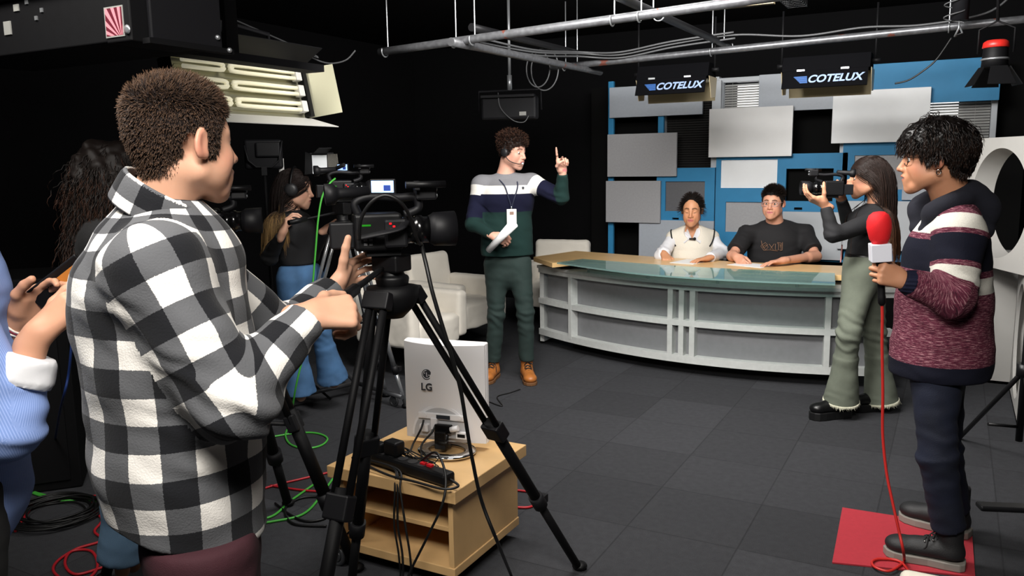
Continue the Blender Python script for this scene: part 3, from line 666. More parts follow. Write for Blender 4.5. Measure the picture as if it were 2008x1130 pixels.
# ---------------------------------------------------------------- hanging fluorescent lights with lettering
M_hous = mat('black_lamp_housing', '#08080a', .85, spec=.03)
M_gold = mat('warm_reflector', '#b8a988', .35, metal=.35); M_tube = mat('unlit_fluorescent_tube', '#d9d3c0', .35)
def trough(name, c, rz, L, label, lettered=True, tilt=0.):
    """trough light: local x along its length, local -y towards the camera"""
    t = empty(name, c, label, 'studio light', 'hanging fluorescent studio lights', rz)
    h = L/2; o = lambda *a, **k: a
    MB().prism([(-.11, .0), (-.07, .10), (.09, .10), (.12, .0)], L, (-h, 0, 0), (0, 1, 0), (0, 0, 1), (1, 0, 0)).build('housing', M_hous, t, False, bevel=.003)
    MB().prism([(-.11, -.0), (-.16, -.115), (-.154, -.118), (-.104, -.0)], L-.02, (-h+.01, 0, 0), (0, 1, 0), (0, 0, 1), (1, 0, 0)).build('barn_door', M_hous, t, False)
    MB().prism([(.12, 0), (.15, -.16), (.144, -.16), (.114, 0)], L-.02, (-h+.01, 0, 0), (0, 1, 0), (0, 0, 1), (1, 0, 0)).build('reflector_flap', M_gold, t, False)
    for s in (-1, 1): MB().prism([(-.10, 0), (.11, 0), (.08, -.14), (-.04, -.15)], .004, (s*(h+.005), 0, 0), (0, 1, 0), (0, 0, 1), (1, 0, 0)).build('side_flap', M_gold, t, False)
    for y in (-.05, 0, .05): MB().cyl((-h+.03, y, -.02), (h-.03, y, -.02), .012).build('fluorescent_tube', M_tube, t, False)
    for x in (-h*.55, h*.45): MB().box((x, -.108, .004), (.05, .01, .012)).build('clip', M_hook, t, False)
    for s in (-1, 1):
        MB().cyl((s*(h+.02), 0, .05), (s*(h+.02), 0, .42), .007).build('yoke_rod', M_bmet, t, False); MB().cyl((s*(h+.0), 0, .05), (s*(h+.05), 0, .05), .014).build('yoke_knob', M_bmet, t, False)
    if lettered:
        Y = nrm((0, -.05+.16-.11+.05, .115)); Y = nrm((0, .05, .115)); n = np.cross((1, 0, 0), Y)
        p = np.array((-.10, -.137, -.062))+n*.003
        text('sign_lettering', 'COTELUX', .075, p+np.array((-.005, 0, 0)), (1, 0, 0), Y, mat('pale_blue_print', '#7d90b4', .5), t, .0008, .25, .0022, world=False)
        for k in range(7): MB().box(p+np.array((-.052+.004*k, 0, -.0))+Y*(.022-.0075*k), (.085-.006*k, .0015, .0055), R=np.stack(((1, 0, 0), -n, Y), -1)).build('sign_stripe', mat('blue_print', '#27508a', .5), t, False)
    return t
trough('strip_light', (-1.88, 6.06, 2.22), 0, .54, 'black lettered strip light hanging at the left on the rear pipe')
trough('strip_light', (-.82, 6.06, 2.21), 0, .56, 'black lettered strip light hanging at the right on the rear pipe')
# small unlit fixture in the dark
fx = empty('flood_light', (-3.239,5.979,2.066), 'black rectangular studio flood hanging from a stem in the dark centre', 'studio light', rz=math.radians(15))
MB().box((0, 0, 0), (.46, .12, .19)).build('housing', M_bm2, fx, False, bevel=.02); MB().box((0, -.065, .09), (.44, .06, .02)).build('visor', M_bm2, fx, False)
MB().tube([(-.26, 0, -.02), (-.26, 0, .14), (.26, 0, .14), (.26, 0, -.02)], .009, 8).build('yoke', M_bm2, fx, False)
MB().cyl((0, 0, .14), (0, 0, .26), .02).cyl((0, 0, .26), (0, 0, .97), .012).build('stem', M_hook, fx, False)
MB().box((.12, -.062, -.05), (.055, .004, .03)).build('rating_label', mat('grey_label', '#8a8a86', .5), fx, False)
MB().tube(spl([(-.08, -.07, .12), (-.06, -.08, 0), (.04, -.09, -.1), (.13, -.08, -.12), (.17, -.07, -.07)], 6), .004, 6).build('lead', M_gcab, fx, False)
# red-rimmed lamp at the right
rl = empty('spot_lamp', (0.162,5.891,2.286), 'black spot lamp with red rim and barn doors hanging at the top right corner', 'studio light'); rl.scale = (.78, .78, .78)
dl = np.array((.25, -.35, -.9)); dl = nrm(dl); x_, y_, _ = frame(dl); c0 = np.zeros(3)
MB().lathe([(.0, -.02), (.06, -.015), (.085, .02), (.09, .1), (.095, .17)], c0, (0, 0, -1)).build('housing', M_bmet, rl, False)
MB().lathe([(.066, -.035), (.088, -.02), (.094, .02), (.088, .024)], c0, (0, 0, -1)).build('red_cap', mat('red_enamel', '#c2261f', .4), rl, False)
MB().lathe([(.093, .1), (.1, .105), (.1, .112), (.093, .117)], c0, (0, 0, -1)).build('rim', M_hook, rl, False)
for a in range(4):
    t_ = a*PI/2+.3; q = np.array((math.cos(t_), math.sin(t_), 0)); s_ = np.array((-q[1], q[0], 0))
    MB()._add([q*.09-s_*.06+(0, 0, -.17), q*.09+s_*.06+(0, 0, -.17), q*.17+s_*.1+(0, 0, -.31), q*.17-s_*.1+(0, 0, -.31)]+[q*.095-s_*.06+(0, 0, -.165), q*.095+s_*.06+(0, 0, -.165), q*.175+s_*.1+(0, 0, -.306), q*.175-s_*.1+(0, 0, -.306)], [(0, 1, 2, 3), (7, 6, 5, 4), (0, 4, 5, 1), (1, 5, 6, 2), (2, 6, 7, 3), (3, 7, 4, 0)]).build('barn_door', M_bmet, rl, False)
MB().tube([(-.12, 0, -.06), (-.12, 0, .12), (.0, 0, .18), (.12, 0, .12), (.12, 0, -.06)], .008, 8).build('yoke', M_bmet, rl, False)
MB().cyl((0, 0, .18), (-.03, 0, .90), .012).build('stem', M_bmet, rl, False)
hm = empty('ceiling_motor', (-0.042,5.837,2.518), 'dark cylindrical hanger with coiled lead on the rear pipe near the right edge', 'hanger')
MB().cyl((0, 0, -.08), (0, 0, .5), .05).build('body', M_bm2, hm, False)
MB().tube([(math.cos(t)*.055-.03, math.sin(t)*.02-.04, -.1+t*.012) for t in np.linspace(0, 40, 160)], .004, 5).build('coiled_lead', M_gcab, hm, False)
MB().tube([(0, -.02, -.08), (.0, -.05, -.13), (-.02, 0, -.17), (.02, .04, -.15), (.0, .04, -.1)], .006, 6).build('clamp', M_hook, hm, False)
# ---------------------------------------------------------------- big open fluorescent bank at the upper left
fb = empty('fluorescent_bank', (-3.2, 3.1, 2.02), 'large open fluorescent bank with U-shaped tubes at the upper left', 'studio light')
Rf = np.array(Matrix.Rotation(math.radians(-12), 3, 'Y')) # local: x towards room, y along length, z up
def fr_(p): return Rf@np.asarray(p, float)
L2 = .43; Hh = .135
M_refl = mat('satin_reflector', '#a8a68f', .28, metal=.7); M_wflap = mat('white_flap', '#c9c8c4', .5)
def q4(name, pts, m, th=.004):
    pts = [fr_(p) for p in pts]; n = nrm(np.cross(pts[1]-pts[0], pts[2]-pts[0])); V = pts+[p-n*th for p in pts]
    MB()._add(V, [(0, 1, 2, 3), (7, 6, 5, 4), (0, 4, 5, 1), (1, 5, 6, 2), (2, 6, 7, 3), (3, 7, 4, 0)]).build(name, m, fb, False)
q4('reflector', [(0, -L2, -Hh), (0, L2, -Hh), (0, L2, Hh), (0, -L2, Hh)], M_refl)
for k in range(6):
    z = -Hh+.02+k*.046; q4('reflector_fold', [(.002, -L2, z), (.002, L2, z), (.014, L2, z+.012), (.014, -L2, z+.012)], M_refl)
MB().box(fr_((-.05, 0, 0)), (.09, 2*L2, 2*Hh), R=Rf).build('housing', M_bm2, fb, False, bevel=.004)
q4('top_flap', [(0, -L2, Hh), (0, L2, Hh), (.16, L2+.03, Hh+.075), (.16, -L2-.03, Hh+.075)], M_bm2)
q4('bottom_flap', [(.16, -L2-.03, -Hh-.085), (.16, L2+.03, -Hh-.085), (0, L2, -Hh), (0, -L2, -Hh)], M_wflap)
q4('side_flap', [(0, L2, -Hh), (.15, L2+.1, -Hh), (.15, L2+.1, Hh), (0, L2, Hh)], M_refl)
for j, (ya, yb) in enumerate(((-L2+.03, -.16), (-.10, L2-.10))):
    for k in range(3):
        z = .085-.085*k
        pts = [fr_(p) for p in ((.035, yb, z+.016), (.035, ya+.02, z+.016), (.035, ya, z), (.035, ya+.02, z-.016), (.035, yb, z-.016))]
        if j == 0: pts = [fr_(p) for p in ((.035, ya, z+.016), (.035, yb-.02, z+.016), (.035, yb, z), (.035, yb-.02, z-.016), (.035, ya, z-.016))]
        MB().tube(spl(pts, 4), .011, 8).build('u_tube', mat('cream_tube', '#ece6c8', .35, emit=.3), fb, False)
        if j: MB().box(fr_((.035, yb+.02, z)), (.04, .04, .06), R=Rf).build('tube_socket', M_wflap, fb, False, bevel=.004)
MB().box(fr_((.02, L2-.025, 0)), (.05, .03, 2*Hh), R=Rf).build('socket_strip', M_bmet, fb, False)
MB().tube([(-.06, -L2*.4, .1), (-.06, -L2*.4, .33), (-.06, L2*.55, .3), (-.06, L2*.55, .12)], .012, 8).build('yoke', M_bm2, fb, False)
MB().cyl((-.06, 0, .31), (-.06, 0, .93), .018).build('drop_pipe', M_bm2, fb, False)
# ---------------------------------------------------------------- big black case hanging at the top left
bc = empty('ceiling_case', (-2.038,1.567,2.024), 'large black case with a red striped sticker hanging in the top left corner', 'equipment case')
def cbox(nm, lo, hi, m, **k): return MB().lohi(lo, hi).build(nm, m, bc, False, **k)
M_case = mat('matt_black_case', '#0a0a0c', .75, spec=.15, var=.1, vscale=30)
cbox('body', (-.95, .0, -.04), (-.05, .3, .6), M_case, bevel=.004); cbox('corner_post', (-.07, -.03, -.05), (.035, .2, .62), M_bmet, bevel=.004)
cbox('side_box', (.04, .02, -.04), (.055, .27, .12), M_bm2, bevel=.004); cbox('upper_box', (.045, .05, .17), (.10, .3, .55), M_bm2, bevel=.004)
cbox('front_ridge', (-.95, -.02, .12), (-.09, .005, .15), M_case); cbox('lower_rail', (.04, .0, -.055), (.07, .30, -.04), M_bmet)
def sticker(nm, x0, x1, z0, z1):
    g = G('sunburst_print', .5); o = g.obj(); a = g.n('ShaderNodeVectorMath', {0: o, 1: (-.0, 0, -.045)}, operation='SUBTRACT'); xx = g.t.nodes.new('ShaderNodeSeparateXYZ'); g.t.links.new(a, xx.inputs[0])
    an = g.math('ARCTAN2', xx.outputs[2], xx.outputs[0]); s = g.math('SINE', g.math('MULTIPLY', an, 22.)); f = g.math('GREATER_THAN', s, 0.)
    g.col(g.mix(f, lin('#c9808a'), lin('#5a1a28'))); MB().lohi((x0, -.033, z0), (x1, -.0305, z1)).build(nm, g.m, bc, False)
MB().lohi((-.068, -.0325, -.036), (.01, -.0302, .046)).build('sticker_border', mat('grey_label', '#8a8a86'), bc, False); sticker('sunburst_sticker', -.064, .006, -.032, .042)
MB().lathe([(.011, 0), (.013, .004), (.006, .006), (0, .006)], (.024, -.03, -.02), (0, -1, 0), 12).build('jack_socket', M_hook, bc, False)
for p in ((-.47, -.001, .10), (-.43, -.001, .05), (-.40, -.001, .16), (-.40, -.001, .07)): MB().lohi((p[0], -.004, p[2]), (p[0]+.012, .0, p[2]+.012)).build('rivet', M_hook, bc, False)
MB().lohi((-.59, -.004, .02), (-.555, 0, .06)).build('paper_label', mat('grey_label', '#8a8a86'), bc, False); MB().lohi((-.53, -.004, .085), (-.505, 0, .105)).build('paper_label', MATS['grey_label'], bc, False)
for p in ((.058, .06, .15), (.058, .25, -.01), (.072, .28, -.045)): MB().ball(p, .008, 10).build('bolt', M_hook, bc, False)
hp = empty('hanging_bracket', (-2.539,2.376,2.127), 'dark hanging bracket with bright bolts beside the black case', 'bracket')
MB().lohi((-.03, -.03, -.06), (.03, .03, .9)).build('stem', M_bmet, hp, False); MB().cyl((0, -.04, .02), (0, -.03, .06), .012).build('bolt', M_hook, hp, False); MB().lohi((-.05, -.3, -.09), (.05, .5, -.06)).build('arm', M_bm2, hp, False)
# ---------------------------------------------------------------- camcorders
M_cam = mat('camera_black', '#070709', .5, spec=.3); M_cam2 = mat('camera_grey_black', '#0f0f12', .55, spec=.3); M_gloss = mat('lens_black', '#0a0a0b', .18, spec=.6); M_glass = mat('lens_glass', (.01, .012, .02, 1), .03, spec=.8)
M_scr = mat('lit_screen', '#9fc0ff', .3, emit=1.3); M_scrd = mat('lit_screen_dark_patch', '#2a3f86', .3, emit=.6)
M_red = mat('red_indicator', '#ff1a22', .3, emit=.9); M_grn = mat('green_indicator', '#1f7d18', .3, emit=.35)
A_ = lambda *v: np.array(v, float)
def camcorder(loc, d, label, s=1., group='camcorders', screen=True, up=(0, 0, 1), face=0.):
    """local x: where the lens points; local y: left; local z: up; origin: base plate"""
    d = nrm(d); l = nrm(np.cross(up, d)); u = np.cross(d, l)
    M = Matrix(((d[0], l[0], u[0]), (d[1], l[1], u[1]), (d[2], l[2], u[2]))).to_euler()
    t = empty('camcorder', loc, label, 'video camera', group, rot=M); t.scale = (s, s, s)
    B = lambda m, nm, mt, **k: m.build(nm, mt, t, False, **k)
    B(MB().lohi((-.12, -.055, .02), (.045, .05, .15)), 'body', M_cam, bevel=.012, seg=3)
    B(MB().lohi((-.20, -.035, .03), (-.12, .035, .12)), 'battery', M_cam2, bevel=.006)
    B(MB().lohi((-.02, -.072, .03), (.06, -.052, .13)), 'hand_grip', M_cam2, bevel=.01)
    B(MB().tube(spl([(.055, -.062, .12), (.03, -.098, .1), (-.04, -.102, .085), (-.10, -.062, .07)], 6), .016, 8, q=.35), 'hand_strap', M_cam2)
    B(MB().lathe([(.05, 0), (.052, .02), (.047, .022), (.047, .05), (.052, .052), (.052, .075), (.047, .078), (.047, .1)], (.045, 0, .085), (1, 0, 0), 28), 'lens_barrel', M_gloss)
    h = B(MB().lathe([(.048, 0), (.056, .015), (.060, .02), (.063, .095), (.060, .095), (.052, .03), (0, .028)], (.145, 0, .085), (1, 0, 0), 32), 'lens_hood', M_cam2)
    MB().lathe([(.05, .031), (.03, .04), (0, .043)], (.145, 0, .085), (1, 0, 0), 24).build('front_glass', M_glass, h)
    B(MB().tube(spl([(-.10, 0, .145), (-.11, 0, .185), (-.06, 0, .205), (.04, 0, .20), (.10, 0, .20), (.11, 0, .16), (.06, 0, .14)], 6), .015, 10), 'handle', M_cam2)
    B(MB().lathe([(.018, 0), (.02, .1), (.024, .11), (.036, .12), (.038, .15), (.03, .152), (.02, .13), (0, .128)], (-.06, 0, .225), (-1, 0, -.06), 20), 'viewfinder', M_cam2)
    mb = B(MB().lohi((.10, -.03, .19), (.175, .03, .245)), 'front_block', M_cam2, bevel=.008)
    sc = MB()
    for y in (-.014, .014):
        for z in (.205, .228): sc.cyl((.175, y, z), (.178, y, z), .007, n=10)
    sc.build('screws', M_hook, mb)
    B(MB().cyl((.06, -.055, .245), (.20, -.055, .245), .012), 'microphone', M_cam); B(MB().lohi((.09, -.06, .225), (.11, -.028, .258)), 'microphone_clip', M_cam2, bevel=.003)
    if screen:
        Rz = np.array(Matrix.Rotation(face, 3, 'Z')); sc0 = A_(-.0, .075, .238); q = lambda *v: sc0+Rz@A_(*v)
        g = B(MB().box(sc0, (.014, .095, .055), R=Rz), 'flip_screen', M_cam, bevel=.004)
        MB().box(q(-.0075, 0, 0), (.001, .085, .042), R=Rz).build('display', M_scr, g); MB().box(q(-.0085, -.018, -.005), (.001, .026, .02), R=Rz).build('display_patch', M_scrd, g)
    for k, (x, z) in enumerate(((.0, .115), (.012, .105), (.004, .095))): B(MB().box((x, -.0735, z), (.008, .002, .006)), 'red_indicator', M_red)
    B(MB().box((-.08, -.0562, .11), (.03, .002, .006)), 'level_meter', M_grn)
    for i in range(2):
        for j in range(3): B(MB().box((-.085+.018*i, -.0562, .045+.015*j), (.012, .003, .009)), 'button', mat('grey_button', '#5a5a5c', .5), bevel=.001)
    B(MB().lohi((-.08, -.03, 0), (.04, .03, .021)), 'base_plate', M_bmet)
    return t
def tripod(label, top, feet, m_up=None, m_low=None, r=.012, twin=True, mid=.45, head=.1, pan=None, low=.018, group='video tripods', foot_r=.024, spreader=True):
    """top: bowl centre; feet: three floor points"""
    top = np.asarray(top, float); t = empty('video_tripod', (top[0], top[1], 0), label, 'tripod', group); m_up = m_up or M_bmet; m_low = m_low or M_bmet
    MB().lathe([(.03, -.09), (.06, -.06), (.075, -.03), (.075, 0), (.05, .005)], top, (0, 0, 1), 20).build('bowl', M_bmet, t)
    for f in feet:
        f = np.asarray(f, float); h = nrm((f-top)*np.array((1, 1, 0))); a = top+h*.075-np.array((0, 0, .03)); d = f-a; s = nrm(np.cross(d, (0, 0, 1))); k = a+d*mid; m = MB()
        for o in ((-1, 1) if twin else (0,)): m.cyl(a+s*o*.024, k+s*o*.024, r, n=10)
        lg = m.build('leg', m_up, t)
        k2 = a+d*(mid+.27); Rl = np.stack((s, nrm(np.cross(s, d)), nrm(d)), -1); MB().box(a, (.085, .035, .05), R=Rl).build('leg_hinge', M_cam2, lg, bevel=.004); MB().box(k, (.075, .045, .07), R=Rl).build('knee_clamp', M_cam2, lg, bevel=.006); MB().cyl(k2-nrm(d)*.03, k2+nrm(d)*.03, low*1.7, n=14).box(k2+h*.03, (.03, .03, .03)).build('lock_collar', M_cam2, lg)
        MB().cyl(k-nrm(d)*.05, k2, low*1.25, n=14).cyl(k2, f-nrm(d)*.02, low, n=14).build('lower_tube', m_low, lg)
        MB().ball(f+np.array((0, 0, foot_r*.7)), (foot_r*1.3, foot_r*1.3, foot_r*.7), 14).build('rubber_foot', M_bp, lg)
    c = top+(np.mean(feet, 0)-top)*.52
    if spreader: MB().lathe([(.03, -.012), (.03, .012)], c, (0, 0, 1), 12).build('spreader_hub', M_cam2, t)
    for f in (feet if spreader else ()):
        p = top+(np.asarray(f)-top)*.5; MB().tube([c, p], .009, 6).build('spreader_arm', M_cam2, t)
    MB().lathe([(.045, .0), (.05, .03), (.035, .035), (.035, head*.55)], top, (0, 0, 1), 18).box(top+np.array((0, 0, head*.72)), (.09, .075, head*.5)).build('fluid_head', M_cam, t, bevel=.006)
    if pan is not None:
        a, b = np.asarray(pan[0], float), np.asarray(pan[1], float); q = a+(b-a)*.62
        ph = MB().tube([a, a+(b-a)*.12, b], .008, 8).build('pan_handle', M_bmet, t); MB().tube([q, b], .0155, 10).build('grip', M_bp, ph)
    return t

# ---------------------------------------------------------------- cameras, tripods, lamps on stands and floor cables where they stand
cA = (-1.403,1.855,1.376)
camcorder(cA, (0.708,0.706,0), 'black camcorder with bright blue screen gripped by the man in the plaid shirt', .80, face=1.05)
cable('camera_lead', [(-1.411,1.737,1.429), (-1.385,1.717,1.486), (-1.347,1.715,1.531), (-1.314,1.733,1.549), (-1.286,1.76,1.53), (-1.286,1.805,1.482), (-1.296,1.845,1.423), (-1.321,1.9,1.403)], .005, M_cab, 'black lead arching over the side of the near camcorder')
tA = np.array((-1.415,1.883,1.28))
tripod('black tripod under the near camcorder, its right leg reaching past the trolley', tA, [(-1.246,2.83,0), (-1.386,1.296,0), (-1.871,2.147,0)], r=.011, head=cA[2]-tA[2]-.0, pan=((-1.41,1.829,1.338), (-1.209,1.392,1.32)), mid=.42, low=.016, spreader=False)
cB = (-2.521,2.215,1.352)
camcorder(cB, (0.73,0.683,0), 'black camcorder with small blue screen half hidden behind the plaid collar', .80)
tB = np.array(cB)-np.array((0, 0, .12))
tripod('black tripod behind the man in plaid with its leg angling towards the trolley', tB, [(-2.047,2.414,0), (-2.905,1.893,0), (-2.756,2.771,0)], head=.12, low=.021, r=.014, mid=.48)
M_leg = mat('polished_tube', '#c3c6c9', .25, metal=.8)
cC = (-3.269,3.914,1.409)
camcorder(cC, (0.69,0.724,0), 'black camcorder operated by the woman with headphones', .86, face=.8)
tC = np.array((-3.292,3.902,1.26))
tripod('tripod with shiny tube legs under the camcorder of the woman with headphones', tC, [(-3.179,4.334,-0), (-3.922,3.98,-0), (-3.463,4.492,0)], m_up=M_leg, m_low=M_leg, r=.011, head=cC[2]-tC[2], pan=((-3.302,3.84,1.342), (-3.381,3.535,1.303)), mid=.5, low=.013, group='video tripods')
# small dolly under it
dl_ = empty('tripod_dolly', (-3.516,4.174,-0), 'low dark dolly with small casters under the shiny tripod', 'dolly')
for a, b in (((-3.862,3.908,-0), (-3.682,4.433,0)), ((-3.682,4.433,0), (-3.167,4.277,0)), ((-3.682,4.433,0), (-4.096,4.747,0))):
    a, b = np.array(a)+(0, 0, .09), np.array(b)+(0, 0, .09); MB().tube([a, b], .016, 8).build('spar', mat('dull_metal', '#4c4d50', .4, metal=.5), dl_)
    e_ = b if b[1] > a[1] else a
for p in ((-3.853,3.937,0), (-3.276,4.327,0), (-4.076,4.706,0)):
    q = np.array(p)+(0, 0, .035); MB().tube([q+np.array((math.cos(t)*.028, 0, math.sin(t)*.028)) for t in np.linspace(0, 2*PI, 16, endpoint=False)], .009, 6, closed=True).cyl(q+(0, -.006, 0), q+(0, .006, 0), .018).box(q+(0, 0, .045), (.03, .03, .02)).build('caster', MATS['dull_metal'], dl_)
d2 = empty('tripod_dolly', (-2.183,2.466,0), 'caster dolly at the foot of the black tripod beside the trolley', 'dolly')
q = np.array((-2.151,2.418,0))+(0, 0, .04); MB().tube([q+np.array((math.cos(t)*.034, 0, math.sin(t)*.034)) for t in np.linspace(0, 2*PI, 20, endpoint=False)], .011, 8, closed=True).cyl(q-(0, .01, 0), q+(0, .01, 0), .022).build('caster', MATS['dull_metal'], d2)
MB().tube([q+(.01, 0, .05), np.array((-2.18,2.607,0))+(0, 0, .1), np.array((-2.394,2.899,0))+(0, 0, .1)], .016, 8).build('spar', M_leg, d2); MB().box(q+(0, 0, .05), (.05, .03, .03)).build('caster_fork', M_leg, d2)
# lamp head seen from behind, on a stand
def stand(t, top, m, r=.011): MB().cyl((top[0], top[1], .02), tuple(top), r, n=10).build('stand_pole', m, t); [MB().cyl((top[0], top[1], .35), (top[0]+.38*math.cos(a), top[1]+.38*math.sin(a), .012), .009, n=8).build('stand_leg', m, t) for a in (.4, 2.5, 4.6)]
l1 = np.array((-4.137,4.126,1.707)); e1 = empty('studio_lamp', (l1[0], l1[1], 0), 'black LED lamp seen from behind on a stand in the dark left of the headphones', 'studio light')
rx_ = nrm(np.array((0.73,0.683,0))); ry_ = np.cross((0, 0, 1), rx_); R1 = np.stack((rx_, ry_, mz), -1)
MB().box(l1, (.25, .07, .2), R=R1).build('housing', M_bm2, e1, bevel=.02, seg=3); MB().box(l1-ry_*.04+rx_*.03+mz*.03, (.16, .03, .1), R=R1).build('rear_cover', M_cam2, e1, bevel=.012)
MB().tube([l1+rx_*x+mz*z-ry_*.05 for x, z in ((-.12, .06), (-.1, -.04), (-.05, -.085), (.05, -.085), (.1, -.04), (.125, .09))], .007, 8).build('yoke', M_cam2, e1)
MB().box(l1-ry_*.05+mz*-.11, (.035, .035, .06), R=R1).build('swivel', M_cam2, e1); stand(e1, l1-mz*.12-ry_*.05, M_bmet)
l2 = np.array((-3.486,3.967,1.642)); e2 = empty('led_lamp', tuple(l2), 'small lamp with white diffuser and open barn doors above the far camcorder', 'studio light')
MB().box(l2-ry_*-.06, (.15, .05, .13), R=R1).build('housing', M_bmet, e2, bevel=.005)
def flap(nm, a, b, m, par): MB().tube([a, b], .001, 3)
def quad(nm, P4, m, par, th=.003):
    P4 = [np.asarray(p, float) for p in P4]; n = nrm(np.cross(P4[1]-P4[0], P4[2]-P4[0])); V = P4+[p-n*th for p in P4]
    return MB()._add(V, [(0, 1, 2, 3), (7, 6, 5, 4), (0, 4, 5, 1), (1, 5, 6, 2), (2, 6, 7, 3), (3, 7, 4, 0)]).build(nm, m, par)
cq = lambda x, y, z: l2+rx_*x+ry_*y+mz*z
quad('diffuser', [cq(-.06, .03, -.065), cq(.03, .03, -.065), cq(.03, .03, .05), cq(-.06, .03, .05)], mat('white_diffuser', '#d5d9dc', .5), e2)
quad('barn_door', [cq(.035, .03, -.065), cq(.10, -.03, -.065), cq(.09, -.03, .055), cq(.035, .03, .055)], mat('hammered_aluminium', '#9b978e', .35, metal=.6, bump=1, bscale=160), e2)
quad('barn_door', [cq(-.06, .03, .055), cq(.03, .03, .055), cq(.06, -.05, .09), cq(-.02, -.05, .09)], M_bm2, e2)
quad('barn_door', [cq(-.11, -.02, -.07), cq(-.06, .03, -.065), cq(-.06, .03, .055), cq(-.10, -.02, .07)], M_bmet, e2)
MB().cyl(cq(-.0, .03, -.07), np.array(cC)+(0, 0, .22), .012).build('mount', M_bmet, e2)
# leaning pale strip behind the headphones
wl = MB().box((-4.107,4.256,1.62), (.035, .02, .12), R=R1); setp(wl.build('card_edge', M_wflap), 'narrow white card edge beside the black LED lamp', 'card')
# light stand at the right edge
rs = empty('light_stand', (0.337,4.45,0), 'black folding stand with splayed legs at the right picture edge', 'stand')
hub = np.array((0.337,4.45,0.62)); M_st = mat('black_stand_tube', '#121214', .4, metal=.2)
for p in ((0.105,5.218,-0), (0.664,4.855,0.012), (0.429,3.988,0.012)):
    MB().cyl(hub, np.array(p)+(0, 0, .012), .012, n=10).build('leg', M_st, rs)
MB().cyl(hub-(0, 0, .35), hub+(0, 0, .9), .016).build('pole', M_st, rs); MB().cyl(hub-(0, 0, .03), hub+(0, 0, .03), .035).build('hub', M_st, rs)
MB().tube([(0.202,4.377,0.356), hub-(0, 0, .28)], .008, 8).build('brace', M_st, rs)
bs = empty('stand_base', (0.282,4.226,0), 'flat black steel foot of a stand on the carpet at the right edge', 'stand')
MB().box(np.array((0.318,4.243,0))+(0, 0, .012), (.30, .07, .022), rz=.35).build('foot_plate', M_st, bs, bevel=.008); MB().cyl(np.array((0.415,4.291,0))+(0, 0, .02), np.array((0.415,4.291,0))+(0, 0, 1.3), .016).build('pole', M_st, bs)
# loudspeaker on the floor at the left
sp = empty('floor_speaker', (-4.432,2.658,0), 'black loudspeaker with two cones lying on the floor at the left', 'speaker')
sx = nrm(np.array((0.647,0.762,0))); sy_ = np.cross((0, 0, 1), sx); R_s = np.stack((sx, sy_, mz), -1); sc_ = np.array((-4.541,2.743,0))+sy_*.15+mz*.12
MB().box(sc_, (.56, .28, .24), R=R_s).build('cabinet', M_bm2, sp, bevel=.012)
for dx, r in ((-.12, .085), (.12, .1)):
    b_ = MB().lathe([(r, 0), (r, .008), (r*.9, .01), (r*.8, .002), (r*.35, -.02+.025), (r*.3, .012), (0, .02)], sc_+sx*dx-sy_*.142, -sy_, 28).build('speaker_cone', mat('rubber_cone', '#161618', .35), sp)
MB().box(sc_-sy_*.143+mz*.11, (.5, .004, .006), R=R_s).box(sc_-sy_*.143-mz*.11, (.3, .004, .006), R=R_s).build('trim_strip', MATS['dull_metal'], sp)
# curtain pile / dark case behind the left people
cz = empty('dark_cabinet', (-4.373,2.291,0), 'tall black equipment cabinet in the dark behind the left edge', 'cabinet'); cc = np.array((-4.373,2.291,0.55))
MB().box(cc, (.9, .5, 1.1), R=R_s).build('body', M_case, cz, bevel=.01); MB().box(cc-sy_*.255, (.8, .015, 1.0), R=R_s).build('door', M_bmet, cz, bevel=.004); MB().box(cc-sy_*.27+sx*.3, (.015, .02, .2), R=R_s).build('handle', M_bm2, cz)
# ---- floor cables
M_rc, M_gc, M_bc = mat('red_cable', '#b3202a', .45), mat('green_cable', '#46a83c', .45), mat('blue_cable', '#20366f', .45)
zf = .006
def fcab(nm, pts, m, label, group, r=.006): return cable(nm, [tuple(np.array(p)+(0, 0, r+.001)) for p in pts], r, m, label, group, 10)
gR, gG = 'red cables on the carpet', 'green cables on the carpet'
fcab('red_cable', [(-3.949,2.181,-0), (-3.854,2.276,0), (-3.762,2.391,0), (-3.53,2.436,0), (-3.247,2.476,0), (-3.073,2.662,0), (-2.999,2.896,0), (-2.915,3.067,0), (-2.84,3.222,0), (-2.787,3.416,-0)], M_rc, 'red cable crossing the floor from the left edge past the plaid shirt', gR)
fcab('red_cable', [(-3.009,2.906,0), (-2.797,2.938,0), (-2.598,3.015,-0), (-2.425,3.121,-0)], M_rc, 'straight red cable behind the tripod legs left of the trolley', gR)
fcab('red_cable', [(-3.698,2.401,0), (-3.582,2.31,0), (-3.423,2.25,0), (-3.34,2.155,0), (-3.226,2.111,0), (-3.251,2.008,0), (-3.217,1.898,0), (-3.129,1.833,0), (-2.965,1.816,0), (-3.005,1.932,0), (-3.169,2.023,0), (-3.249,1.983,0), (-3.165,1.9,0), (-3.042,1.867,0), (-2.996,1.96,0)], M_rc, 'red cable looping on the floor at the lower left', gR)
fcab('red_cable', [(-5.132,2.887,0), (-4.666,2.73,0), (-4.392,2.633,0), (-4.25,2.616,0), (-4.211,2.695,0)], M_rc, 'short red cable end lying before the loudspeaker', gR)
fcab('red_cable', [(-1.907,3.377,0), (-1.827,3.416,0), (-1.743,3.409,-0), (-1.69,3.326,0), (-1.701,3.255,0), (-1.804,3.217,0)], M_rc, 'red cable loop sticking out behind the right side of the trolley', gR)
fcab('red_cable', [(-3.669,1.991,0), (-3.893,2.223,0), (-3.891,2.327,0), (-3.767,2.353,0), (-3.692,2.439,-0)], M_rc, 'red cable bend at the far lower left', gR)
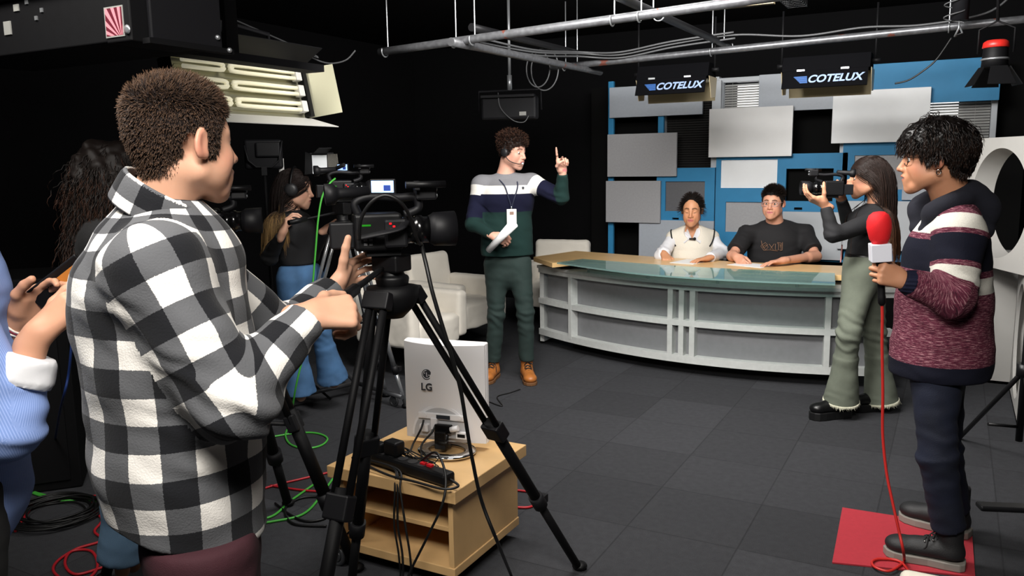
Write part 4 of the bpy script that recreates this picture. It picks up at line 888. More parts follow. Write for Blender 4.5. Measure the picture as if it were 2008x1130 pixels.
fcab('green_cable', [(-4.48,2.512,0), (-4.397,2.622,0), (-4.224,2.751,0), (-3.833,2.95,0), (-3.674,3.212,0), (-3.576,3.437,0), (-3.474,3.59,0), (-3.36,3.645,0), (-3.234,3.602,-0), (-3.182,3.489,0), (-3.233,3.407,0), (-3.358,3.423,0), (-3.49,3.519,0), (-3.571,3.617,-0)], M_gc, 'green cable ending in a loop on the floor behind the tripod', gG)
fcab('green_cable', [(-4.48,2.512,0), (-4.327,2.519,0), (-4.18,2.461,0), (-4.059,2.352,0), (-4.064,2.263,0), (-4.062,2.173,-0)], M_gc, 'green cable curve on the floor before the loudspeaker', gG)
fcab('green_cable', [(-4.272,2.361,-0), (-4.074,2.308,0), (-3.873,2.315,0), (-3.756,2.373,0), (-3.599,2.402,-0), (-3.104,2.36,0), (-2.828,2.468,0), (-2.677,2.603,0), (-2.615,2.738,0), (-2.726,3.009,-0), (-2.816,3.194,0)], M_gc, 'green cable running behind the man in plaid to the trolley', gG)
fcab('green_cable', [(-4.235,2.325,0), (-4.005,2.292,0), (-3.807,2.299,0), (-3.709,2.368,0), (-3.427,2.387,0), (-2.999,2.473,0), (-2.74,2.602,0), (-2.777,2.808,0), (-2.819,3.038,-0)], M_gc, 'second green cable running beside the first behind the man in plaid', gG)
cable('green_cable', [(-3.287,3.848,1.549), (-3.288,3.791,1.515), (-3.312,3.755,1.447), (-3.326,3.724,1.312), (-3.345,3.703,1.1), (-3.379,3.684,0.823), (-3.425,3.659,0.541), (-3.487,3.626,0.286), (-3.628,3.7,0), (-3.571,3.617,-0)], .006, M_gc, 'bright green cable hanging from the far camcorder to the floor')
cable('blue_cable', [(-2.844,1.869,1.259), (-2.877,1.851,1.048), (-2.954,1.866,0.859), (-3.14,1.936,0.673), (-4.526,2.703,0), (-4.368,2.516,0), (-4.37,2.432,0)], .005, M_bc, 'blue cable hanging down at the left to the floor')
fcab('blue_cable', [(-4.357,2.438,0), (-4.566,2.593,0), (-4.899,2.817,0), (-5.072,2.949,0)], M_bc, 'short blue cable on the floor by the loudspeaker', None, .005)
cl = MB(); r_ = np.random.default_rng(5); c0 = np.array((-3.686,2.207,0))
for k in range(11):
    rr = .17+.02*r_.normal(); cc = c0+np.array((r_.normal()*.025, r_.normal()*.025, .01+.006*(k % 5)))
    cl.tube([cc+np.array((math.cos(t)*rr*1.1, math.sin(t)*rr, .002*math.sin(5*t+k))) for t in np.linspace(0, 2*PI, 40, endpoint=False)], .005, 6, closed=True)
setp(cl.build('cable_coil', M_cab), 'coil of black cable on the floor at the lower left', 'cable coil')
fcab('black_cable', [(-2.823,2.752,0), (-2.683,2.692,0), (-2.549,2.666,0), (-2.49,2.738,0), (-2.565,2.88,0), (-2.671,2.909,-0), (-2.754,2.854,0), (-2.736,2.73,0), (-2.583,2.62,0), (-2.428,2.667,0)], M_cab, 'black cable loop on the floor left of the near tripod', None, .006)
fcab('black_cable', [(-2.73,4.679,0), (-2.605,4.634,0), (-2.742,4.808,0), (-2.71,4.936,0), (-2.687,5.048,0)], M_cab, 'thin black cable end on the carpet below the brown boots', None, .004)

# ---------------------------------------------------------------- people: builders
A3 = lambda *v: np.array(v, float)
def hframe(f, up=(0, 0, 1), roll=0.):
    f = nrm(f); l = nrm(np.cross(up, f)); u = np.cross(f, l)
    if roll: l, u = l*math.cos(roll)+u*math.sin(roll), u*math.cos(roll)-l*math.sin(roll)
    return np.stack((f, l, u), -1)
def skin_mat(name, tone, lip='#b0616a', brow='#2a1a14', red='#c8705f'):
    g = G(name, .48); a, x, y, z = g.attr(); o = g.obj(); n = g.noise(o, 30, 4)
    c = g.mix(g.math('MULTIPLY', n, .16), lin(tone), lin('#a8604a')); c = g.mix(g.math('MULTIPLY', y, .5), c, lin(red))
    c = g.mix(g.math('MULTIPLY', x, .8), c, lin(lip)); c = g.mix(z, c, lin(brow)); g.col(c)
    g.b.inputs['Specular IOR Level'].default_value = .35; g.b.inputs['Subsurface Weight'].default_value = .08; g.b.inputs['Subsurface Radius'].default_value = (.01, .004, .002)
    g.bump(g.noise(o, 900, 2), .12, .001); return g.m
def head(S, c, H, s=1., fem=False, eyes_shut=False):
    """skull, face, ears and nose; local x out of the face, y to the person's left, z up; ears at the origin"""
    L = lambda *p: c+s*(H@A3(*p)); E = lambda p, r, k=.012, op='u': S.ell(L(*p), A3(*r)*s, H, k*s, op)
    K = lambda a, b, ra, rb, k=.012: S.cone(L(*a), L(*b), ra*s, rb*s, k*s)
    w = .93 if fem else 1.
    E((-.012, 0, .042), (.098, .076*w, .082), .01); E((.03, 0, -.005), (.066, .064*w, .085), .03)
    for q in (-1, 1):
        K((.005, q*.052*w, -.055), (.062, q*.022*w, -.092 if not fem else -.088), .021, .020, .03)
        E((.062, q*.038*w, -.028), (.026, .022, .026), .02); E((.040, q*.046*w, -.052), (.032, .018, .03), .02)
        K((.082, q*.012, .026), (.068, q*.046, .024), .0085 if not fem else .006, .006, .016)
        E((.094, q*.031, .006), (.016, .016, .0105), .012, 's')
        if not eyes_shut: K((.0830, q*.020, .0130), (.0770, q*.043, .0108), .0070, .0062, .003); K((.0815, q*.021, -.0005), (.0755, q*.042, .0005), .0045, .0045, .003)
        else: E((.0765, q*.031, .006), (.0125, .0165, .0125), .003)
    K((.078, 0, -.096 if not fem else -.09), (.08, 0, -.1), .02, .018, .025)
    K((.09, 0, .016), (.109, 0, -.024), .0085*w, .0115*w, .012); E((.114, 0, -.028), (.0105, .0105, .0095), .006)
    for q in (-1, 1): E((.102, q*.0125, -.031), (.0105, .0085, .0075), .005); E((.107, q*.0065, -.039), (.005, .0035, .004), .003, 's')
    E((.088, 0, -.062), (.016, .03, .024), .02)
    K((.102, -.013, -.0545), (.102, .013, -.0545), .0048, .0048, .005); K((.099, -.02, -.057), (.105, 0, -.054), .0035, .005, .004); K((.099, .02, -.057), (.105, 0, -.054), .0035, .005, .004)
    E((.099, 0, -.0665), (.0075, .0155, .006), .005)
    E((.108, 0, -.0605), (.012, .024, .0016), .003, 's')
    for q in (-1, 1):
        Re = H@np.array(Matrix.Rotation(q*-.42, 3, 'Z')); Re = Re@np.array(Matrix.Rotation(.18, 3, 'Y'))
        S.ell(L(-.006, q*.082*w, .0), A3(.0195, .008, .032)*s, Re, .008*s); S.ell(L(-.002, q*.091*w, .004), A3(.0115, .006, .02)*s, Re, .005*s, 's')
        S.ell(L(.004, q*.079*w, -.022), A3(.008, .006, .01)*s, Re, .006*s)
def face_fab(V, c, H, s, fem=False, brow=True, brow_th=1.):
    P_ = ((V-c)@H)/s; x, y, z = P_.T; f = np.zeros((len(V), 3)); ay = np.abs(y)
    sm = lambda t: np.clip(t, 0, 1)
    lipd = np.sqrt((y/.025)**2+((z+.0605)/(.0115 if fem else .0095))**2); f[:, 0] = sm((1.15-lipd)/.3)*(x > .08)
    f[:, 1] = np.maximum(sm(1-np.linalg.norm((P_-A3(.062, 0, -.028))*A3(1, 0, 1), axis=1)/.04)*(ay > .02)*.55, sm(1-np.linalg.norm(P_-A3(.112, 0, -.028), axis=1)/.025)*.6)
    f[:, 1] = np.maximum(f[:, 1], sm((ay-.078)/.01)*(np.abs(z) < .045)*(np.abs(x) < .03)*.8)
    if brow:
        zc = .0265+.006*sm(ay/.03)-.008*sm((ay-.034)/.016); f[:, 2] = sm(1.35-np.abs(z-zc)/(.0048*brow_th))*(x > .045)*sm((ay-.009)/.004)*sm((.053-ay)/.006)*.92
    return f
def eyes(c, H, s, parent, iris='#3a2415', look=(1, 0, 0)):
    for q in (-1, 1):
        m = MB(); lk = nrm(look); fr = np.stack(frame(lk), -1); n = 20; rings = 14; V = []; R_ = .0122*s; o = c+s*(H@A3(.0758, q*.031, .0060))
        for i in range(rings+1):
            t = PI*.62*i/rings
            for k in range(n): a = 2*PI*k/n; V.append(o+H@(fr@(R_*A3(math.sin(t)*math.cos(a), math.sin(t)*math.sin(a), math.cos(t)))))
        for i in range(rings):
            t = PI*.62*(i+.5)/rings; m.cur = 2 if t < .2 else 1 if t < .5 else 0
            m._add([], []); m.f += [[len(m.v)+i*n+k, len(m.v)+(i+1)*n+k, len(m.v)+(i+1)*n+(k+1) % n, len(m.v)+i*n+(k+1) % n] for k in range(n)]; m.m += [m.cur]*n; m.sm += [True]*n
        m.v += [tuple(v) for v in V]
        m.build('eye', [mat('eye_white', '#e8e4df', .2), mat('iris_'+iris[1:], iris, .2), mat('pupil', '#050505', .1)], parent)
def hand(S, w, d, n, right, curl=(.35, .3, .2), spread=.06, s=1., thumb=None, curls=None, k=.004):
    """w wrist, d towards the fingers, n where the palm faces; curl in radians at the three joints"""
    d = nrm(d); n = nrm(np.asarray(n, float)-d*np.dot(n, d)); t = np.cross(d, n)*(1 if right else -1); w = np.asarray(w, float)
    p = lambda a, b, c_=0: w+s*(d*a+t*b+n*c_)
    S.cone(w-d*.03*s, p(.012, 0), .026*s, .027*s, .02, side=t, q=.72)
    for b0, b1, r in ((.016, .030, .0155), (.006, .010, .0155), (-.005, -.011, .015), (-.015, -.030, .014)): S.cone(p(.012, b0, .002), p(.088-.006*abs(b1-.01)/.03, b1), .0165*s, r*.82*s, .012)
    S.cone(p(.02, .022, .012), p(.055, .034, .012), .019*s, .013*s, .014)
    F_ = ((.030, .090, (.044, .026, .022), .0088), (.0105, .094, (.049, .030, .023), .009), (-.0105, .090, (.045, .028, .023), .0085), (-.029, .082, (.035, .021, .020), .0075))
    for i, (b, a, sg, r) in enumerate(F_):
        cu = curls[i] if curls else curl; dd = nrm(d+t*spread*(1.2-.8*i)); q = p(a-.006, b); ang = 0
        for j in range(3):
            ang += cu[j]; v = dd*math.cos(ang)+n*math.sin(ang); e = q+v*sg[j]*s; S.cone(q, e, r*s*(1-.07*j), r*s*(.93-.07*j), k if j else .007); q = e
    tb = thumb or ((.55, .75, .35), (.75, .45, .45), (.9, .2, .3)); q = p(.025, .030, .010); 
    for j, L_ in enumerate((.044, .034, .026)):
        v = nrm(d*tb[j][0]+t*tb[j][1]+n*tb[j][2]); e = q+v*L_*s; S.cone(q, e, (.0135-.0015*j)*s, (.012-.0015*j)*s, .006 if j else .012); q = e
def skin_body(J, H, s=1., fem=False, shut=False, side=None, thin=.8, hands=(), bare_arm=(), neck_r=None, h=.0045):
    """one continuous surface: head, neck, trunk, arms with hands, legs"""
    S = Solid(); c = J['head']; head(S, c, H, s, fem, shut); nr = neck_r or (.047 if fem else .057)
    nt = c+s*(H@A3(-.022, 0, -.05)); S.cone(nt, J['neck'], nr*s, nr*1.08*s, .025)
    S.cone(J['neck']-A3(0, 0, .03), J['shR']*.75+J['neck']*.25-A3(0, 0, .025), .045, .035, .04); S.cone(J['neck']-A3(0, 0, .03), J['shL']*.75+J['neck']*.25-A3(0, 0, .025), .045, .035, .04)
    ch = J['neck']*.72+J['pel']*.28; S.cone(ch, J['pel'], .115*thin, .1*thin, .06, side=side, q=.7); S.cone(J['neck'], ch, .05, .11*thin, .05, side=side, q=.72)
    for q in 'RL':
        t = 1. if q in bare_arm else .72
        S.cone(J['sh'+q], J['el'+q], .045*t, .038*t, .02); S.cone(J['el'+q], J['wr'+q], .041*t, .027*t, .015)
        if q in bare_arm: m = J['el'+q]*.75+J['wr'+q]*.25; S.cone(J['el'+q], m, .04, .044, .02)
        if 'hip'+q in J: S.cone(J['hip'+q], J['kn'+q], .06*thin, .045*thin, .03); S.cone(J['kn'+q], J['an'+q], .042*thin, .033*thin, .02)
    for a, k in hands: hand(S, J['wr'+('R' if k.get('right') else 'L')], *a, **k)
    return S
def to_mesh(name, S, h, m, parent, fabf=None, disp=None, sm=1, corner=None):
    V, Q = S.surf(h)
    if sm: V = smooth_mesh(V, Q, sm)
    if disp: V = V+normals(V, Q)*disp(V)[:, None]
    me = pmesh(V, Q, fab=fabf(V) if fabf else None)
    if corner: a = me.attributes.new('fab', 'FLOAT_VECTOR', 'CORNER'); a.data.foreach_set('vector', corner(V, Q).astype(np.float32).ravel())
    return link(name, me, m, parent)
# ---- garments
class Garment(Solid):
    def __init__(s, side): super().__init__(); s.side = nrm(side); s.b = []
    def trunk(s, st, k=.05, R=.17):
        """st: (centre, half width, half depth) from top to bottom"""
        st = list(st); c0, w0, d0 = st[0]; st[0] = (np.asarray(c0, float)-A3(0, 0, w0*.8), w0, d0)
        s.tr = [np.asarray(p[0], float) for p in st]; s.R = R
        for i in range(len(st)-1):
            (a, wa, da), (b, wb, db) = st[i], st[i+1]; s.cone(a, b, wa, wb, k, side=s.side, q=(da/wa+db/wb)/2, bone='t')
    def limb(s, pts, rad, tag, k=.03, flat_end=True, q=1., side=None):
        pts = [np.asarray(p, float) for p in pts]; off = 0
        for i in range(len(pts)-1):
            last = i == len(pts)-2
            s.cone(pts[i], pts[i+1], rad[i], rad[i+1], k if i else .045, side=side, q=q, flat=last and flat_end, bone=(tag, pts[i], pts[i+1], off)); off += np.linalg.norm(pts[i+1]-pts[i])
    def corners(s, V, Q, yoke=None):
        """cloth coordinates per face corner, each face wholly on one limb or on the trunk"""
        who = s.owner(V, lambda b: b is not None); tg = np.array([0 if (p[5] is None or p[5] == 't' or p[5][0] >= 5) else p[5][0] for p in s.p])
        gv = tg[np.maximum(who, 0)]; fg = np.median(gv[Q], axis=1).astype(int); out = np.zeros(Q.shape+(3,)); bot, top = s.tr[-1], s.tr[0]
        for q in set(fg.tolist()):
            m = fg == q; vi = np.unique(Q[m]); P_ = V[vi]
            if q == 0:
                w = A3(0, 0, 1.); x = s.side; yy = nrm(np.cross(w, x)); t = np.clip((P_[:, 2]-bot[2])/(top[2]-bot[2]+1e-9), 0, 1)[:, None]; d = P_-(bot+(top-bot)*t); th = np.arctan2(d@x, d@yy); R = s.R; al = P_[:, 2]-bot[2]
                if s.arc: al = al+np.clip((P_[:, 2]-top[2]-.02)/.1, 0, 1)*np.maximum(0, .17-np.hypot(d@x, d@yy))*.9
            else:
                bs = [(p[5], p[0](P_)) for p in s.p if p[5] is not None and p[5] != 't' and p[5][0] == q]; D_ = np.stack([b[1] for b in bs], 1); W = np.exp(-(D_-D_.min(1, keepdims=True))/.012); W /= W.sum(1, keepdims=True); cs = sn = al = 0; R = s.Rl
                for i, (b, _) in enumerate(bs):
                    tag, a_, e_, off = b; w = nrm(e_-a_); x = nrm(s.side-w*np.dot(s.side, w)+1e-3); yy = np.cross(w, x); d = P_-a_; t_ = np.arctan2(d@x, d@yy); cs = cs+W[:, i]*np.cos(t_); sn = sn+W[:, i]*np.sin(t_); al = al+W[:, i]*(off+d@w)
                th = np.arctan2(sn, cs)
            f = np.zeros((len(V), 3)); f[vi] = np.stack((th*R, al, 0*al+q), -1); c = f[Q[m]]; per = 2*PI*R; c0 = c[:, :1, 0]; c[:, :, 0] = c0+(c[:, :, 0]-c0+per/2) % per-per/2; out[m] = c
        return out
    Rl = .0707; arc = False
    def fab(s, V):
        """cloth coordinates: x round the limb or trunk, y along it, z which limb"""
        who = s.owner(V, lambda b: b is not None); o = np.zeros((len(V), 3)); top, bot = s.tr[0], s.tr[-1]
        for i in set(who.tolist()):
            m = who == i; b = s.p[i][5]; P_ = V[m]
            if b == 't': a_, w = bot, A3(0, 0, 1.); x = s.side; yy = nrm(np.cross(w, x)); t = np.clip((P_[:, 2]-bot[2])/(top[2]-bot[2]+1e-9), 0, 1)[:, None]; d = P_-(bot+(top-bot)*t); o[m] = np.stack((np.arctan2(d@x, d@yy)*s.R, P_[:, 2]-bot[2], 0*d[:, 0]), -1)
            else:
                tag, a_, e_, off = b; w = nrm(e_-a_); x = nrm(s.side-w*np.dot(s.side, w)+1e-3); yy = np.cross(w, x); d = P_-a_; o[m] = np.stack((np.arctan2(d@x, d@yy)*.062, off+d@w, 0*d[:, 0]+tag), -1)
        return o
def fold(amp, sc, seed, joints=(), zs=1.6):
    """cloth folds: broad noise plus tighter rings near the bent joints"""
    def f(V):
        d = wob(V*A3(1, 1, zs), sc, seed)*amp
        for p, r, a in joints:
            w = np.exp(-(np.linalg.norm(V-p, axis=1)/r)**2); d = d+w*a*np.sin(V@A3(31, 23, 100)+5*wob(V, 16, seed+1))*(.5+.5*wob(V, 12, seed+2))
        return d
    return f
def trousers(J, side, r=(.098, .085, .06, .055), waist=None, m=None, parent=None, name='trousers', hem=None, seed=1, amp=.004, hipr=.0, h=.009, knee=.007, hemcut=.9):
    g = Garment(side); w = waist if waist is not None else J['pel']+A3(0, 0, .1)
    hw = r[0]*1.62+hipr; g.trunk([(w, hw*.9, hw*.66), (J['pel'], hw, hw*.72), (J['pel']-A3(0, 0, .06), hw*.96, hw*.7)], .04)
    jn = []
    for q in 'RL':
        a, k, n = J['hip'+q], J['kn'+q], J['an'+q]; e = k+(n-k)*hemcut; g.limb([a, k, e] if hem is None else [a, k, k+(e-k)*.35, e], [r[0], r[1]*.86, r[3]] if hem is None else [r[0], r[1]*.8, r[2], hem], 1 if q == 'L' else 2, .03); jn.append((k, .12, knee)); jn.append((e, .09, knee*.6))
    g.cut(w, (0, 0, 1)); return to_mesh(name, g, h, m, parent, g.fab, fold(amp, 22, seed, jn)), g
def shoe(parent, heel, d, L=.28, m=None, sole=None, lace=None, sole_h=.028, shaft=.1, w=.046, name='shoe', eyelets=None):
    """heel: floor point under the heel; d: where the toe points"""
    d = nrm(np.asarray(d)*A3(1, 1, 0)); l = A3(-d[1], d[0], 0); R_ = np.stack((d, l, A3(0, 0, 1)), -1); o = np.asarray(heel, float); P_ = lambda x, y, z: o+R_@A3(x, y, z)
    S = Solid(); k = L/.28
    S.cone(P_(.045*k, 0, sole_h+.03), P_(.20*k, 0, sole_h+.022), w*.86, w*.84, .02, side=l, q=.8); S.ell(P_(.225*k, 0, sole_h+.022), (.052*k, w*.98, .034), R_, .02)
    S.cone(P_(.05*k, 0, sole_h+.02), P_(.055*k, 0, sole_h+.02+shaft), w*.86, w*.95, .025, flat=True); S.cone(P_(.10*k, 0, sole_h+.04), P_(.16*k, 0, sole_h+.03), .035, .034, .03)
    S.cut(P_(0, 0, sole_h*.9), (0, 0, -1), .003)
    up = to_mesh(name, S, .006, m, parent)
    pr = [(-.005*k, 0)]+[(.28*k*x-.003, y*w) for x, y in ((0, .6), (.06, .92), (.25, .98), (.45, .9), (.7, 1.08), (.86, 1.0), (.96, .66), (1.015, 0))]; pr = pr+[(x, -y) for x, y in pr[-2:0:-1]]
    MB().prism(pr[::-1], sole_h, P_(0, 0, .001), d, l, A3(0, 0, 1)).build('sole', sole, up, bevel=.004)
    if lace:
        b = MB()
        for i in range(4 if shaft < .13 else 7):
            x, z = ((.168-.028*i)*k, sole_h+.058+.012*i) if i < 3 else (.103*k, sole_h+.082+.021*(i-2)); b.tube([P_(x, -.026, z-.006), P_(x-.008, 0, z+.009), P_(x-.02, .026, z)], .0035, 6); b.tube([P_(x, .026, z-.006), P_(x-.008, 0, z+.010), P_(x-.02, -.026, z)], .0035, 6)
        b.tube(spl([P_(.09*k, .0, sole_h+.11), P_(.12*k, .035, sole_h+.10), P_(.13*k, .045, sole_h+.05), P_(.15*k, .04, sole_h+.03)], 5), .003, 6); b.build('laces', lace, up)
    if eyelets:
        b = MB()
        for i in range(4):
            for q in (-1, 1): b.ball(P_((.165-.028*i)*k, q*.029, sole_h+.052+.012*i), .005, 8)
        b.build('eyelets', eyelets, up)
    return up
# ---- hair
def strands(P0, D0, L_, r, steps=6, grav=.3, curl=0., cfreq=9., wave=0., collide=None, off=.004, seed=0, stiff=.75, pull=None):
    """hair as thin tapered three-sided tubes: roots P0, first directions D0, lengths L_"""
    R_ = np.random.default_rng(seed); n = len(P0); L_ = np.broadcast_to(L_, (n,)); st = L_/steps; P_ = P0.copy(); D = D0.copy(); path = [P_.copy()]; ph = R_.uniform(0, 6.28, n); ax = R_.normal(size=(n, 3)); ax /= np.linalg.norm(ax, axis=1)[:, None]
    for i in range(steps):
        g = np.tile(A3(0, 0, -1.), (n, 1)); v = D*stiff+g*grav
        if pull is not None: v += pull(P_)
        if curl:
            a = ph+cfreq*i*st[:, None].mean()*60/steps; b1 = np.cross(D, ax); b2 = np.cross(D, b1); v += curl*(np.cos(a+i*1.4)[:, None]*b1+np.sin(a+i*1.4)[:, None]*b2)
        if wave: v += wave*np.sin(ph*0.25+i*1.9)[:, None]*np.cross(D, A3(0, 0, 1.))
        v /= np.linalg.norm(v, axis=1)[:, None]+1e-9; P_ = P_+v*st[:, None]
        if collide is not None:
            for _ in range(2):
                f = collide.at(P_); m = f < off
                if m.any(): P_[m] += collide.grad(P_[m])*(off-f[m]+.0005)[:, None]
        D = P_-path[-1]; D /= np.linalg.norm(D, axis=1)[:, None]+1e-9; path.append(P_.copy())
    Pt = np.stack(path, 1); T = np.gradient(Pt, axis=1); T /= np.linalg.norm(T, axis=2, keepdims=True)+1e-9
    B1 = np.cross(T, A3(.31, .52, .79)); B1 /= np.linalg.norm(B1, axis=2, keepdims=True)+1e-9; B2 = np.cross(T, B1); m = steps+1
    tap = np.interp(np.arange(m)/steps, [0, .15, .7, 1], [.7, 1, .85, .15]); rr = (r*R_.uniform(.7, 1.3, n))[:, None, None]*tap[None, :, None]
    V = np.stack([Pt+rr*(B1*math.cos(a)+B2*math.sin(a)) for a in (0, 2.094, 4.189)], 2).reshape(-1, 3)
    base = (np.arange(n)*m*3)[:, None, None, None]; i = np.arange(steps)[None, :, None, None]*3; k = np.arange(3)[None, None, :, None]; k2 = (k+1) % 3
    Q = np.concatenate(np.broadcast_arrays(base+i+k, base+i+k2, base+i+3+k2, base+i+3+k), -1).reshape(-1, 4)
    t = np.broadcast_to((np.arange(m)/steps)[None, :, None], (n, m, 3)).reshape(-1); rd = np.broadcast_to(R_.uniform(0, 1, n)[:, None, None], (n, m, 3)).reshape(-1)
    return V, Q, np.stack((t, rd, 0*t), -1)
def scalp(c, H, s, mask, n, seed=0, rx=(.100, .078, .084), cz=.042, cx=-.012, lift=1.):
    """points and outward normals spread over the skull where mask(local) holds"""
    R_ = np.random.default_rng(seed); u = R_.normal(size=(n*4, 3)); u /= np.linalg.norm(u, axis=1)[:, None]; r = A3(*rx)*lift
    p = u*r+A3(cx, 0, cz); nn = u/r; nn /= np.linalg.norm(nn, axis=1)[:, None]; k = mask(p); p, nn = p[k][:n], nn[k][:n]
    return c+s*(p@H.T), nn@H.T, p
def hairline(sb=-.02, front=.058, nape=-.07, ear=.022):
    X = [-.13, -.038, -.032, .010, .014, .032, .042, .062, .1]; Z = [nape, nape+.015, ear, ear, sb, sb, front*.55, front, front]
    return lambda p: p[:, 2]+.45*np.clip(np.abs(p[:, 1])-.028, 0, .04)*(p[:, 0] > .03) > np.interp(p[:, 0], X, Z)
def cap(c, H, s, mask, th=.006, h=.005, fem=1., seed=0, amp=.003, shape=None):
    """close-fitting hair layer over the skull, open below the hairline"""
    S = Solid().ell(c+s*(H@A3(-.012, 0, .042)), A3(.098+th, (.076+th)*fem, .082+th)*s, H)
    S.cone(c+s*(H@A3(-.045, 0, .0)), c+s*(H@A3(-.035, 0, -.06)), .052*s*fem+th, .042*s*fem+th, .02)
    for q in (-1, 1): S.cone(c+s*(H@A3(.024, q*.062*fem, .03)), c+s*(H@A3(.024, q*.062*fem, -.02)), .012*s+th*.4, .010*s+th*.4, .02)
    if shape: shape(S)
    V, Q = S.surf(h); P_ = ((V-c)@H)/s; keep = mask(P_)
    Q = Q[keep[Q].all(1)]; V = V+normals(V, Q)*(wob(V, 130, seed)*amp)[:, None]; return V, Q, np.zeros((len(V), 3))+A3(0, .15, 0)
def cap_roots(cp, n, c, H, s, seed=0):
    V, Q, _ = cp; N = normals(V, Q); u = np.unique(Q); i = np.random.default_rng(seed).choice(u, n); return V[i]+np.random.default_rng(seed+1).normal(size=(n, 3))*.0015, N[i], ((V[i]-c)@H)/s
def settle(g, p, d, gap=.004):
    """lay a point on the cloth, coming in along -d"""
    p = np.asarray(p, float)+np.asarray(d)*.2
    for _ in range(40):
        f = g.at(p[None])[0]-gap
        if f <= 0: break
        p = p-np.asarray(d)*max(f*.8, .001)
    return p
def join_hair(name, parts, m, parent):
    V, Q, F_ = [], [], []; b = 0
    for v, q, f in parts: V.append(v); Q.append(q+b); F_.append(f); b += len(v)
    V, Q, F_ = np.concatenate(V), np.concatenate(Q), np.concatenate(F_); used = np.unique(Q); mp = np.full(len(V), -1); mp[used] = np.arange(len(used))
    return link(name, pmesh(V[used], mp[Q], fab=F_[used]), m, parent)
def hair_mat(name, root, tip=None, rough=.6, rnd=.35, tip0=.55):
    g = G(name, rough); a, x, y, z = g.attr(); c = lin(root); tp = lin(tip or root)
    f = g.n('ShaderNodeMapRange', {0: x, 1: tip0, 2: 1., 3: 0., 4: 1.}); col = g.mix(f, c, tp)
    v = g.n('ShaderNodeVectorMath', {0: col, 'Scale': g.math('MULTIPLY_ADD', y, 2*rnd, 1-rnd)}, operation='SCALE'); g.col(v)
    g.b.inputs['Specular IOR Level'].default_value = .22; return g.m
def person(pos, label): return empty('person', (pos[0], pos[1], 0), label, 'person')
def back_pull(c, H, k=.8):
    """keeps long hair off the face: sweeps it back while it is beside the head"""
    def f(P_):
        q = (P_-c)@H; w = np.clip((q[:, 2]+.16)/.05, 0, 1)*np.clip((q[:, 0]+.035)/.05, 0, 1); return -(w*k)[:, None]*H[:, 0]
    return f

# ---------------------------------------------------------------- the people
def JJ(**k): return {a: np.asarray(b, float) for a, b in k.items()}
M_lace = mat('dark_laces', '#141416', .8); M_eyelet = mat('eyelet_metal', '#9a9a98', .3, metal=.8)
def frontlace(c, H, s, parent, col='#120c0a', shut=True):
    for q in (-1, 1):
        P_ = [c+s*(H@A3(.0905-.010*abs(t)**2-.004*(t > 0), q*(.031+.0145*t), .0005-.0035*(1-t*t))) for t in np.linspace(-1, 1, 9)]
        MB().tube(P_, [.0006, .0012, .0015, .0017, .0017, .0017, .0015, .0012, .0006], 6).build('eyelashes', mat('lash', col, .6), parent)
# ======== man in the plaid overshirt, nearest left
def plaid_mat():
    g = G('buffalo_check_flannel', .92, .06); a, x, y, z = g.attr(); o = g.obj(); w = .111
    n = g.noise(o, 420, 2); wv = g.math('MULTIPLY_ADD', n, .004, -.002)
    bx = g.math('LESS_THAN', g.math('FRACT', g.math('ADD', g.math('DIVIDE', g.math('ADD', x, wv), w), 10.15)), .5); by = g.math('LESS_THAN', g.math('FRACT', g.math('ADD', g.math('DIVIDE', g.math('ADD', y, wv), w), g.math('MULTIPLY_ADD', g.math('GREATER_THAN', z, .5), .45, 10.3))), .5)
    s = g.math('MULTIPLY', g.math('ADD', bx, by), .5)
    tw = g.math('MULTIPLY', g.math('MULTIPLY', g.math('SUBTRACT', n, .5), g.math('SUBTRACT', 1., g.math('ABSOLUTE', g.math('MULTIPLY_ADD', s, 2., -1.)))), .35)
    c = g.ramp(g.math('ADD', s, tw), [(0, '#15161a'), (.27, '#56575a'), (.73, '#e3dfd9')], 'CONSTANT'); g.col(c); g.bump(g.noise(o, 260, 3), .35, .003); return g.m
M_plaid = plaid_mat()
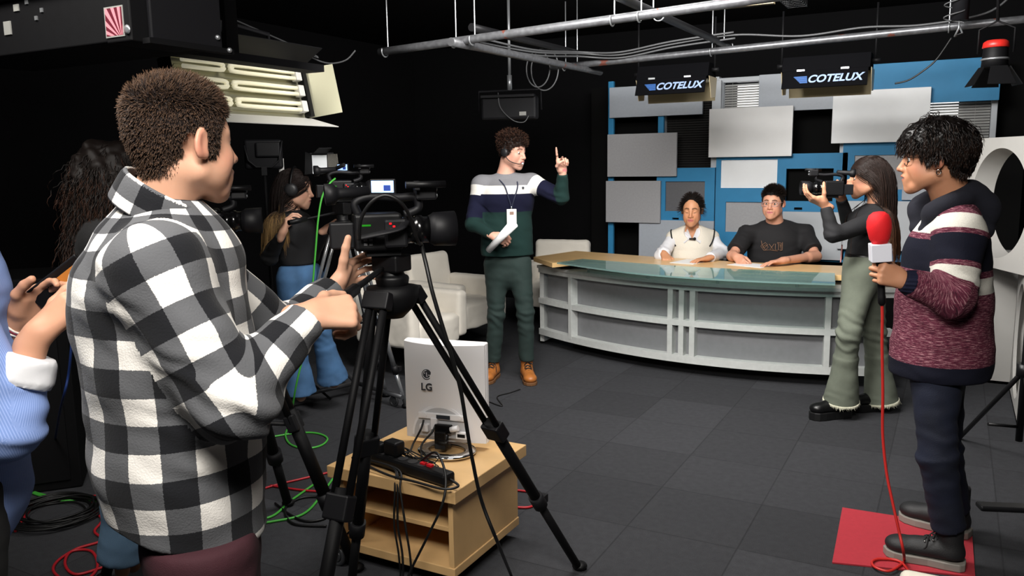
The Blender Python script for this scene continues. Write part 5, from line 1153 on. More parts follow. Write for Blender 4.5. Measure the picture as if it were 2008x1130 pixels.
def plaid_man():
    D0 = 1.68; J = JJ(head=(-1.385,1.16,1.676), neck=(-1.43,1.135,1.538), shR=(-1.313,1.017,1.464), shL=(-1.537,1.259,1.457), elR=(-1.189,1.061,1.184), wrR=(-1.169,1.266,1.322), elL=(-1.486,1.492,1.197), wrL=(-1.503,1.733,1.288), pel=(-1.406,1.148,0.811), hipR=(-1.324,1.079,0.838), hipL=(-1.487,1.218,0.737))
    for q, dy in (('R', -.1), ('L', .1)):
        for j, z, dx in (('kn', .47, .02), ('an', .09, -.02)): J[j+q] = np.array((J['hip'+q][0]+dx*.88, J['hip'+q][1]+dx*.48, z))
    t = person(J['pel'], 'man in black, white and grey checked flannel shirt and burgundy trousers at the near tripod'); H = hframe((0.184,0.982,-0.03)); s = 1.0
    side = A3(*(-0.789,0.614,0)); M_sk = skin_mat('skin_light_tan', '#c79a80', brow='#2b1d16')
    S = skin_body(J, H, s, side=side, hands=[((A3(*(0.535,0.845,-0.02)), A3(*(-0.225,0.728,-0.648))), dict(right=True, curls=[(1.0, 1.25, .9), (1.05, 1.3, .9), (1.1, 1.3, .9), (1.15, 1.3, .9)], s=1.06, spread=.03, k=.003)), ((A3(*(-0.04,0.908,0.418)), A3(*(0.979,0.01,-0.204))), dict(right=False, curl=(.4, .55, .4), s=1.06, thumb=((.35, .9, .15), (.4, .9, .1), (.5, .85, .1))))])
    to_mesh('body', S, .0038, M_sk, t, lambda V: face_fab(V, J['head'], H, s)); eyes(J['head'], H, s, t)
    g = Garment(side); g.arc = True; g.cone(J['neck']-A3(0, 0, .04), J['neck']-A3(0, 0, .14), .084, .12, .05, side=side, q=.8, bone='t')
    g.trunk([((-1.427,1.137,1.504), .14, .095), ((-1.437,1.131,1.388), .188, .147), ((-1.436,1.132,1.213), .195, .166), ((-1.431,1.135,1.033), .192, .164), ((-1.425,1.138,0.847), .19, .160)], .05, .1767)
    g.limb([J['neck']-A3(0, 0, .075), J['shR']+A3(0, 0, -.03)], [.064, .074], 5, .06, False); g.limb([J['neck']-A3(0, 0, .075), J['shL']-A3(0, 0, .03)], [.064, .074], 6, .06, False)
    for q, w_ in (('R', .96), ('L', .93)): g.limb([J['sh'+q]-A3(0, 0, .018), J['el'+q], J['el'+q]+(J['wr'+q]-J['el'+q])*w_], [.080, .074, .047], 1 if q == 'R' else 2, .045)
    hem = np.array((-1.427,1.137,0.847)); g.cut(hem+A3(0, 0, .045), A3(*(-0.211,-0.115,-0.971)), .006)
    jn = [(J['elR'], .14, .007), (J['elL'], .13, .007), (J['elR']*.5+J['wrR']*.5, .1, .003), (J['shR']-A3(0, 0, .1), .13, .004)]
    def fb(V):
        f = g.fab(V); m = f[:, 2] >= 5; f[m, 1] = f[m, 1]*.9+.03; return f
    to_mesh('shirt', g, .0045, M_plaid, t, None, fold(.009, 16, 11, jn), 2, g.corners)
    # collar: a folded band standing round the neck, open at the throat
    ax = nrm((J['head']+s*(H@A3(-.02, 0, -.05)))-J['neck']); fr = hframe(H[:, 0]-ax*np.dot(H[:, 0], ax), ax); V = []; n = 40; fb = []
    for i in range(n+1):
        a = math.radians(28+304*i/n); r0, r1 = .076, .084; dirv = fr[:, 0]*math.cos(a)+fr[:, 1]*math.sin(a); fw = math.cos(a)
        c0 = J['neck']+ax*(.012+.022*-fw)-fr[:, 0]*.006
        tip = max(0, math.cos(a))**2
        for r, z in ((r0, -.02), (r0*.98, .036), (r0*1.02, .044), (r1*1.0, .040), (r1*1.08, .006-.03*tip), (r1*1.15+.022*tip, -.022-.045*tip)): V.append(c0+dirv*r*1.02+ax*z); fb.append((r0*a*1.35, z*1.4+.02, 0))
    F_ = [(i*6+k, (i+1)*6+k, (i+1)*6+k+1, i*6+k+1) for i in range(n) for k in range(5)]
    o = link('collar', pmesh(V, F_, fab=fb), M_plaid, t); sd = o.modifiers.new('thick', 'SOLIDIFY'); sd.thickness = .003; sb = o.modifiers.new('sub', 'SUBSURF'); sb.levels = sb.render_levels = 1
    # chest pocket flap and button
    g.p = [p for p in g.p]
    trousers(J, side, (.105, .085, .07, .065), J['pel']+A3(0, 0, .07), mat('burgundy_twill', '#37121c', .85, bump=.3, bscale=500, var=.08, vscale=14), t, seed=5, hipr=-.012)
    for q in 'RL':
        f = J['an'+q].copy(); f[2] = 0; shoe(t, f-A3(*(0.879,0.477,0)), (0.827,0.562,0), .29, mat('dark_leather', '#1a1512', .5), mat('dark_rubber', '#0c0c0c', .7))
    m = hairline(-.028, .066, -.075, .020); hm = hair_mat('short_brown_hair', '#1f1613', '#5a4332', rnd=.5, tip0=.5)
    cp = cap(J['head'], H, s, m, .003, .004, seed=1, amp=.001); P0, N0, p = cap_roots(cp, 17000, J['head'], H, s, 1)
    top = np.clip((p[:, 2]-.05)/.05, 0, 1); D_ = N0*.42+(H@A3(.5, .2, .2))*top[:, None]-(H@A3(.3, 0, .65))*(1-top)[:, None]+np.random.default_rng(3).normal(size=P0.shape)*.25; D_ /= np.linalg.norm(D_, axis=1)[:, None]
    join_hair('hair', [cp, strands(P0, D_, (.009+.017*top)*s, .00085, 3, .05, stiff=1., seed=2)], hm, t)
plaid_man()
# ======== woman with curly hair behind him
def curly_woman():
    J = JJ(head=(-2.612,1.882,1.591), neck=(-2.639,1.867,1.452), shR=(-2.535,1.764,1.392), shL=(-2.756,1.986,1.381), elR=(-2.446,1.79,1.095), wrR=(-2.347,1.98,1.215), elL=(-2.713,2.054,1.104), wrL=(-2.538,2.172,1.257), pel=(-2.638,1.868,0.894), hipR=(-2.567,1.815,0.887), hipL=(-2.703,1.924,0.844), knR=(-2.589,1.803,0.535), knL=(-2.712,1.93,0.479), anR=(-2.642,1.797,0.15), anL=(-2.769,1.933,0.077))
    t = person(J['pel'], 'woman with long dark curly hair and cropped jeans mostly hidden behind the man in plaid'); H = hframe((0.515,0.857,-0.02)); side = A3(*(-0.72,0.694,0))
    M_sk = skin_mat('skin_olive', '#b98a6c')
    S = skin_body(J, H, .98, True, side=side, hands=[((A3(*(0.668,0.715,0.206)), A3(*(0.713,-0.618,-0.331))), dict(right=True, curl=(.5, .6, .4))), ((A3(*(0.668,0.715,0.206)), A3(*(0.077,0.524,-0.848))), dict(right=False, curl=(.5, .6, .4)))])
    to_mesh('body', S, .0065, M_sk, t, lambda V: face_fab(V, J['head'], H, .98)); eyes(J['head'], H, .98, t)
    g = Garment(side); g.trunk([(J['neck']-A3(0, 0, .05), .13, .08), (J['neck']*.75+J['pel']*.25, .17, .12), (J['pel']+A3(0, 0, .12), .15, .11), (J['pel'], .16, .12)])
    for q in 'RL': g.limb([J['neck']-A3(0, 0, .035), J['sh'+q], J['el'+q], J['el'+q]*.1+J['wr'+q]*.9], [.06, .058, .05, .038], 1)
    to_mesh('jumper', g, .009, mat('black_knit', '#0b0b0d', .9, bump=.3), t, None, fold(.004, 20, 3))
    trousers(J, side, (.092, .078, .07, .075), None, mat('light_blue_denim', '#5f7d99', .85, bump=.3, bscale=400, var=.15, vscale=10), t, seed=6, hem=.088, hemcut=.86)
    for q in 'RL': f = J['an'+q].copy(); f[2] = 0; shoe(t, f-A3(*(0.879,0.477,0)), (0.762,0.648,0), .26, mat('black_leather', '#0c0c0d', .35), mat('dark_rubber', '#0c0c0c'), M_lace, .04, .14)
    S2 = Solid().ell(J['head']+H@A3(-.01, 0, .04), (.115, .095, .1), H); sh = J['neck']
    S2.cone(J['head']+H@A3(-.05, 0, .0), J['head']+H@A3(-.09, -.02, -.22), .085, .06, .05); S2.cone(J['head']+H@A3(-.09, -.02, -.22), J['head']+H@A3(-.10, -.02, -.36), .06, .03, .04); S2.cone(J['head']+H@A3(-.02, -.07, .0), J['head']+H@A3(-.03, -.09, -.2), .05, .045, .05); S2.cut(J['head']+H@A3(.07, 0, -.02), H@A3(1, 0, -.4), .02)
    V, Q = S2.surf(.007); V = V+normals(V, Q)*(wob(V, 60, 8)*.014)[:, None]
    R_ = np.random.default_rng(4); i = R_.integers(0, len(V), 5200); N = normals(V, Q)
    join_hair('hair', [(V, Q, np.zeros((len(V), 3))+A3(.2, .3, 0)), strands(V[i]-N[i]*.01, N[i]*.6-A3(0, 0, .8)+R_.normal(size=(5200, 3))*.25, R_.uniform(.05, .15, 5200), .0016, 9, .35, 1.1, seed=4)], hair_mat('dark_curly_hair', '#120b08', '#43281a', rnd=.5), t)
curly_woman()
# ======== person at the left picture edge with a phone
def phone_person():
    J = JJ(head=(-1.978,0.974,1.67), neck=(-2.009,0.957,1.526), shR=(-1.803,0.864,1.46), shL=(-2.191,1.086,1.439), elR=(-1.739,0.945,1.089), wrR=(-1.698,1.013,1.285), elL=(-2.056,1.068,1.098), wrL=(-1.889,1.091,1.293), pel=(-2.006,0.959,0.901), hipR=(-1.897,0.904,0.918), hipL=(-2.115,1.014,0.834))
    for q in 'RL':
        for j, z in (('kn', .47), ('an', .09)): J[j+q] = np.array((J['hip'+q][0], J['hip'+q][1], z))
    t = person(J['pel'], 'person in blue striped shirt with turned-back white cuffs holding a phone at the left edge'); H = hframe((0.505,0.84,-0.199)); side = A3(*(-0.854,0.52,0)); M_sk = skin_mat('skin_warm', '#c08f73')
    S = skin_body(J, H, 1, True, side=side, bare_arm='RL', hands=[((A3(*(0.516,0.566,0.643)), A3(*(-0.057,0.938,-0.341))), dict(right=True, curls=[(.15, .35, .3), (.25, .5, .4), (.35, .6, .4), (.45, .7, .5)], s=1.0, thumb=((.7, .6, .2), (.95, .25, .1), (1, .1, .1)))), ((A3(*(0.724,0.393,0.567)), A3(*(0.808,-0.444,-0.388))), dict(right=False, curl=(.3, .5, .4), s=1.0, thumb=((.7, .6, .2), (.95, .25, .1), (1, .1, .2))))])
    to_mesh('body', S, .004, M_sk, t, lambda V: face_fab(V, J['head'], H, 1)); eyes(J['head'], H, 1, t)
    g = Garment(side); g.trunk([(J['neck']-A3(0, 0, .06), .15, .09), (J['neck']*.75+J['pel']*.25, .2, .15), (J['pel']+A3(0, 0, .15), .19, .165), (J['pel']+A3(0, 0, .02), .19, .165)])
    for q in 'RL': g.limb([J['neck']-A3(0, 0, .035), J['sh'+q], J['el'+q], J['el'+q]*.5+J['wr'+q]*.5], [.075, .078, .072, .055], 1)
    gm = G('blue_striped_cotton', .8); a, x, y, z = gm.attr(); gm.col(gm.mix(gm.math('GREATER_THAN', gm.math('SINE', gm.math('MULTIPLY', x, 1400.)), .35), lin('#7b96d0'), lin('#98ade0'))); gm.bump(gm.noise(gm.obj(), 60, 3), .1)
    to_mesh('shirt', g, .007, gm.m, t, g.fab, fold(.008, 18, 21, [(J['elR'], .15, .006), (J['elL'], .15, .006)]))
    for q in 'RL':
        a, b = J['el'+q], J['wr'+q]; c = Garment(side); c.limb([a*.52+b*.48, a*.22+b*.78], [.060, .053], 1); c.cone(a*.47+b*.53, a*.25+b*.75, .063, .056, .004, flat=True)
        to_mesh('cuff', c, .005, mat('white_cotton', '#dfdfe2', .8, bump=.2, bscale=40), t, None, fold(.003, 40, 4))
    for k, (m_, p) in enumerate(((mat('white_bead', '#e6dcd2', .4), .86), (mat('red_thread', '#a83a4a', .7), .895), (mat('white_bead', '#e6dcd2'), .925))):
        a, b = J['elL'], J['wrL']; c = a+(b-a)*p; x_, y_, w_ = frame(nrm(b-a)); MB().tube([c+(x_*math.cos(u)+y_*math.sin(u))*.031+w_*.004*math.sin(2*u+k) for u in np.linspace(0, 2*PI, 24, endpoint=False)], .0028, 6, closed=True).build('bracelet', m_, t)
    trousers(J, side, (.1, .085, .07, .065), None, mat('black_cotton', '#070708', .9), t, seed=8)
    for q in 'RL': f = J['an'+q].copy(); f[2] = 0; shoe(t, f-A3(*(0.879,0.477,0)), (0.827,0.562,0), .27, mat('black_leather', '#0c0c0d'), mat('dark_rubber', '#0c0c0c'))
    mk = hairline(-.03, .06); join_hair('hair', [cap(J['head'], H, 1, mk, .01, .006)], hair_mat('plain_dark_hair', '#1a120e'), t)
    ph = empty('mobile_phone', (-1.767,1.134,1.376), 'dark phone held in both hands at the left edge', 'phone'); pd = nrm((0.652,0.467,0.597)); ps_ = nrm(np.cross(pd, nrm((0.747,-0.62,-0.24)))); pn = np.cross(ps_, pd); R_ = np.stack((pd, ps_, pn), -1); pc_ = np.array((-1.788,1.135,1.369))
    MB().box(pc_, (.145, .072, .008), R=R_).build('body', M_bp, ph, bevel=.003); MB().box(pc_-pn*.0045, (.135, .064, .001), R=R_).build('screen', M_dark, ph); MB().box(pc_+pn*.0045+pd*.03, (.05, .04, .001), R=R_).build('case_patch', mat('orange_print', '#b8742e', .5), ph)
phone_person()
# ======== woman with headphones at the far camera
def headphone_woman():
    J = JJ(head=(-3.648,3.88,1.481), neck=(-3.684,3.86,1.328), shR=(-3.667,3.733,1.274), shL=(-3.693,3.98,1.268), elR=(-3.683,3.667,1.065), wrR=(-3.519,3.619,1.228), elL=(-3.673,4.037,1.051), wrL=(-3.482,3.97,1.228), pel=(-3.644,3.882,0.922), hipR=(-3.631,3.798,0.898), hipL=(-3.643,3.962,0.885), knR=(-3.619,3.782,0.579), knL=(-3.579,3.974,0.579), anR=(-3.64,3.827,0.155), anL=(-3.584,4.085,0.185))
    t = person(J['pel'], 'woman with headphones, long hair, black crop top and flared jeans behind the shiny tripod'); H = hframe((0.842,0.526,-0.12)); side = A3(*(-0.029,1,0)); s = 1.0
    M_sk = skin_mat('skin_fair', '#d3a58c', brow='#20140f')
    S = skin_body(J, H, s, True, side=side, hands=[((A3(*(0.285,0.212,0.935)), A3(*(0.6,0.738,-0.31))), dict(right=True, curls=[(.5, .8, .5), (.5, .8, .5), (.55, .8, .5), (.6, .8, .5)], thumb=((.5, .8, .3), (.6, .6, .6), (.6, .3, .8)))), ((A3(*(0.593,0.684,0.424)), A3(*(0.019,0.896,-0.444))), dict(right=False, curl=(.5, .6, .4)))], thin=1.0)
    to_mesh('body', S, .005, M_sk, t, lambda V: face_fab(V, J['head'], H, s)); eyes(J['head'], H, s, t, look=(1, 0, -.2)); frontlace(J['head'], H, s, t)
    g = Garment(side); g.trunk([(J['neck']-A3(0, 0, .05), .115, .075), (J['neck']*.68+J['pel']*.32, .155, .115), (J['neck']*.25+J['pel']*.75, .125, .095)], .05)
    for q in 'RL': g.limb([J['neck']-A3(0, 0, .035), J['sh'+q], J['el'+q], J['el'+q]*.08+J['wr'+q]*.92], [.055, .053, .044, .034], 1)
    g.cut(J['neck']*.22+J['pel']*.78, (0, 0, -1), .004)
    to_mesh('top', g, .007, mat('black_jersey', '#0c0c0f', .85, bump=.15), t, None, fold(.003, 22, 5, [(J['elR'], .1, .004)]))
    dn = mat('mid_blue_denim', '#3f648c', .85, bump=.35, bscale=350, var=.22, vscale=9)
    trousers(J, side, (.092, .078, .062, .08), J['pel']+A3(0, 0, .085), dn, t, seed=9, hem=.105, hemcut=.93)
    for q in 'RL': f = J['an'+q].copy(); f[2] = 0; shoe(t, f-A3(*(0.993,0.117,0)), (0.985,0.175,0), .25, mat('black_leather', '#0c0c0d'), mat('dark_rubber', '#0c0c0c'), M_lace, .045, .12)
    hm = hair_mat('dark_hair_blond_ends', '#1a100d', '#a88655', rnd=.35, tip0=.55); mk = lambda p: (p[:, 2] > np.interp(p[:, 0], [-.13, .02, .05, .075, .1], [-.09, -.06, .0, .052, .056]))
    col = Solid(); col.p = S.p+g.p; P0, N0, p = scalp(J['head'], H, s, mk, 1900, 5, lift=1.04); bk = H[:, 0]; R_ = np.random.default_rng(9)
    D_ = N0*.25+H@A3(-.35, 0, -.7)+np.sign(p[:, 1])[:, None]*(H[:, 1]*.3)+R_.normal(size=P0.shape)*.05; D_ /= np.linalg.norm(D_, axis=1)[:, None]
    join_hair('hair', [cap(J['head'], H, s, mk, .007, .006, .93, 3), strands(P0, D_, R_.uniform(.36, .46, len(P0)), .0016, 16, .45, .12, collide=col, off=.008, seed=6, stiff=.9, pull=back_pull(J['head'], H))], hm, t)
    hp = empty('headphones', tuple(J['head']), 'black over-ear headphones worn by the woman at the far camera', 'headphones')
    L = lambda *a: J['head']+H@A3(*a)
    MB().tube([L(-.01+.0*math.sin(u), math.cos(u)*.098, .02+math.sin(u)*.118) for u in np.linspace(0, PI, 20)], .011, 8, q=.6).build('headband', M_bp, hp)
    for q in (-1, 1): MB().lathe([(.036, 0), (.043, .006), (.043, .02), (.036, .034), (.02, .038), (0, .038)], L(-.005, q*.072, .0), H@A3(0, q, 0), 20).build('ear_cup', mat('grey_black_plastic', '#1c1c1e'), hp)
headphone_woman()
# ======== floor manager
def stripe_mat(name, stops, slv, span, heather=None):
    """knitted bands by height on the trunk and by length on the sleeves"""
    g = G(name, .92); a, x, y, z = g.attr(); o = g.obj(); n = g.noise(o, 300, 2); jit = g.math('MULTIPLY_ADD', n, .004, -.002)
    cT = g.ramp(g.math('DIVIDE', g.math('ADD', y, jit), span), stops); cS = g.ramp(g.math('DIVIDE', g.math('ADD', g.math('ADD', y, .1), jit), span), slv); c = g.mix(g.math('GREATER_THAN', z, .5), cT, cS)
    c = g.n('ShaderNodeVectorMath', {0: c, 'Scale': g.math('MULTIPLY_ADD', n, .5, .75)}, operation='SCALE')
    if heather:
        st = g.n('ShaderNodeCombineXYZ', {0: g.math('MULTIPLY', x, 35.), 1: g.math('MULTIPLY', y, 330.), 2: 0.}); nn = g.noise(st, 1., 3, .7)
        sep = g.t.nodes.new('ShaderNodeSeparateColor'); g.t.links.new(c, sep.inputs[0]); isr = g.math('MULTIPLY', g.math('GREATER_THAN', g.math('SUBTRACT', sep.outputs[0], g.math('MULTIPLY', sep.outputs[2], 1.3)), .012), 1.)
        f = g.math('MULTIPLY', g.math('MULTIPLY', g.math('GREATER_THAN', nn, .56), isr), .75); c = g.mix(f, c, lin(heather)); f2 = g.math('MULTIPLY', g.math('MULTIPLY', g.math('LESS_THAN', nn, .42), isr), .7); c = g.mix(f2, c, lin('#1c0c16'))
    g.col(c); g.bump(g.noise(g.scale(o, (1, 1, .5)), 280, 2), .3, .003); return g.m
def manager():
    J = JJ(head=(-2.873,5.324,1.704), neck=(-2.928,5.317,1.512), shR=(-3.079,5.224,1.47), shL=(-2.743,5.384,1.48), elR=(-3.103,5.12,1.191), wrR=(-2.892,5.064,1.109), elL=(-2.488,5.34,1.372), wrL=(-2.444,5.273,1.553), pel=(-2.924,5.319,0.887), hipR=(-3.001,5.277,0.869), hipL=(-2.834,5.345,0.876), knR=(-2.989,5.25,0.505), knL=(-2.778,5.319,0.521), anR=(-3.036,5.27,0.114), anL=(-2.786,5.349,0.13))
    t = person(J['pel'], 'man in grey, white, navy and green striped jumper raising one finger'); H = hframe((0.979,-0.128,-0.16)); side = A3(*(0.752,0.66,0)); s = 1.03; M_sk = skin_mat('skin_pale_pink', '#d6a48f', brow='#3a241a', red='#cf6f60')
    S = skin_body(J, H, s, side=side, hands=[((A3(*(0.912,0.249,-0.325)), A3(*(-0.197,0.817,-0.542))), dict(right=True, curls=[(.9, .9, .5)]*4, spread=.05, thumb=((.8, .4, .4), (.9, .1, .5), (.8, -.3, .6)))), ((A3(*(-0.022,-0.125,0.992)), A3(*(0.756,-0.654,0))), dict(right=False, curls=[(.05, .05, .03), (1.15, 1.35, .8), (1.25, 1.4, .8), (1.3, 1.4, .8)], spread=.06, thumb=((.6, .5, .5), (.6, -.2, .7), (.4, -.7, .5))))])
    to_mesh('body', S, .0048, M_sk, t, lambda V: face_fab(V, J['head'], H, s, brow_th=1.2)); eyes(J['head'], H, s, t, look=(1, 0, -.3)); frontlace(J['head'], H, s, t)
    g = Garment(side); hem = (-2.92,5.322,0.944); g.trunk([(J['neck']-A3(0, 0, .055), .15, .085), ((-2.919,5.311,1.344), .19, .125), ((-2.924,5.32,1.135), .178, .125), ((-2.923,5.32,0.975), .18, .13), ((-2.921,5.321,0.867), .18, .13)], .05); g.cut(hem, (0, 0, -1), .006)
    for q in 'RL': g.limb([J['neck']-A3(0, 0, .012), J['sh'+q]-A3(0, 0, .008)], [.058, .062], 5, .05, False); g.limb([J['sh'+q], J['el'+q], J['el'+q]*.06+J['wr'+q]*.94], [.066, .054, .036], 1)
    sp = .7; g0 = [(0, '#152d2a'), (.575, '#10122a'), (.765, '#d9d6d0'), (.85, '#77777b')]; sl = [(0, '#77777b'), (.173, '#d9d6d0'), (.283, '#10122a'), (.543, '#152d2a')]
    to_mesh('jumper', g, .0065, stripe_mat('banded_jumper_knit', g0, sl, sp), t, None, fold(.004, 20, 31, [(J['elR'], .13, .006), (J['elL'], .13, .006), (np.array(hem), .25, .003)]), 1, g.corners)
    ntk = J['neck']+A3(0, 0, -.012); MB().tube([ntk+(side*math.cos(u)*.078+H[:, 0]*0+np.cross((0, 0, 1), side)*math.sin(u)*-.066)+A3(0, 0, .022*math.sin(u)) for u in np.linspace(0, 2*PI, 28, endpoint=False)], .010, 8, closed=True).build('neckband', mat('grey_rib_knit', '#6d6d72', .9), t)
    fd = A3(*(0.66,-0.752,0)); bp_ = np.array((-2.835,5.356,1.445))+fd*.127; MB().cyl(bp_-fd*.02, bp_+fd*.004, .008, n=14).build('round_badge', mat('dark_print', '#22252f', .5), t)
    trousers(J, side, (.088, .074, .06, .058), J['pel']+A3(0, 0, .062), mat('dark_green_chino', '#1b2c29', .85, bump=.3, bscale=350, var=.18, vscale=12), t, seed=12, hemcut=.96, h=.008, knee=.008, amp=.005)
    bt = mat('tan_leather', '#a9672f', .45, bump=.15, bscale=120, var=.12, vscale=25); sl_ = mat('tan_sole', '#6e4a2c', .6)
    for q, dr in (('R', (0.25,-0.968,0)), ('L', (0.578,-0.816,0))): f = J['an'+q].copy(); f[2] = 0; shoe(t, f-nrm(dr)*.06, dr, .29, bt, sl_, M_lace, .024, .11, .05)
    # lanyard and badge
    d_ = settle(g, (-2.917,5.312,1.295), fd, .012); ln = MB()
    for q in (-1, 1): ln.tube(spl([J['neck']+side*.07*q+A3(0, 0, .03)-fd*.02, J['neck']+side*.068*q+fd*.05+A3(0, 0, .005)]+[settle(g, np.array(b_)+side*q*o_, fd, .006) for b_, o_ in (((-2.917,5.312,1.467), .05), ((-2.918,5.311,1.419), .035), ((-2.919,5.311,1.37), .02), ((-2.916,5.312,1.325), .006))]+[d_], 5), .005, 6, q=.4)
    ln.build('lanyard', mat('navy_ribbon', '#23283d', .8), t)
    bd = MB().box(d_-A3(0, 0, .055)+fd*.006, (.072, .004, .11), R=np.stack((side, -fd, A3(0, 0, 1)), -1)).build('badge', mat('white_card', '#dcdcd9', .4), t, bevel=.003); MB().box(d_-A3(0, 0, .03)+fd*.009-side*.0, (.03, .001, .022), R=np.stack((side, -fd, A3(0, 0, 1)), -1)).build('badge_photo', mat('brown_photo_print', '#8a6f62', .5), bd)
    MB().cyl(d_, d_+A3(0, 0, .02), .006).build('clip', M_chrome, bd)
    # headset
    hs = empty('headset', tuple(J['head']), 'black headset with a boom microphone worn by the man raising a finger', 'headset'); L = lambda *a: J['head']+s*(H@A3(*a))
    MB().tube([L(-.005, math.cos(u)*.09, .01+math.sin(u)*.132) for u in np.linspace(0, PI, 20)], .005, 8).build('headband', M_bp, hs)
    for q in (-1, 1): MB().lathe([(.024, 0), (.03, .006), (.03, .018), (.02, .024), (0, .025)], L(.0, q*.08, -.004), H@A3(0, q, 0), 18).build('ear_cup', MATS['grey_black_plastic'], hs)
    MB().tube(spl([L(0, -.1, -.01), L(.05, -.09, -.055), L(.1, -.055, -.07), L(.118, -.03, -.066)], 5), .003, 6).build('boom', M_bp, hs); MB().ball(L(.121, -.026, -.065), .009, 10).build('microphone_tip', mat('pale_grey_plastic', '#c2c1c2'), hs)
    mk = hairline(-.02, .055, -.06, .024); hm = hair_mat('curly_brown_hair', '#21140f', '#4d3325', rnd=.5); R_ = np.random.default_rng(2)
    P0, N0, p = scalp(J['head'], H, s, mk, 1500, 8, lift=1.05); top = np.clip((p[:, 2]-.045)/.05, 0, 1); D_ = N0+H@A3(.25, 0, .2)+R_.normal(size=P0.shape)*.4; D_ /= np.linalg.norm(D_, axis=1)[:, None]
    join_hair('hair', [cap(J['head'], H, s, mk, .012, .006, seed=5, amp=.007), strands(P0, D_, .02+.05*top, .0021, 8, .1, 1.5, seed=3)], hm, t)
    ro = empty('paper_roll', (-2.8,5.011,1.105), 'white rolled sheets of paper held by the man in the striped jumper', 'paper'); a, b = np.array((-2.909,5.009,1.007)), np.array((-2.701,5.019,1.207)); x_, y_, w_ = frame(nrm(b-a)); L_ = np.linalg.norm(b-a); V = []; n = 60
    for i in range(n):
        u = i/n*2*PI*2.3; r = .024+.004*i/n
        for z, k in ((0, .82), (1, 1.25)): V.append(a+w_*L_*z+(x_*math.cos(u)+y_*math.sin(u))*r*k)
    o = link('sheets', pmesh(V, [(2*i, 2*i+2, 2*i+3, 2*i+1) for i in range(n-1)]), MATS['paper'], ro); o.modifiers.new('thick', 'SOLIDIFY').thickness = .0015
manager()

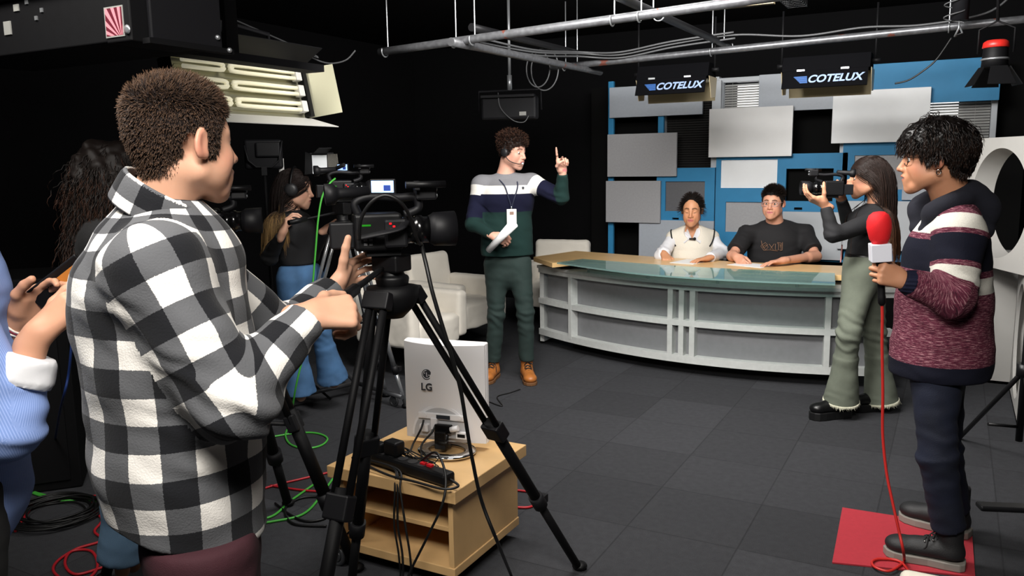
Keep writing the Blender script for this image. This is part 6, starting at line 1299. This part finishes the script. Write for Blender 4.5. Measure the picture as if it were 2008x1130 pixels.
# ======== seated woman in white
def seated_woman():
    J = JJ(head=(-1.963,6.843,1.199), neck=(-1.98,6.913,1.011), shR=(-2.126,6.834,0.978), shL=(-1.824,6.997,0.977), elR=(-2.158,6.657,0.832), elL=(-1.713,6.899,0.833), wrR=(-2.133,6.62,0.85), wrL=(-1.738,6.553,0.835))
    J['pel'] = J['neck']*1; J['pel'][2] = .50; fd = A3(*(0.292,-0.956,0)); side = A3(*(0.956,0.292,0))
    for q, k in (('R', -1), ('L', 1)): J['hip'+q] = J['pel']+side*.09*k; J['kn'+q] = J['hip'+q]+fd*.30+side*.05*k-A3(0, 0, .02); J['an'+q] = J['kn'+q]-A3(0, 0, .38)-fd*.1
    t = person(J['pel'], 'woman in white knit vest and blouse seated behind the desk with closed eyes'); H = hframe((0.17,-0.978,-0.119)); s = 1.07; M_sk = skin_mat('skin_golden', '#c58e6a', lip='#a8565c', brow='#2a1710')
    S = skin_body(J, H, s, True, True, side=side, neck_r=.05, hands=[((A3(*(0.504,-0.691,-0.518)), A3(*(-0.166,0.307,-0.937))), dict(right=True, curl=(.25, .35, .25), spread=.1)), ((A3(*(-0.685,-0.719,-0.122)), A3(*(0.047,-0.087,-0.995))), dict(right=False, curl=(.15, .25, .2), spread=.12))])
    to_mesh('body', S, .0045, M_sk, t, lambda V: face_fab(V, J['head'], H, s, True, brow_th=1.1)); frontlace(J['head'], H, s, t)
    g = Garment(side); g.trunk([(J['neck']-A3(0, 0, .055), .13, .085), (J['neck']*.75+J['pel']*.25, .182, .135), (J['neck']*.5+J['pel']*.5+fd*.012, .178, .15), (J['pel']+fd*.02+A3(0, 0, .05), .185, .16)], .05)
    for q in 'RL': g.limb([J['neck']-A3(0, 0, .04), J['sh'+q]-A3(0, 0, .01)], [.052, .058], 5, .05, False)
    g.ell(J['neck']+fd*.075+A3(0, 0, .01), (.066, .085, .085), np.stack((side, fd, A3(0, 0, 1)), -1), .012, 's')
    to_mesh('knit_vest', g, .007, mat('cream_cable_knit', '#d3ccbf', .9, bump=.9, bscale=110), t, None, fold(.003, 20, 41))
    wc = mat('white_blouse', '#d2d2d6', .8)
    for q in 'RL':
        b = Garment(side); b.limb([J['sh'+q]-A3(0, 0, .022), J['el'+q], J['el'+q]*.12+J['wr'+q]*.88], [.054, .056, .044], 1, .045); to_mesh('sleeve', b, .007, wc, t, None, fold(.006, 24, 42+ord(q), [(J['el'+q], .12, .007)]))
        o = nrm(J['sh'+q]-J['neck']); pts = [settle(g, J['sh'+q]+o*a_+A3(0, 0, b_), nrm(fd+A3(0, 0, c_)), .005) for a_, b_, c_ in ((.012, .05, 1.5), (.016, .035, .6), (.012, .01, .15), (.004, -.02, 0), (-.010, -.055, 0), (-.028, -.085, 0))]; MB().tube(spl(pts, 4), .006, 6).build('armhole_trim', mat('black_trim', '#0c0c0e', .8), t)
        c = MB(); k = 1 if q == 'L' else -1; n0 = J['neck']+A3(0, 0, .012); sg = lambda a_, z_: settle(g, n0+side*a_*k+A3(0, 0, z_), fd, .012); P4 = [n0+side*.055*k+A3(0, 0, .055)+fd*.012, sg(.008, -.045), sg(.068, -.095), n0+side*.105*k+fd*.06-A3(0, 0, .002), n0+side*.085*k-fd*.03+A3(0, 0, .03)]
        c._add(P4, [tuple(range(5)) if k < 0 else tuple(range(5))[::-1]]); cl_ = c.build('collar_wing', wc, t); sd = cl_.modifiers.new('thick', 'SOLIDIFY'); sd.thickness = .006
    p0 = settle(g, J['neck']-A3(0, 0, .045), fd, .018); MB().box(p0, (.05, .012, .012), R=np.stack((side, -fd, A3(0, 0, 1)), -1), ).ball(p0+side*.02, .013, 12).build('clip_microphone', M_bp, t)
    trousers(J, side, (.085, .08, .065, .06), J['pel']+A3(0, 0, .0), mat('black_cotton', '#070708'), t, seed=20)
    for q in 'RL': f = J['an'+q].copy(); f[2] = 0; shoe(t, f-fd*.05, fd, .25, mat('black_leather', '#0c0c0d'), mat('dark_rubber', '#0c0c0c'))
    mk = lambda p: (p[:, 2]+.75*np.clip(np.abs(p[:, 1])-.012, 0, .06)*(p[:, 0] > .02) > np.interp(p[:, 0], [-.13, -.03, .0, .02, .045, .062, .075, .1], [-.07, -.055, .012, .006, .060, .092, .104, .108])); hm = hair_mat('dark_tied_hair', '#17100d', '#2a1a14', rnd=.4)
    P0, N0, p = scalp(J['head'], H, s, mk, 1500, 12, lift=1.03, rx=(.1, .073, .084)); D_ = H@A3(-.8, 0, -.15)+np.sign(p[:, 1])[:, None]*(H[:, 1]*.1)-(H[:, 2]*.3)*(np.abs(p[:, 1])/.07)[:, None]; D_ = D_/np.linalg.norm(D_, axis=1)[:, None]
    col = Solid(); col.p = S.p; R_ = np.random.default_rng(1)
    st2 = [J['head']+s*(H@A3(.028, k*.068, .01)) for k in (-1, 1) for _ in range(9)]; st2 = np.array(st2)+R_.normal(size=(18, 3))*.004
    join_hair('hair', [cap(J['head'], H, s, mk, .005, .005, .95, 2, .0015), strands(P0, D_, .07, .0012, 6, .0, collide=col, off=.007, stiff=1, seed=9), strands(st2, np.tile(A3(0, 0, -1.), (18, 1))+R_.normal(size=(18, 3))*.15, R_.uniform(.07, .12, 18), .0007, 8, .9, .1, collide=col, off=.004, seed=3)], hm, t)
seated_woman()
# ======== seated man in black t-shirt
def seated_man():
    J = JJ(head=(-1.32,6.964,1.26), neck=(-1.312,7.048,1.052), shR=(-1.518,6.959,1.019), shL=(-1.098,7.165,1.026), elR=(-1.575,6.678,0.845), elL=(-0.963,6.93,0.838), wrR=(-1.518,6.575,0.85), wrL=(-1.146,6.507,0.845))
    J['pel'] = J['neck']*1; J['pel'][2] = .50; fd = A3(*(0.212,-0.977,0)); side = A3(*(0.977,0.212,0)); J['pel'] = J['pel']-fd*.06
    for q, k in (('R', -1), ('L', 1)): J['hip'+q] = J['pel']+side*.095*k; J['kn'+q] = J['hip'+q]+fd*.32+side*.05*k-A3(0, 0, .01); J['an'+q] = J['kn'+q]-A3(0, 0, .40)-fd*.1
    t = person(J['pel'], 'man in black printed t-shirt and clear glasses writing at the desk'); H = hframe((-0.024,-0.999,-0.04), roll=-.02); s = 1.06; M_sk = skin_mat('skin_rosy', '#d0997f', brow='#2a1a12', red='#c8604f')
    S = skin_body(J, H, s, side=side, neck_r=.062, bare_arm='RL', hands=[((A3(*(0.629,-0.632,-0.453)), A3(*(0.63,0.578,-0.518))), dict(right=True, curls=[(.7, .9, .5), (.8, 1.0, .6), (.9, 1.0, .7), (1., 1.0, .7)], thumb=((.8, .35, .5), (.9, -.05, .5), (.9, -.3, .4)))), ((A3(*(-0.726,-0.683,-0.081)), A3(*(0.071,-0.13,-0.989))), dict(right=False, curl=(.12, .2, .15), spread=.08))])
    to_mesh('body', S, .0045, M_sk, t, lambda V: face_fab(V, J['head'], H, s, brow_th=1.25)); eyes(J['head'], H, s, t); frontlace(J['head'], H, s, t)
    g = Garment(side); g.trunk([(J['neck']-A3(0, 0, .06), .17, .095), (J['neck']*.72+J['pel']*.28, .225, .15), (J['neck']*.4+J['pel']*.6, .20, .155), (J['pel']+A3(0, 0, .05), .205, .165)], .05)
    for q in 'RL': g.limb([J['neck']-A3(0, 0, .035), J['sh'+q]-A3(0, 0, .02)], [.064, .074], 5, .05, False); g.limb([J['sh'+q]-A3(0, 0, .012), J['sh'+q]*.22+J['el'+q]*.78], [.072, .074], 1)
    ts = mat('black_tshirt', '#121114', .85, bump=.15, bscale=40); o = to_mesh('t_shirt', g, .007, ts, t, None, fold(.005, 18, 51, [(np.asarray(J['shR']), .2, .003), (np.asarray(J['shL']), .2, .003)]))
    up = A3(0, 0, 1.); X = nrm(side); ctr = np.array((-1.311,6.912,0.911)); P2 = ctr+fd*0
    # brown line print on the chest, sunk to the cloth
    gV = lambda p: g.at(p[None])[0]
    def onshirt(x, z):
        p = ctr+X*x+up*z+fd*.25
        for _ in range(30): p = p-fd*max(gV(p)-.0075, .0008) if gV(p) > .0075 else p
        return p
    pr = MB()
    for ln in ([(-.082, .045), (-.075, .01), (-.055, -.012), (-.03, .012), (-.05, .03), (-.085, -.0), (-.06, -.035), (-.02, -.03)], [(-.07, -.005), (-.045, -.03), (-.025, -.005), (-.045, .012), (-.07, -.005)], [(-.02, .02), (.02, -.035)], [(.02, .022), (-.015, -.035)], [(.03, .022), (.03, -.03), (.05, -.03)], [(.055, .028), (.055, -.03), (.075, -.03), (.075, .028), (.045, .032), (.045, .02)], [(.062, .015), (.068, .015), (.068, -.01)], [(-.01, -.03), (.05, -.038)], [(.085, .035), (.085, -.03), (.07, -.036)]): pr.tube([onshirt(x, z) for x, z in ln], .0018, 5)
    pr.build('chest_print', mat('bronze_print', '#8f6a50', .5), t)
    nk = J['neck']-A3(0, 0, .02); MB().tube([nk+side*math.cos(u)*.078+fd*(math.sin(u)*.075+.012)-A3(0, 0, .04*math.sin(u)) for u in np.linspace(0, 2*PI, 28, endpoint=False)], .009, 8, closed=True).build('neckband', mat('black_rib', '#0d0c0e', .9), t)
    trousers(J, side, (.095, .085, .07, .065), J['pel']+A3(0, 0, .0), mat('black_cotton', '#070708'), t, seed=23)
    for q in 'RL': f = J['an'+q].copy(); f[2] = 0; shoe(t, f-fd*.05, fd, .28, mat('black_leather', '#0c0c0d'), mat('dark_rubber', '#0c0c0c'))
    mk = hairline(-.02, .070, -.07, .022); hm = hair_mat('short_dark_hair', '#15100e', '#2e2018', rnd=.4); P0, N0, p = scalp(J['head'], H, s, mk, 3000, 14, lift=1.03); top = np.clip((p[:, 2]-.05)/.05, 0, 1); D_ = N0*.6+(H@A3(.5, .3, .3))*top[:, None]-(H[:, 2]*.6)*(1-top)[:, None]+np.random.default_rng(3).normal(size=P0.shape)*.15; D_ /= np.linalg.norm(D_, axis=1)[:, None]
    join_hair('hair', [cap(J['head'], H, s, mk, .007, .005, seed=4, amp=.002), strands(P0, D_, .012+.028*top, .0013, 4, .05, stiff=1., seed=2)], hm, t)
    specs(J['head'], H, s, t, mat('clear_frame', '#b9aab0', .2, trans=.4), .0018)
    pn_ = empty('pen', (-1.504,6.466,0.858), 'purple pen held over the paper by the man in the black t-shirt', 'pen'); a = J['wrR']+nrm((0.629,-0.632,-0.453))*.09+A3(*(0.191,0.104,-0.976)); MB().tube([a, a+A3(*(-0.101,-0.22,0.97))*.012, a+A3(*(-0.101,-0.22,0.97))*.14], [.0008, .0045, .0045], 8).build('barrel', mat('purple_plastic', '#7d5fb8', .35), pn_)
def specs(c, H, s, parent, m, r=.0016, half=False):
    L = lambda *a: c+s*(H@A3(*a)); b = MB()
    for q in (-1, 1):
        b.tube([L(.098-.012*abs(math.cos(u)*.024*q+.033*q)/.05+.004, q*.033+math.cos(u)*.026, .004+math.sin(u)*.02*(1 if math.sin(u) < 0 else .85)) for u in np.linspace(0, 2*PI, 28, endpoint=False)], r, 6, closed=True); b.tube([L(.088, q*.060, .012), L(.05, q*.075, .014), L(0, q*.085, .012)], r, 6)
    b.tube([L(.104, -.008, .012), L(.108, 0, .014), L(.104, .008, .012)], r, 6); f = b.build('glasses', m, parent)
    for q in (-1, 1):
        n = 24; V = [L(.098-.012*abs(math.cos(u)*.024*q+.033*q)/.05+.004, q*.033+math.cos(u)*.0255, .004+math.sin(u)*.0195*(1 if math.sin(u) < 0 else .85)) for u in np.linspace(0, 2*PI, n, endpoint=False)]
        o = MB()._add(V, [tuple(range(n))]).build('lens', clear_lens(), f)
def clear_lens():
    if 'clear_lens' in MATS: return MATS['clear_lens']
    m = bpy.data.materials.new('clear_lens'); m.use_nodes = True; nt = m.node_tree; nt.nodes.clear(); o = nt.nodes.new('ShaderNodeOutputMaterial'); t = nt.nodes.new('ShaderNodeBsdfTransparent'); g = nt.nodes.new('ShaderNodeBsdfGlossy'); g.inputs['Roughness'].default_value = .02; x = nt.nodes.new('ShaderNodeMixShader'); x.inputs[0].default_value = .05
    nt.links.new(t.outputs[0], x.inputs[1]); nt.links.new(g.outputs[0], x.inputs[2]); nt.links.new(x.outputs[0], o.inputs[0]); MATS['clear_lens'] = m; return m
seated_man()
# ======== woman with a camcorder at her eye
def camera_woman():
    J = JJ(head=(-0.472,5.433,1.501), neck=(-0.414,5.487,1.329), shL=(-0.399,5.336,1.258), shR=(-0.447,5.652,1.249), elL=(-0.621,5.125,1.172), wrL=(-0.675,5.141,1.351), elR=(-0.581,5.658,1.151), wrR=(-0.632,5.483,1.387), pel=(-0.482,5.473,0.946), hipL=(-0.489,5.39,0.908), hipR=(-0.459,5.577,0.892), knL=(-0.527,5.289,0.556), knR=(-0.406,5.583,0.526), anL=(-0.56,5.363,0.101), anR=(-0.346,5.638,0.054))
    t = person(J['pel'], 'woman in black top and green flared jeans looking through a raised camcorder'); H = hframe((-0.959,-0.27,-0.08)); side = A3(*(0.19,-0.982,0)); s = 1.02; M_sk = skin_mat('skin_tan', '#c48e70', lip='#9c4e50', brow='#23150f')
    S = skin_body(J, H, s, True, side=side, neck_r=.045, thin=.9, hands=[((A3(*(-0.845,-0.32,0.428)), A3(*(-0.144,0.265,0.954))), dict(right=False, curls=[(.25, .5, .4), (.3, .5, .4), (.3, .5, .4), (.35, .5, .4)], thumb=((.45, .5, .7), (.5, .25, .8), (.4, .1, .9)), spread=.04)), ((A3(*(-0.396,-0.567,0.722)), A3(*(0.175,-0.985,0))), dict(right=True, curl=(.5, .7, .5)))])
    to_mesh('body', S, .0045, M_sk, t, lambda V: face_fab(V, J['head'], H, s, True)); eyes(J['head'], H, s, t, look=(1, 0, .05)); frontlace(J['head'], H, s, t)
    g = Garment(side); g.trunk([(J['neck']-A3(0, 0, .05), .115, .075), (J['neck']*.66+J['pel']*.34, .15, .118), (J['neck']*.28+J['pel']*.72, .125, .105), (J['neck']*.2+J['pel']*.8, .128, .11)], .05)
    for q in 'RL': g.limb([J['neck']-A3(0, 0, .035), J['sh'+q], J['el'+q], J['el'+q]*.08+J['wr'+q]*.92], [.055, .055, .047, .034], 1)
    g.cut(J['neck']*.19+J['pel']*.81, (0, 0, -1), .004)
    to_mesh('top', g, .007, mat('charcoal_jersey', '#141417', .85, bump=.2), t, None, fold(.003, 22, 61, [(J['elL'], .11, .005), (J['neck']*.4+J['pel']*.6, .16, .003)]))
    gj = mat('sage_green_denim', '#686e61', .88, bump=.35, bscale=350, var=.16, vscale=9); w_ = J['pel']+A3(0, 0, .10)
    o, tr = trousers(J, side, (.100, .086, .068, .088), w_, gj, t, seed=25, hem=.108, hemcut=.99, h=.007, amp=.003, knee=.011, hipr=-.012)
    # frayed hems
    fr_ = MB(); R_ = np.random.default_rng(8); mf = mat('frayed_thread', '#cfcdb8', .9)
    for q in 'LR':
        e = J['kn'+q]+(J['an'+q]-J['kn'+q])*.99; w = nrm(J['an'+q]-J['kn'+q]); x_, y_, _ = frame(w)
        fm = MB()
        for k in range(110):
            a = k/110*2*PI; d_ = x_*math.cos(a)+y_*math.sin(a); p = e+d_*.107-w*.012; fm.tube([p, p+w*.014+d_*.002, p+w*R_.uniform(.018, .034)+d_*R_.normal()*.006+np.cross(w, d_)*R_.normal()*.008], [.0028, .0024, .001], 4)
        fm.build('frayed_hem', mf, t)
    for k, u in enumerate((.6, 1.5)):
        ctr = J['pel']+A3(0, 0, .083)
    bl = MB(); ax = np.cross((0, 0, 1), side); hw = .100*1.62-.012
    bl.tube([w_-A3(0, 0, .026)+side*math.cos(u)*(hw*.915)+ax*math.sin(u)*(hw*.68) for u in np.linspace(0, 2*PI, 40, endpoint=False)], .02, 8, closed=True, q=.3, hint=(1, 0, 0)); bl.build('belt', mat('black_belt', '#0c0c0d', .4), t)
    pk = MB(); ph_ = J['hipL']+side*.0
    bt, so = mat('black_leather', '#0c0c0d'), mat('black_platform_sole', '#0a0a0b', .5)
    for q, dr, off in (('L', (-0.764,-0.645,0), .06), ('R', (-0.825,-0.565,0), .06)): f = J['an'+q].copy(); f[2] = 0; shoe(t, f-nrm(dr)*off, dr, .275, bt, so, M_lace, .05, .10, .05)
    hm = hair_mat('long_brown_hair', '#1f130e', '#5a3a26', rnd=.4, tip0=.5); mk = lambda p: (p[:, 2] > np.interp(p[:, 0], [-.13, .0, .03, .05, .07, .1], [-.09, -.06, .0, .04, .060, .064]))
    col = Solid(); col.p = S.p+g.p; P0, N0, p = scalp(J['head'], H, s, mk, 2400, 15, lift=1.05); D_ = N0*.2+H@A3(-.5, 0, -.7)+np.sign(p[:, 1])[:, None]*(H[:, 1]*.25)+R_.normal(size=P0.shape)*.05; D_ /= np.linalg.norm(D_, axis=1)[:, None]
    front = (p[:, 1] > .02)&(R_.uniform(size=len(p)) < .35); fwd = A3(*(-0.639,-0.769,0))
    bp2 = back_pull(J['head'], H)
    def pull(P_): z = np.clip((J['head'][2]-.17-P_[:, 2])/.2, 0, 1); return (front*z*.3)[:, None]*fwd+bp2(P_)
    join_hair('hair', [cap(J['head'], H, s, mk, .009, .005, .95, 7), strands(P0, D_, R_.uniform(.42, .56, len(P0)), .0017, 18, .5, .22, collide=col, off=.008, seed=16, stiff=.9, pull=pull)], hm, t)
    cd = nrm((-0.938,-0.347,0.02)); cg = camcorder((-0.673,5.244,1.388), cd, 'black camcorder raised to her eye by the woman in the green jeans', .68, screen=False)
    ln_ = MB().tube(spl([(-0.585,5.258,1.106), (-0.583,5.236,1.047), (-0.585,5.224,1.002)], 4), .004, 6); ln_.build('key_ribbon', mat('pink_ribbon', '#c98a86', .7), t)
camera_woman()
# ======== man with the red microphone, right foreground
def mic_man():
    J = JJ(head=(-0.078,3.542,1.613), neck=(-0.009,3.591,1.46), shL=(0.025,3.416,1.345), shR=(-0.021,3.801,1.324), elL=(0.019,3.344,1.118), wrL=(-0.147,3.277,1.178), elR=(0.012,3.852,1.025), wrR=(-0.006,3.752,0.825), pel=(-0.017,3.575,0.81), hipL=(-0.03,3.466,0.793), hipR=(-0.008,3.683,0.747), knL=(-0.003,3.446,0.478), knR=(0.018,3.708,0.423), anL=(0.063,3.505,0.12), anR=(0.087,3.836,0.075))
    t = person(J['pel'], 'man in burgundy and navy banded hooded jumper holding the red microphone'); H = hframe((-0.996,-0.085,-0.03)); side = A3(*(0.085,-0.996,0)); s = 1.06; M_sk = skin_mat('skin_medium', '#bd8868', lip='#95504e', brow='#17100d')
    S = skin_body(J, H, s, side=side, neck_r=.062, hands=[((A3(*(-0.856,-0.404,0.322)), A3(*(-0.579,0.814,-0.05))), dict(right=False, curls=[(1.0, 1.2, .7), (1.05, 1.2, .7), (1.1, 1.2, .7), (1.15, 1.2, .7)], thumb=((.65, .35, .6), (.6, .1, .8), (.3, -.1, .9)), spread=.02)), ((A3(*(-0.047,0.087,-0.995)), A3(*(0.731,-0.683,0))), dict(right=True, curl=(.5, .6, .4)))])
    to_mesh('body', S, .004, M_sk, t, lambda V: face_fab(V, J['head'], H, s, brow_th=1.2)); eyes(J['head'], H, s, t, look=(1, 0, .0)); frontlace(J['head'], H, s, t)
    g = Garment(side); hem = np.array((-0.022,3.572,0.778)); g.trunk([((-0.007,3.592,1.42), .145, .10), ((-0.017,3.586,1.246), .18, .145), ((-0.016,3.587,1.044), .188, .165), ((-0.015,3.588,0.859), .195, .178), (hem, .195, .178)], .05, .18)
    for q in 'RL': g.limb([J['neck']-A3(0, 0, .035), J['sh'+q]-A3(0, 0, .01)], [.068, .075], 5, .05, False); g.limb([J['sh'+q], J['el'+q], J['el'+q]*.10+J['wr'+q]*.90], [.082, .074, .050], 1, .045)
    g.cut(hem-A3(0, 0, .004), (0, 0, -1), .006)
    B_, N_, W_ = '#5a2436', '#0d0f1e', '#c9c6bd'
    sp = .80; z0 = hem[2]
    g0 = [(0, N_), (.075, B_), (.42, W_), (.494, B_), (.525, N_), (.675, B_), (.70, W_), (.785, B_)]; sl = [(0, B_), (.04, W_), (.12, B_), (.142, N_), (.265, B_), (.29, W_), (.37, B_)]
    to_mesh('hooded_jumper', g, .006, stripe_mat('banded_heather_knit', g0, sl, sp, heather='#a67a80'), t, None, fold(.005, 18, 71, [(J['elL'], .13, .006), (hem, .2, .003)]), 2, g.corners)
    # hood lying on the back
    hs = Solid(); L = lambda x, y, z: J['neck']+A3(*(0.879,0.477,0))*x+A3(*(0.477,-0.879,0))*y+A3(0, 0, z); n = 16
    ring = [L(-.025+.092*math.cos(u)-.025*math.sin(u)**2, .088*math.sin(u), -.01+.045*math.cos(u)) for u in np.linspace(-2.5, 2.5, n)]
    for a, b in zip(ring, ring[1:]): hs.cone(a, b, .036, .036, .02)
    hs.cone(L(.07, -.05, .0), L(.07, .05, .0), .05, .05, .03); hs.cone(L(.105, -.05, -.02), L(.105, .05, -.02), .042, .042, .03); hs.cone(L(.115, -.035, -.05), L(.112, .035, -.12), .045, .035, .04); hs.cone(L(.115, .035, -.05), L(.112, -.035, -.12), .045, .035, .04); hs.cone(L(-.08, .05, -.05), L(-.115, .035, -.11), .036, .028, .03); hs.cone(L(-.08, -.05, -.05), L(-.115, -.035, -.11), .036, .028, .03)
    hs.cone(L(.075, -.05, .03), L(.075, .05, .03), .028, .028, .012)
    to_mesh('hood', hs, .006, mat('navy_knit', '#0a0c1a', .92, bump=.3, bscale=250, ), t, None, fold(.003, 30, 5))
    a, b = J['elL'], J['wrL']; cf = Solid().cone(a*.16+b*.84, a*-.02+b*1.02, .052, .040, .01, flat=True)
    gc = G('navy_rib_cuff', .9); o_ = gc.n('ShaderNodeTexCoord', out='Object'); gc.col(lin('#12152a')); gc.bump(gc.math('SINE', gc.math('MULTIPLY', gc.n('ShaderNodeSeparateXYZ', {0: o_}, out=2), 420.)), .5, .003); to_mesh('cuff', cf, .004, gc.m, t)
    dn = mat('dark_blue_denim', '#0d1428', .8, bump=.35, bscale=350, var=.3, vscale=8); trousers(J, side, (.088, .08, .064, .062), J['pel']+A3(0, 0, .08), dn, t, seed=27, hemcut=.86, h=.007, knee=.008, hipr=-.01)
    bl = mat('black_nubuck', '#1b1b1d', .6, bump=.2, bscale=200); so = mat('grey_sole', '#86817a', .6)
    for q, a_, b_ in (('L', (0.122,3.536,0), (-0.153,3.543,0)), ('R', (0.137,3.781,0), (-0.126,3.865,0))): d_ = nrm(np.array(b_)-np.array(a_)); f = J['an'+q].copy(); f[2] = 0.007; shoe(t, f-d_*.055, d_, .295, bl, so, M_lace, .032, .165, .052, eyelets=M_eyelet)
    ea = J['head']+s*(H@A3(-.008, .088, -.036)); MB().tube([ea+H@A3(math.cos(u)*.008, .002, math.sin(u)*.009-.006) for u in np.linspace(0, 2*PI, 16, endpoint=False)], .0022, 6, closed=True).build('hoop_earring', M_chrome, t)
    specs(J['head'], H, s, t, mat('dark_frame', '#1c1416', .3), .0016)
    mk = lambda p: p[:, 2] > np.interp(p[:, 0], [-.13, -.05, -.03, .0, .012, .025, .045, .06, .1], [-.075, -.06, -.012, .008, .0, .005, .03, .05, .05]); hm = hair_mat('wavy_black_hair', '#0f0b0a', '#2d201a', rnd=.5, rough=.35); R_ = np.random.default_rng(6)
    P0, N0, p = scalp(J['head'], H, s, mk, 3600, 21, lift=1.06); top = np.clip((p[:, 2]-.03)/.06, 0, 1); fr2 = np.clip((p[:, 0]+.02)/.08, 0, 1)
    D_ = N0*.55+(H@A3(.9, .3, .1))*(top*fr2)[:, None]+(H@A3(-.5, .1, -.1))*(top*(1-fr2))[:, None]+(H@A3(-.2, 0, -.5))*(1-top)[:, None]+R_.normal(size=P0.shape)*.2; D_ /= np.linalg.norm(D_, axis=1)[:, None]
    col = Solid(); col.p = [q_ for q_ in S.p][:40]
    def bulk(S_):
        for c_, r_ in ((A3(-.02, 0, .062), A3(.118, .098, .088)), (A3(.045, 0, .075), A3(.07, .075, .05)), (A3(-.07, 0, .0), A3(.062, .078, .075))): S_.ell(J['head']+s*(H@c_), r_*s, H, .03)
    join_hair('hair', [cap(J['head'], H, s, mk, .016, .005, seed=11, amp=.006, shape=bulk), strands(P0+N0*.012, D_, R_.uniform(.055, .085, len(P0))*(.55+.45*top), .0019, 10, .30, .5, cfreq=5, collide=col, off=.014, seed=22)], hm, t)
    # microphone, its cube and its lead
    mc = empty('microphone', (-0.233,3.27,1.271), 'reporter microphone with red foam head and blank white cube', 'microphone'); ax = nrm(np.array((-0.238,3.267,1.367))-np.array((-0.231,3.271,1.277))); c0 = np.array((-0.232,3.271,1.281)); x_ = nrm(np.array((0.97,0.243,0))-ax*np.dot((0.97,0.243,0), ax)); y_ = np.cross(ax, x_)
    MB().lathe([(.0, -.0), (.026, .0), (.036, .02), (.0435, .06), (.042, .085), (.034, .105), (.02, .116), (0, .119)], c0+ax*.032, ax, 28).build('foam_windshield', mat('red_foam', '#e0121c', .75, bump=.3, bscale=500), mc)
    MB().box(c0, (.07, .07, .066), R=np.stack((x_, y_, ax), -1)).build('cube_flag', mat('white_plastic', '#dfe0ea', .35), mc, bevel=.003)
    MB().lathe([(.019, -.036), (.019, -.06), (.0135, -.07), (.0125, -.16), (.014, -.165), (.014, -.19), (.008, -.2)], c0, ax, 18).build('handle', M_bmet, mc)
    e = c0-ax*.195; cable('microphone_cable', [e, e-ax*.05, (-0.209,3.289,0.924), (-0.198,3.295,0.746), (-0.191,3.299,0.585), (-0.17,3.287,0.439), (-0.142,3.268,0.329), (-0.113,3.25,0.225), (-0.093,3.249,0.144), (-0.096,3.463,0.016), (-0.101,3.429,0.015), (-0.14,3.34,0.015), (-0.19,3.343,0.015), (-0.209,3.389,0.015), (-0.178,3.433,0.015), (-0.103,3.433,0.015), (-0.038,3.261,0.015)], .0055, mat('red_mic_cable', '#c02b27', .4), 'red microphone cable hanging down to a loop on the red mat')
mic_man()
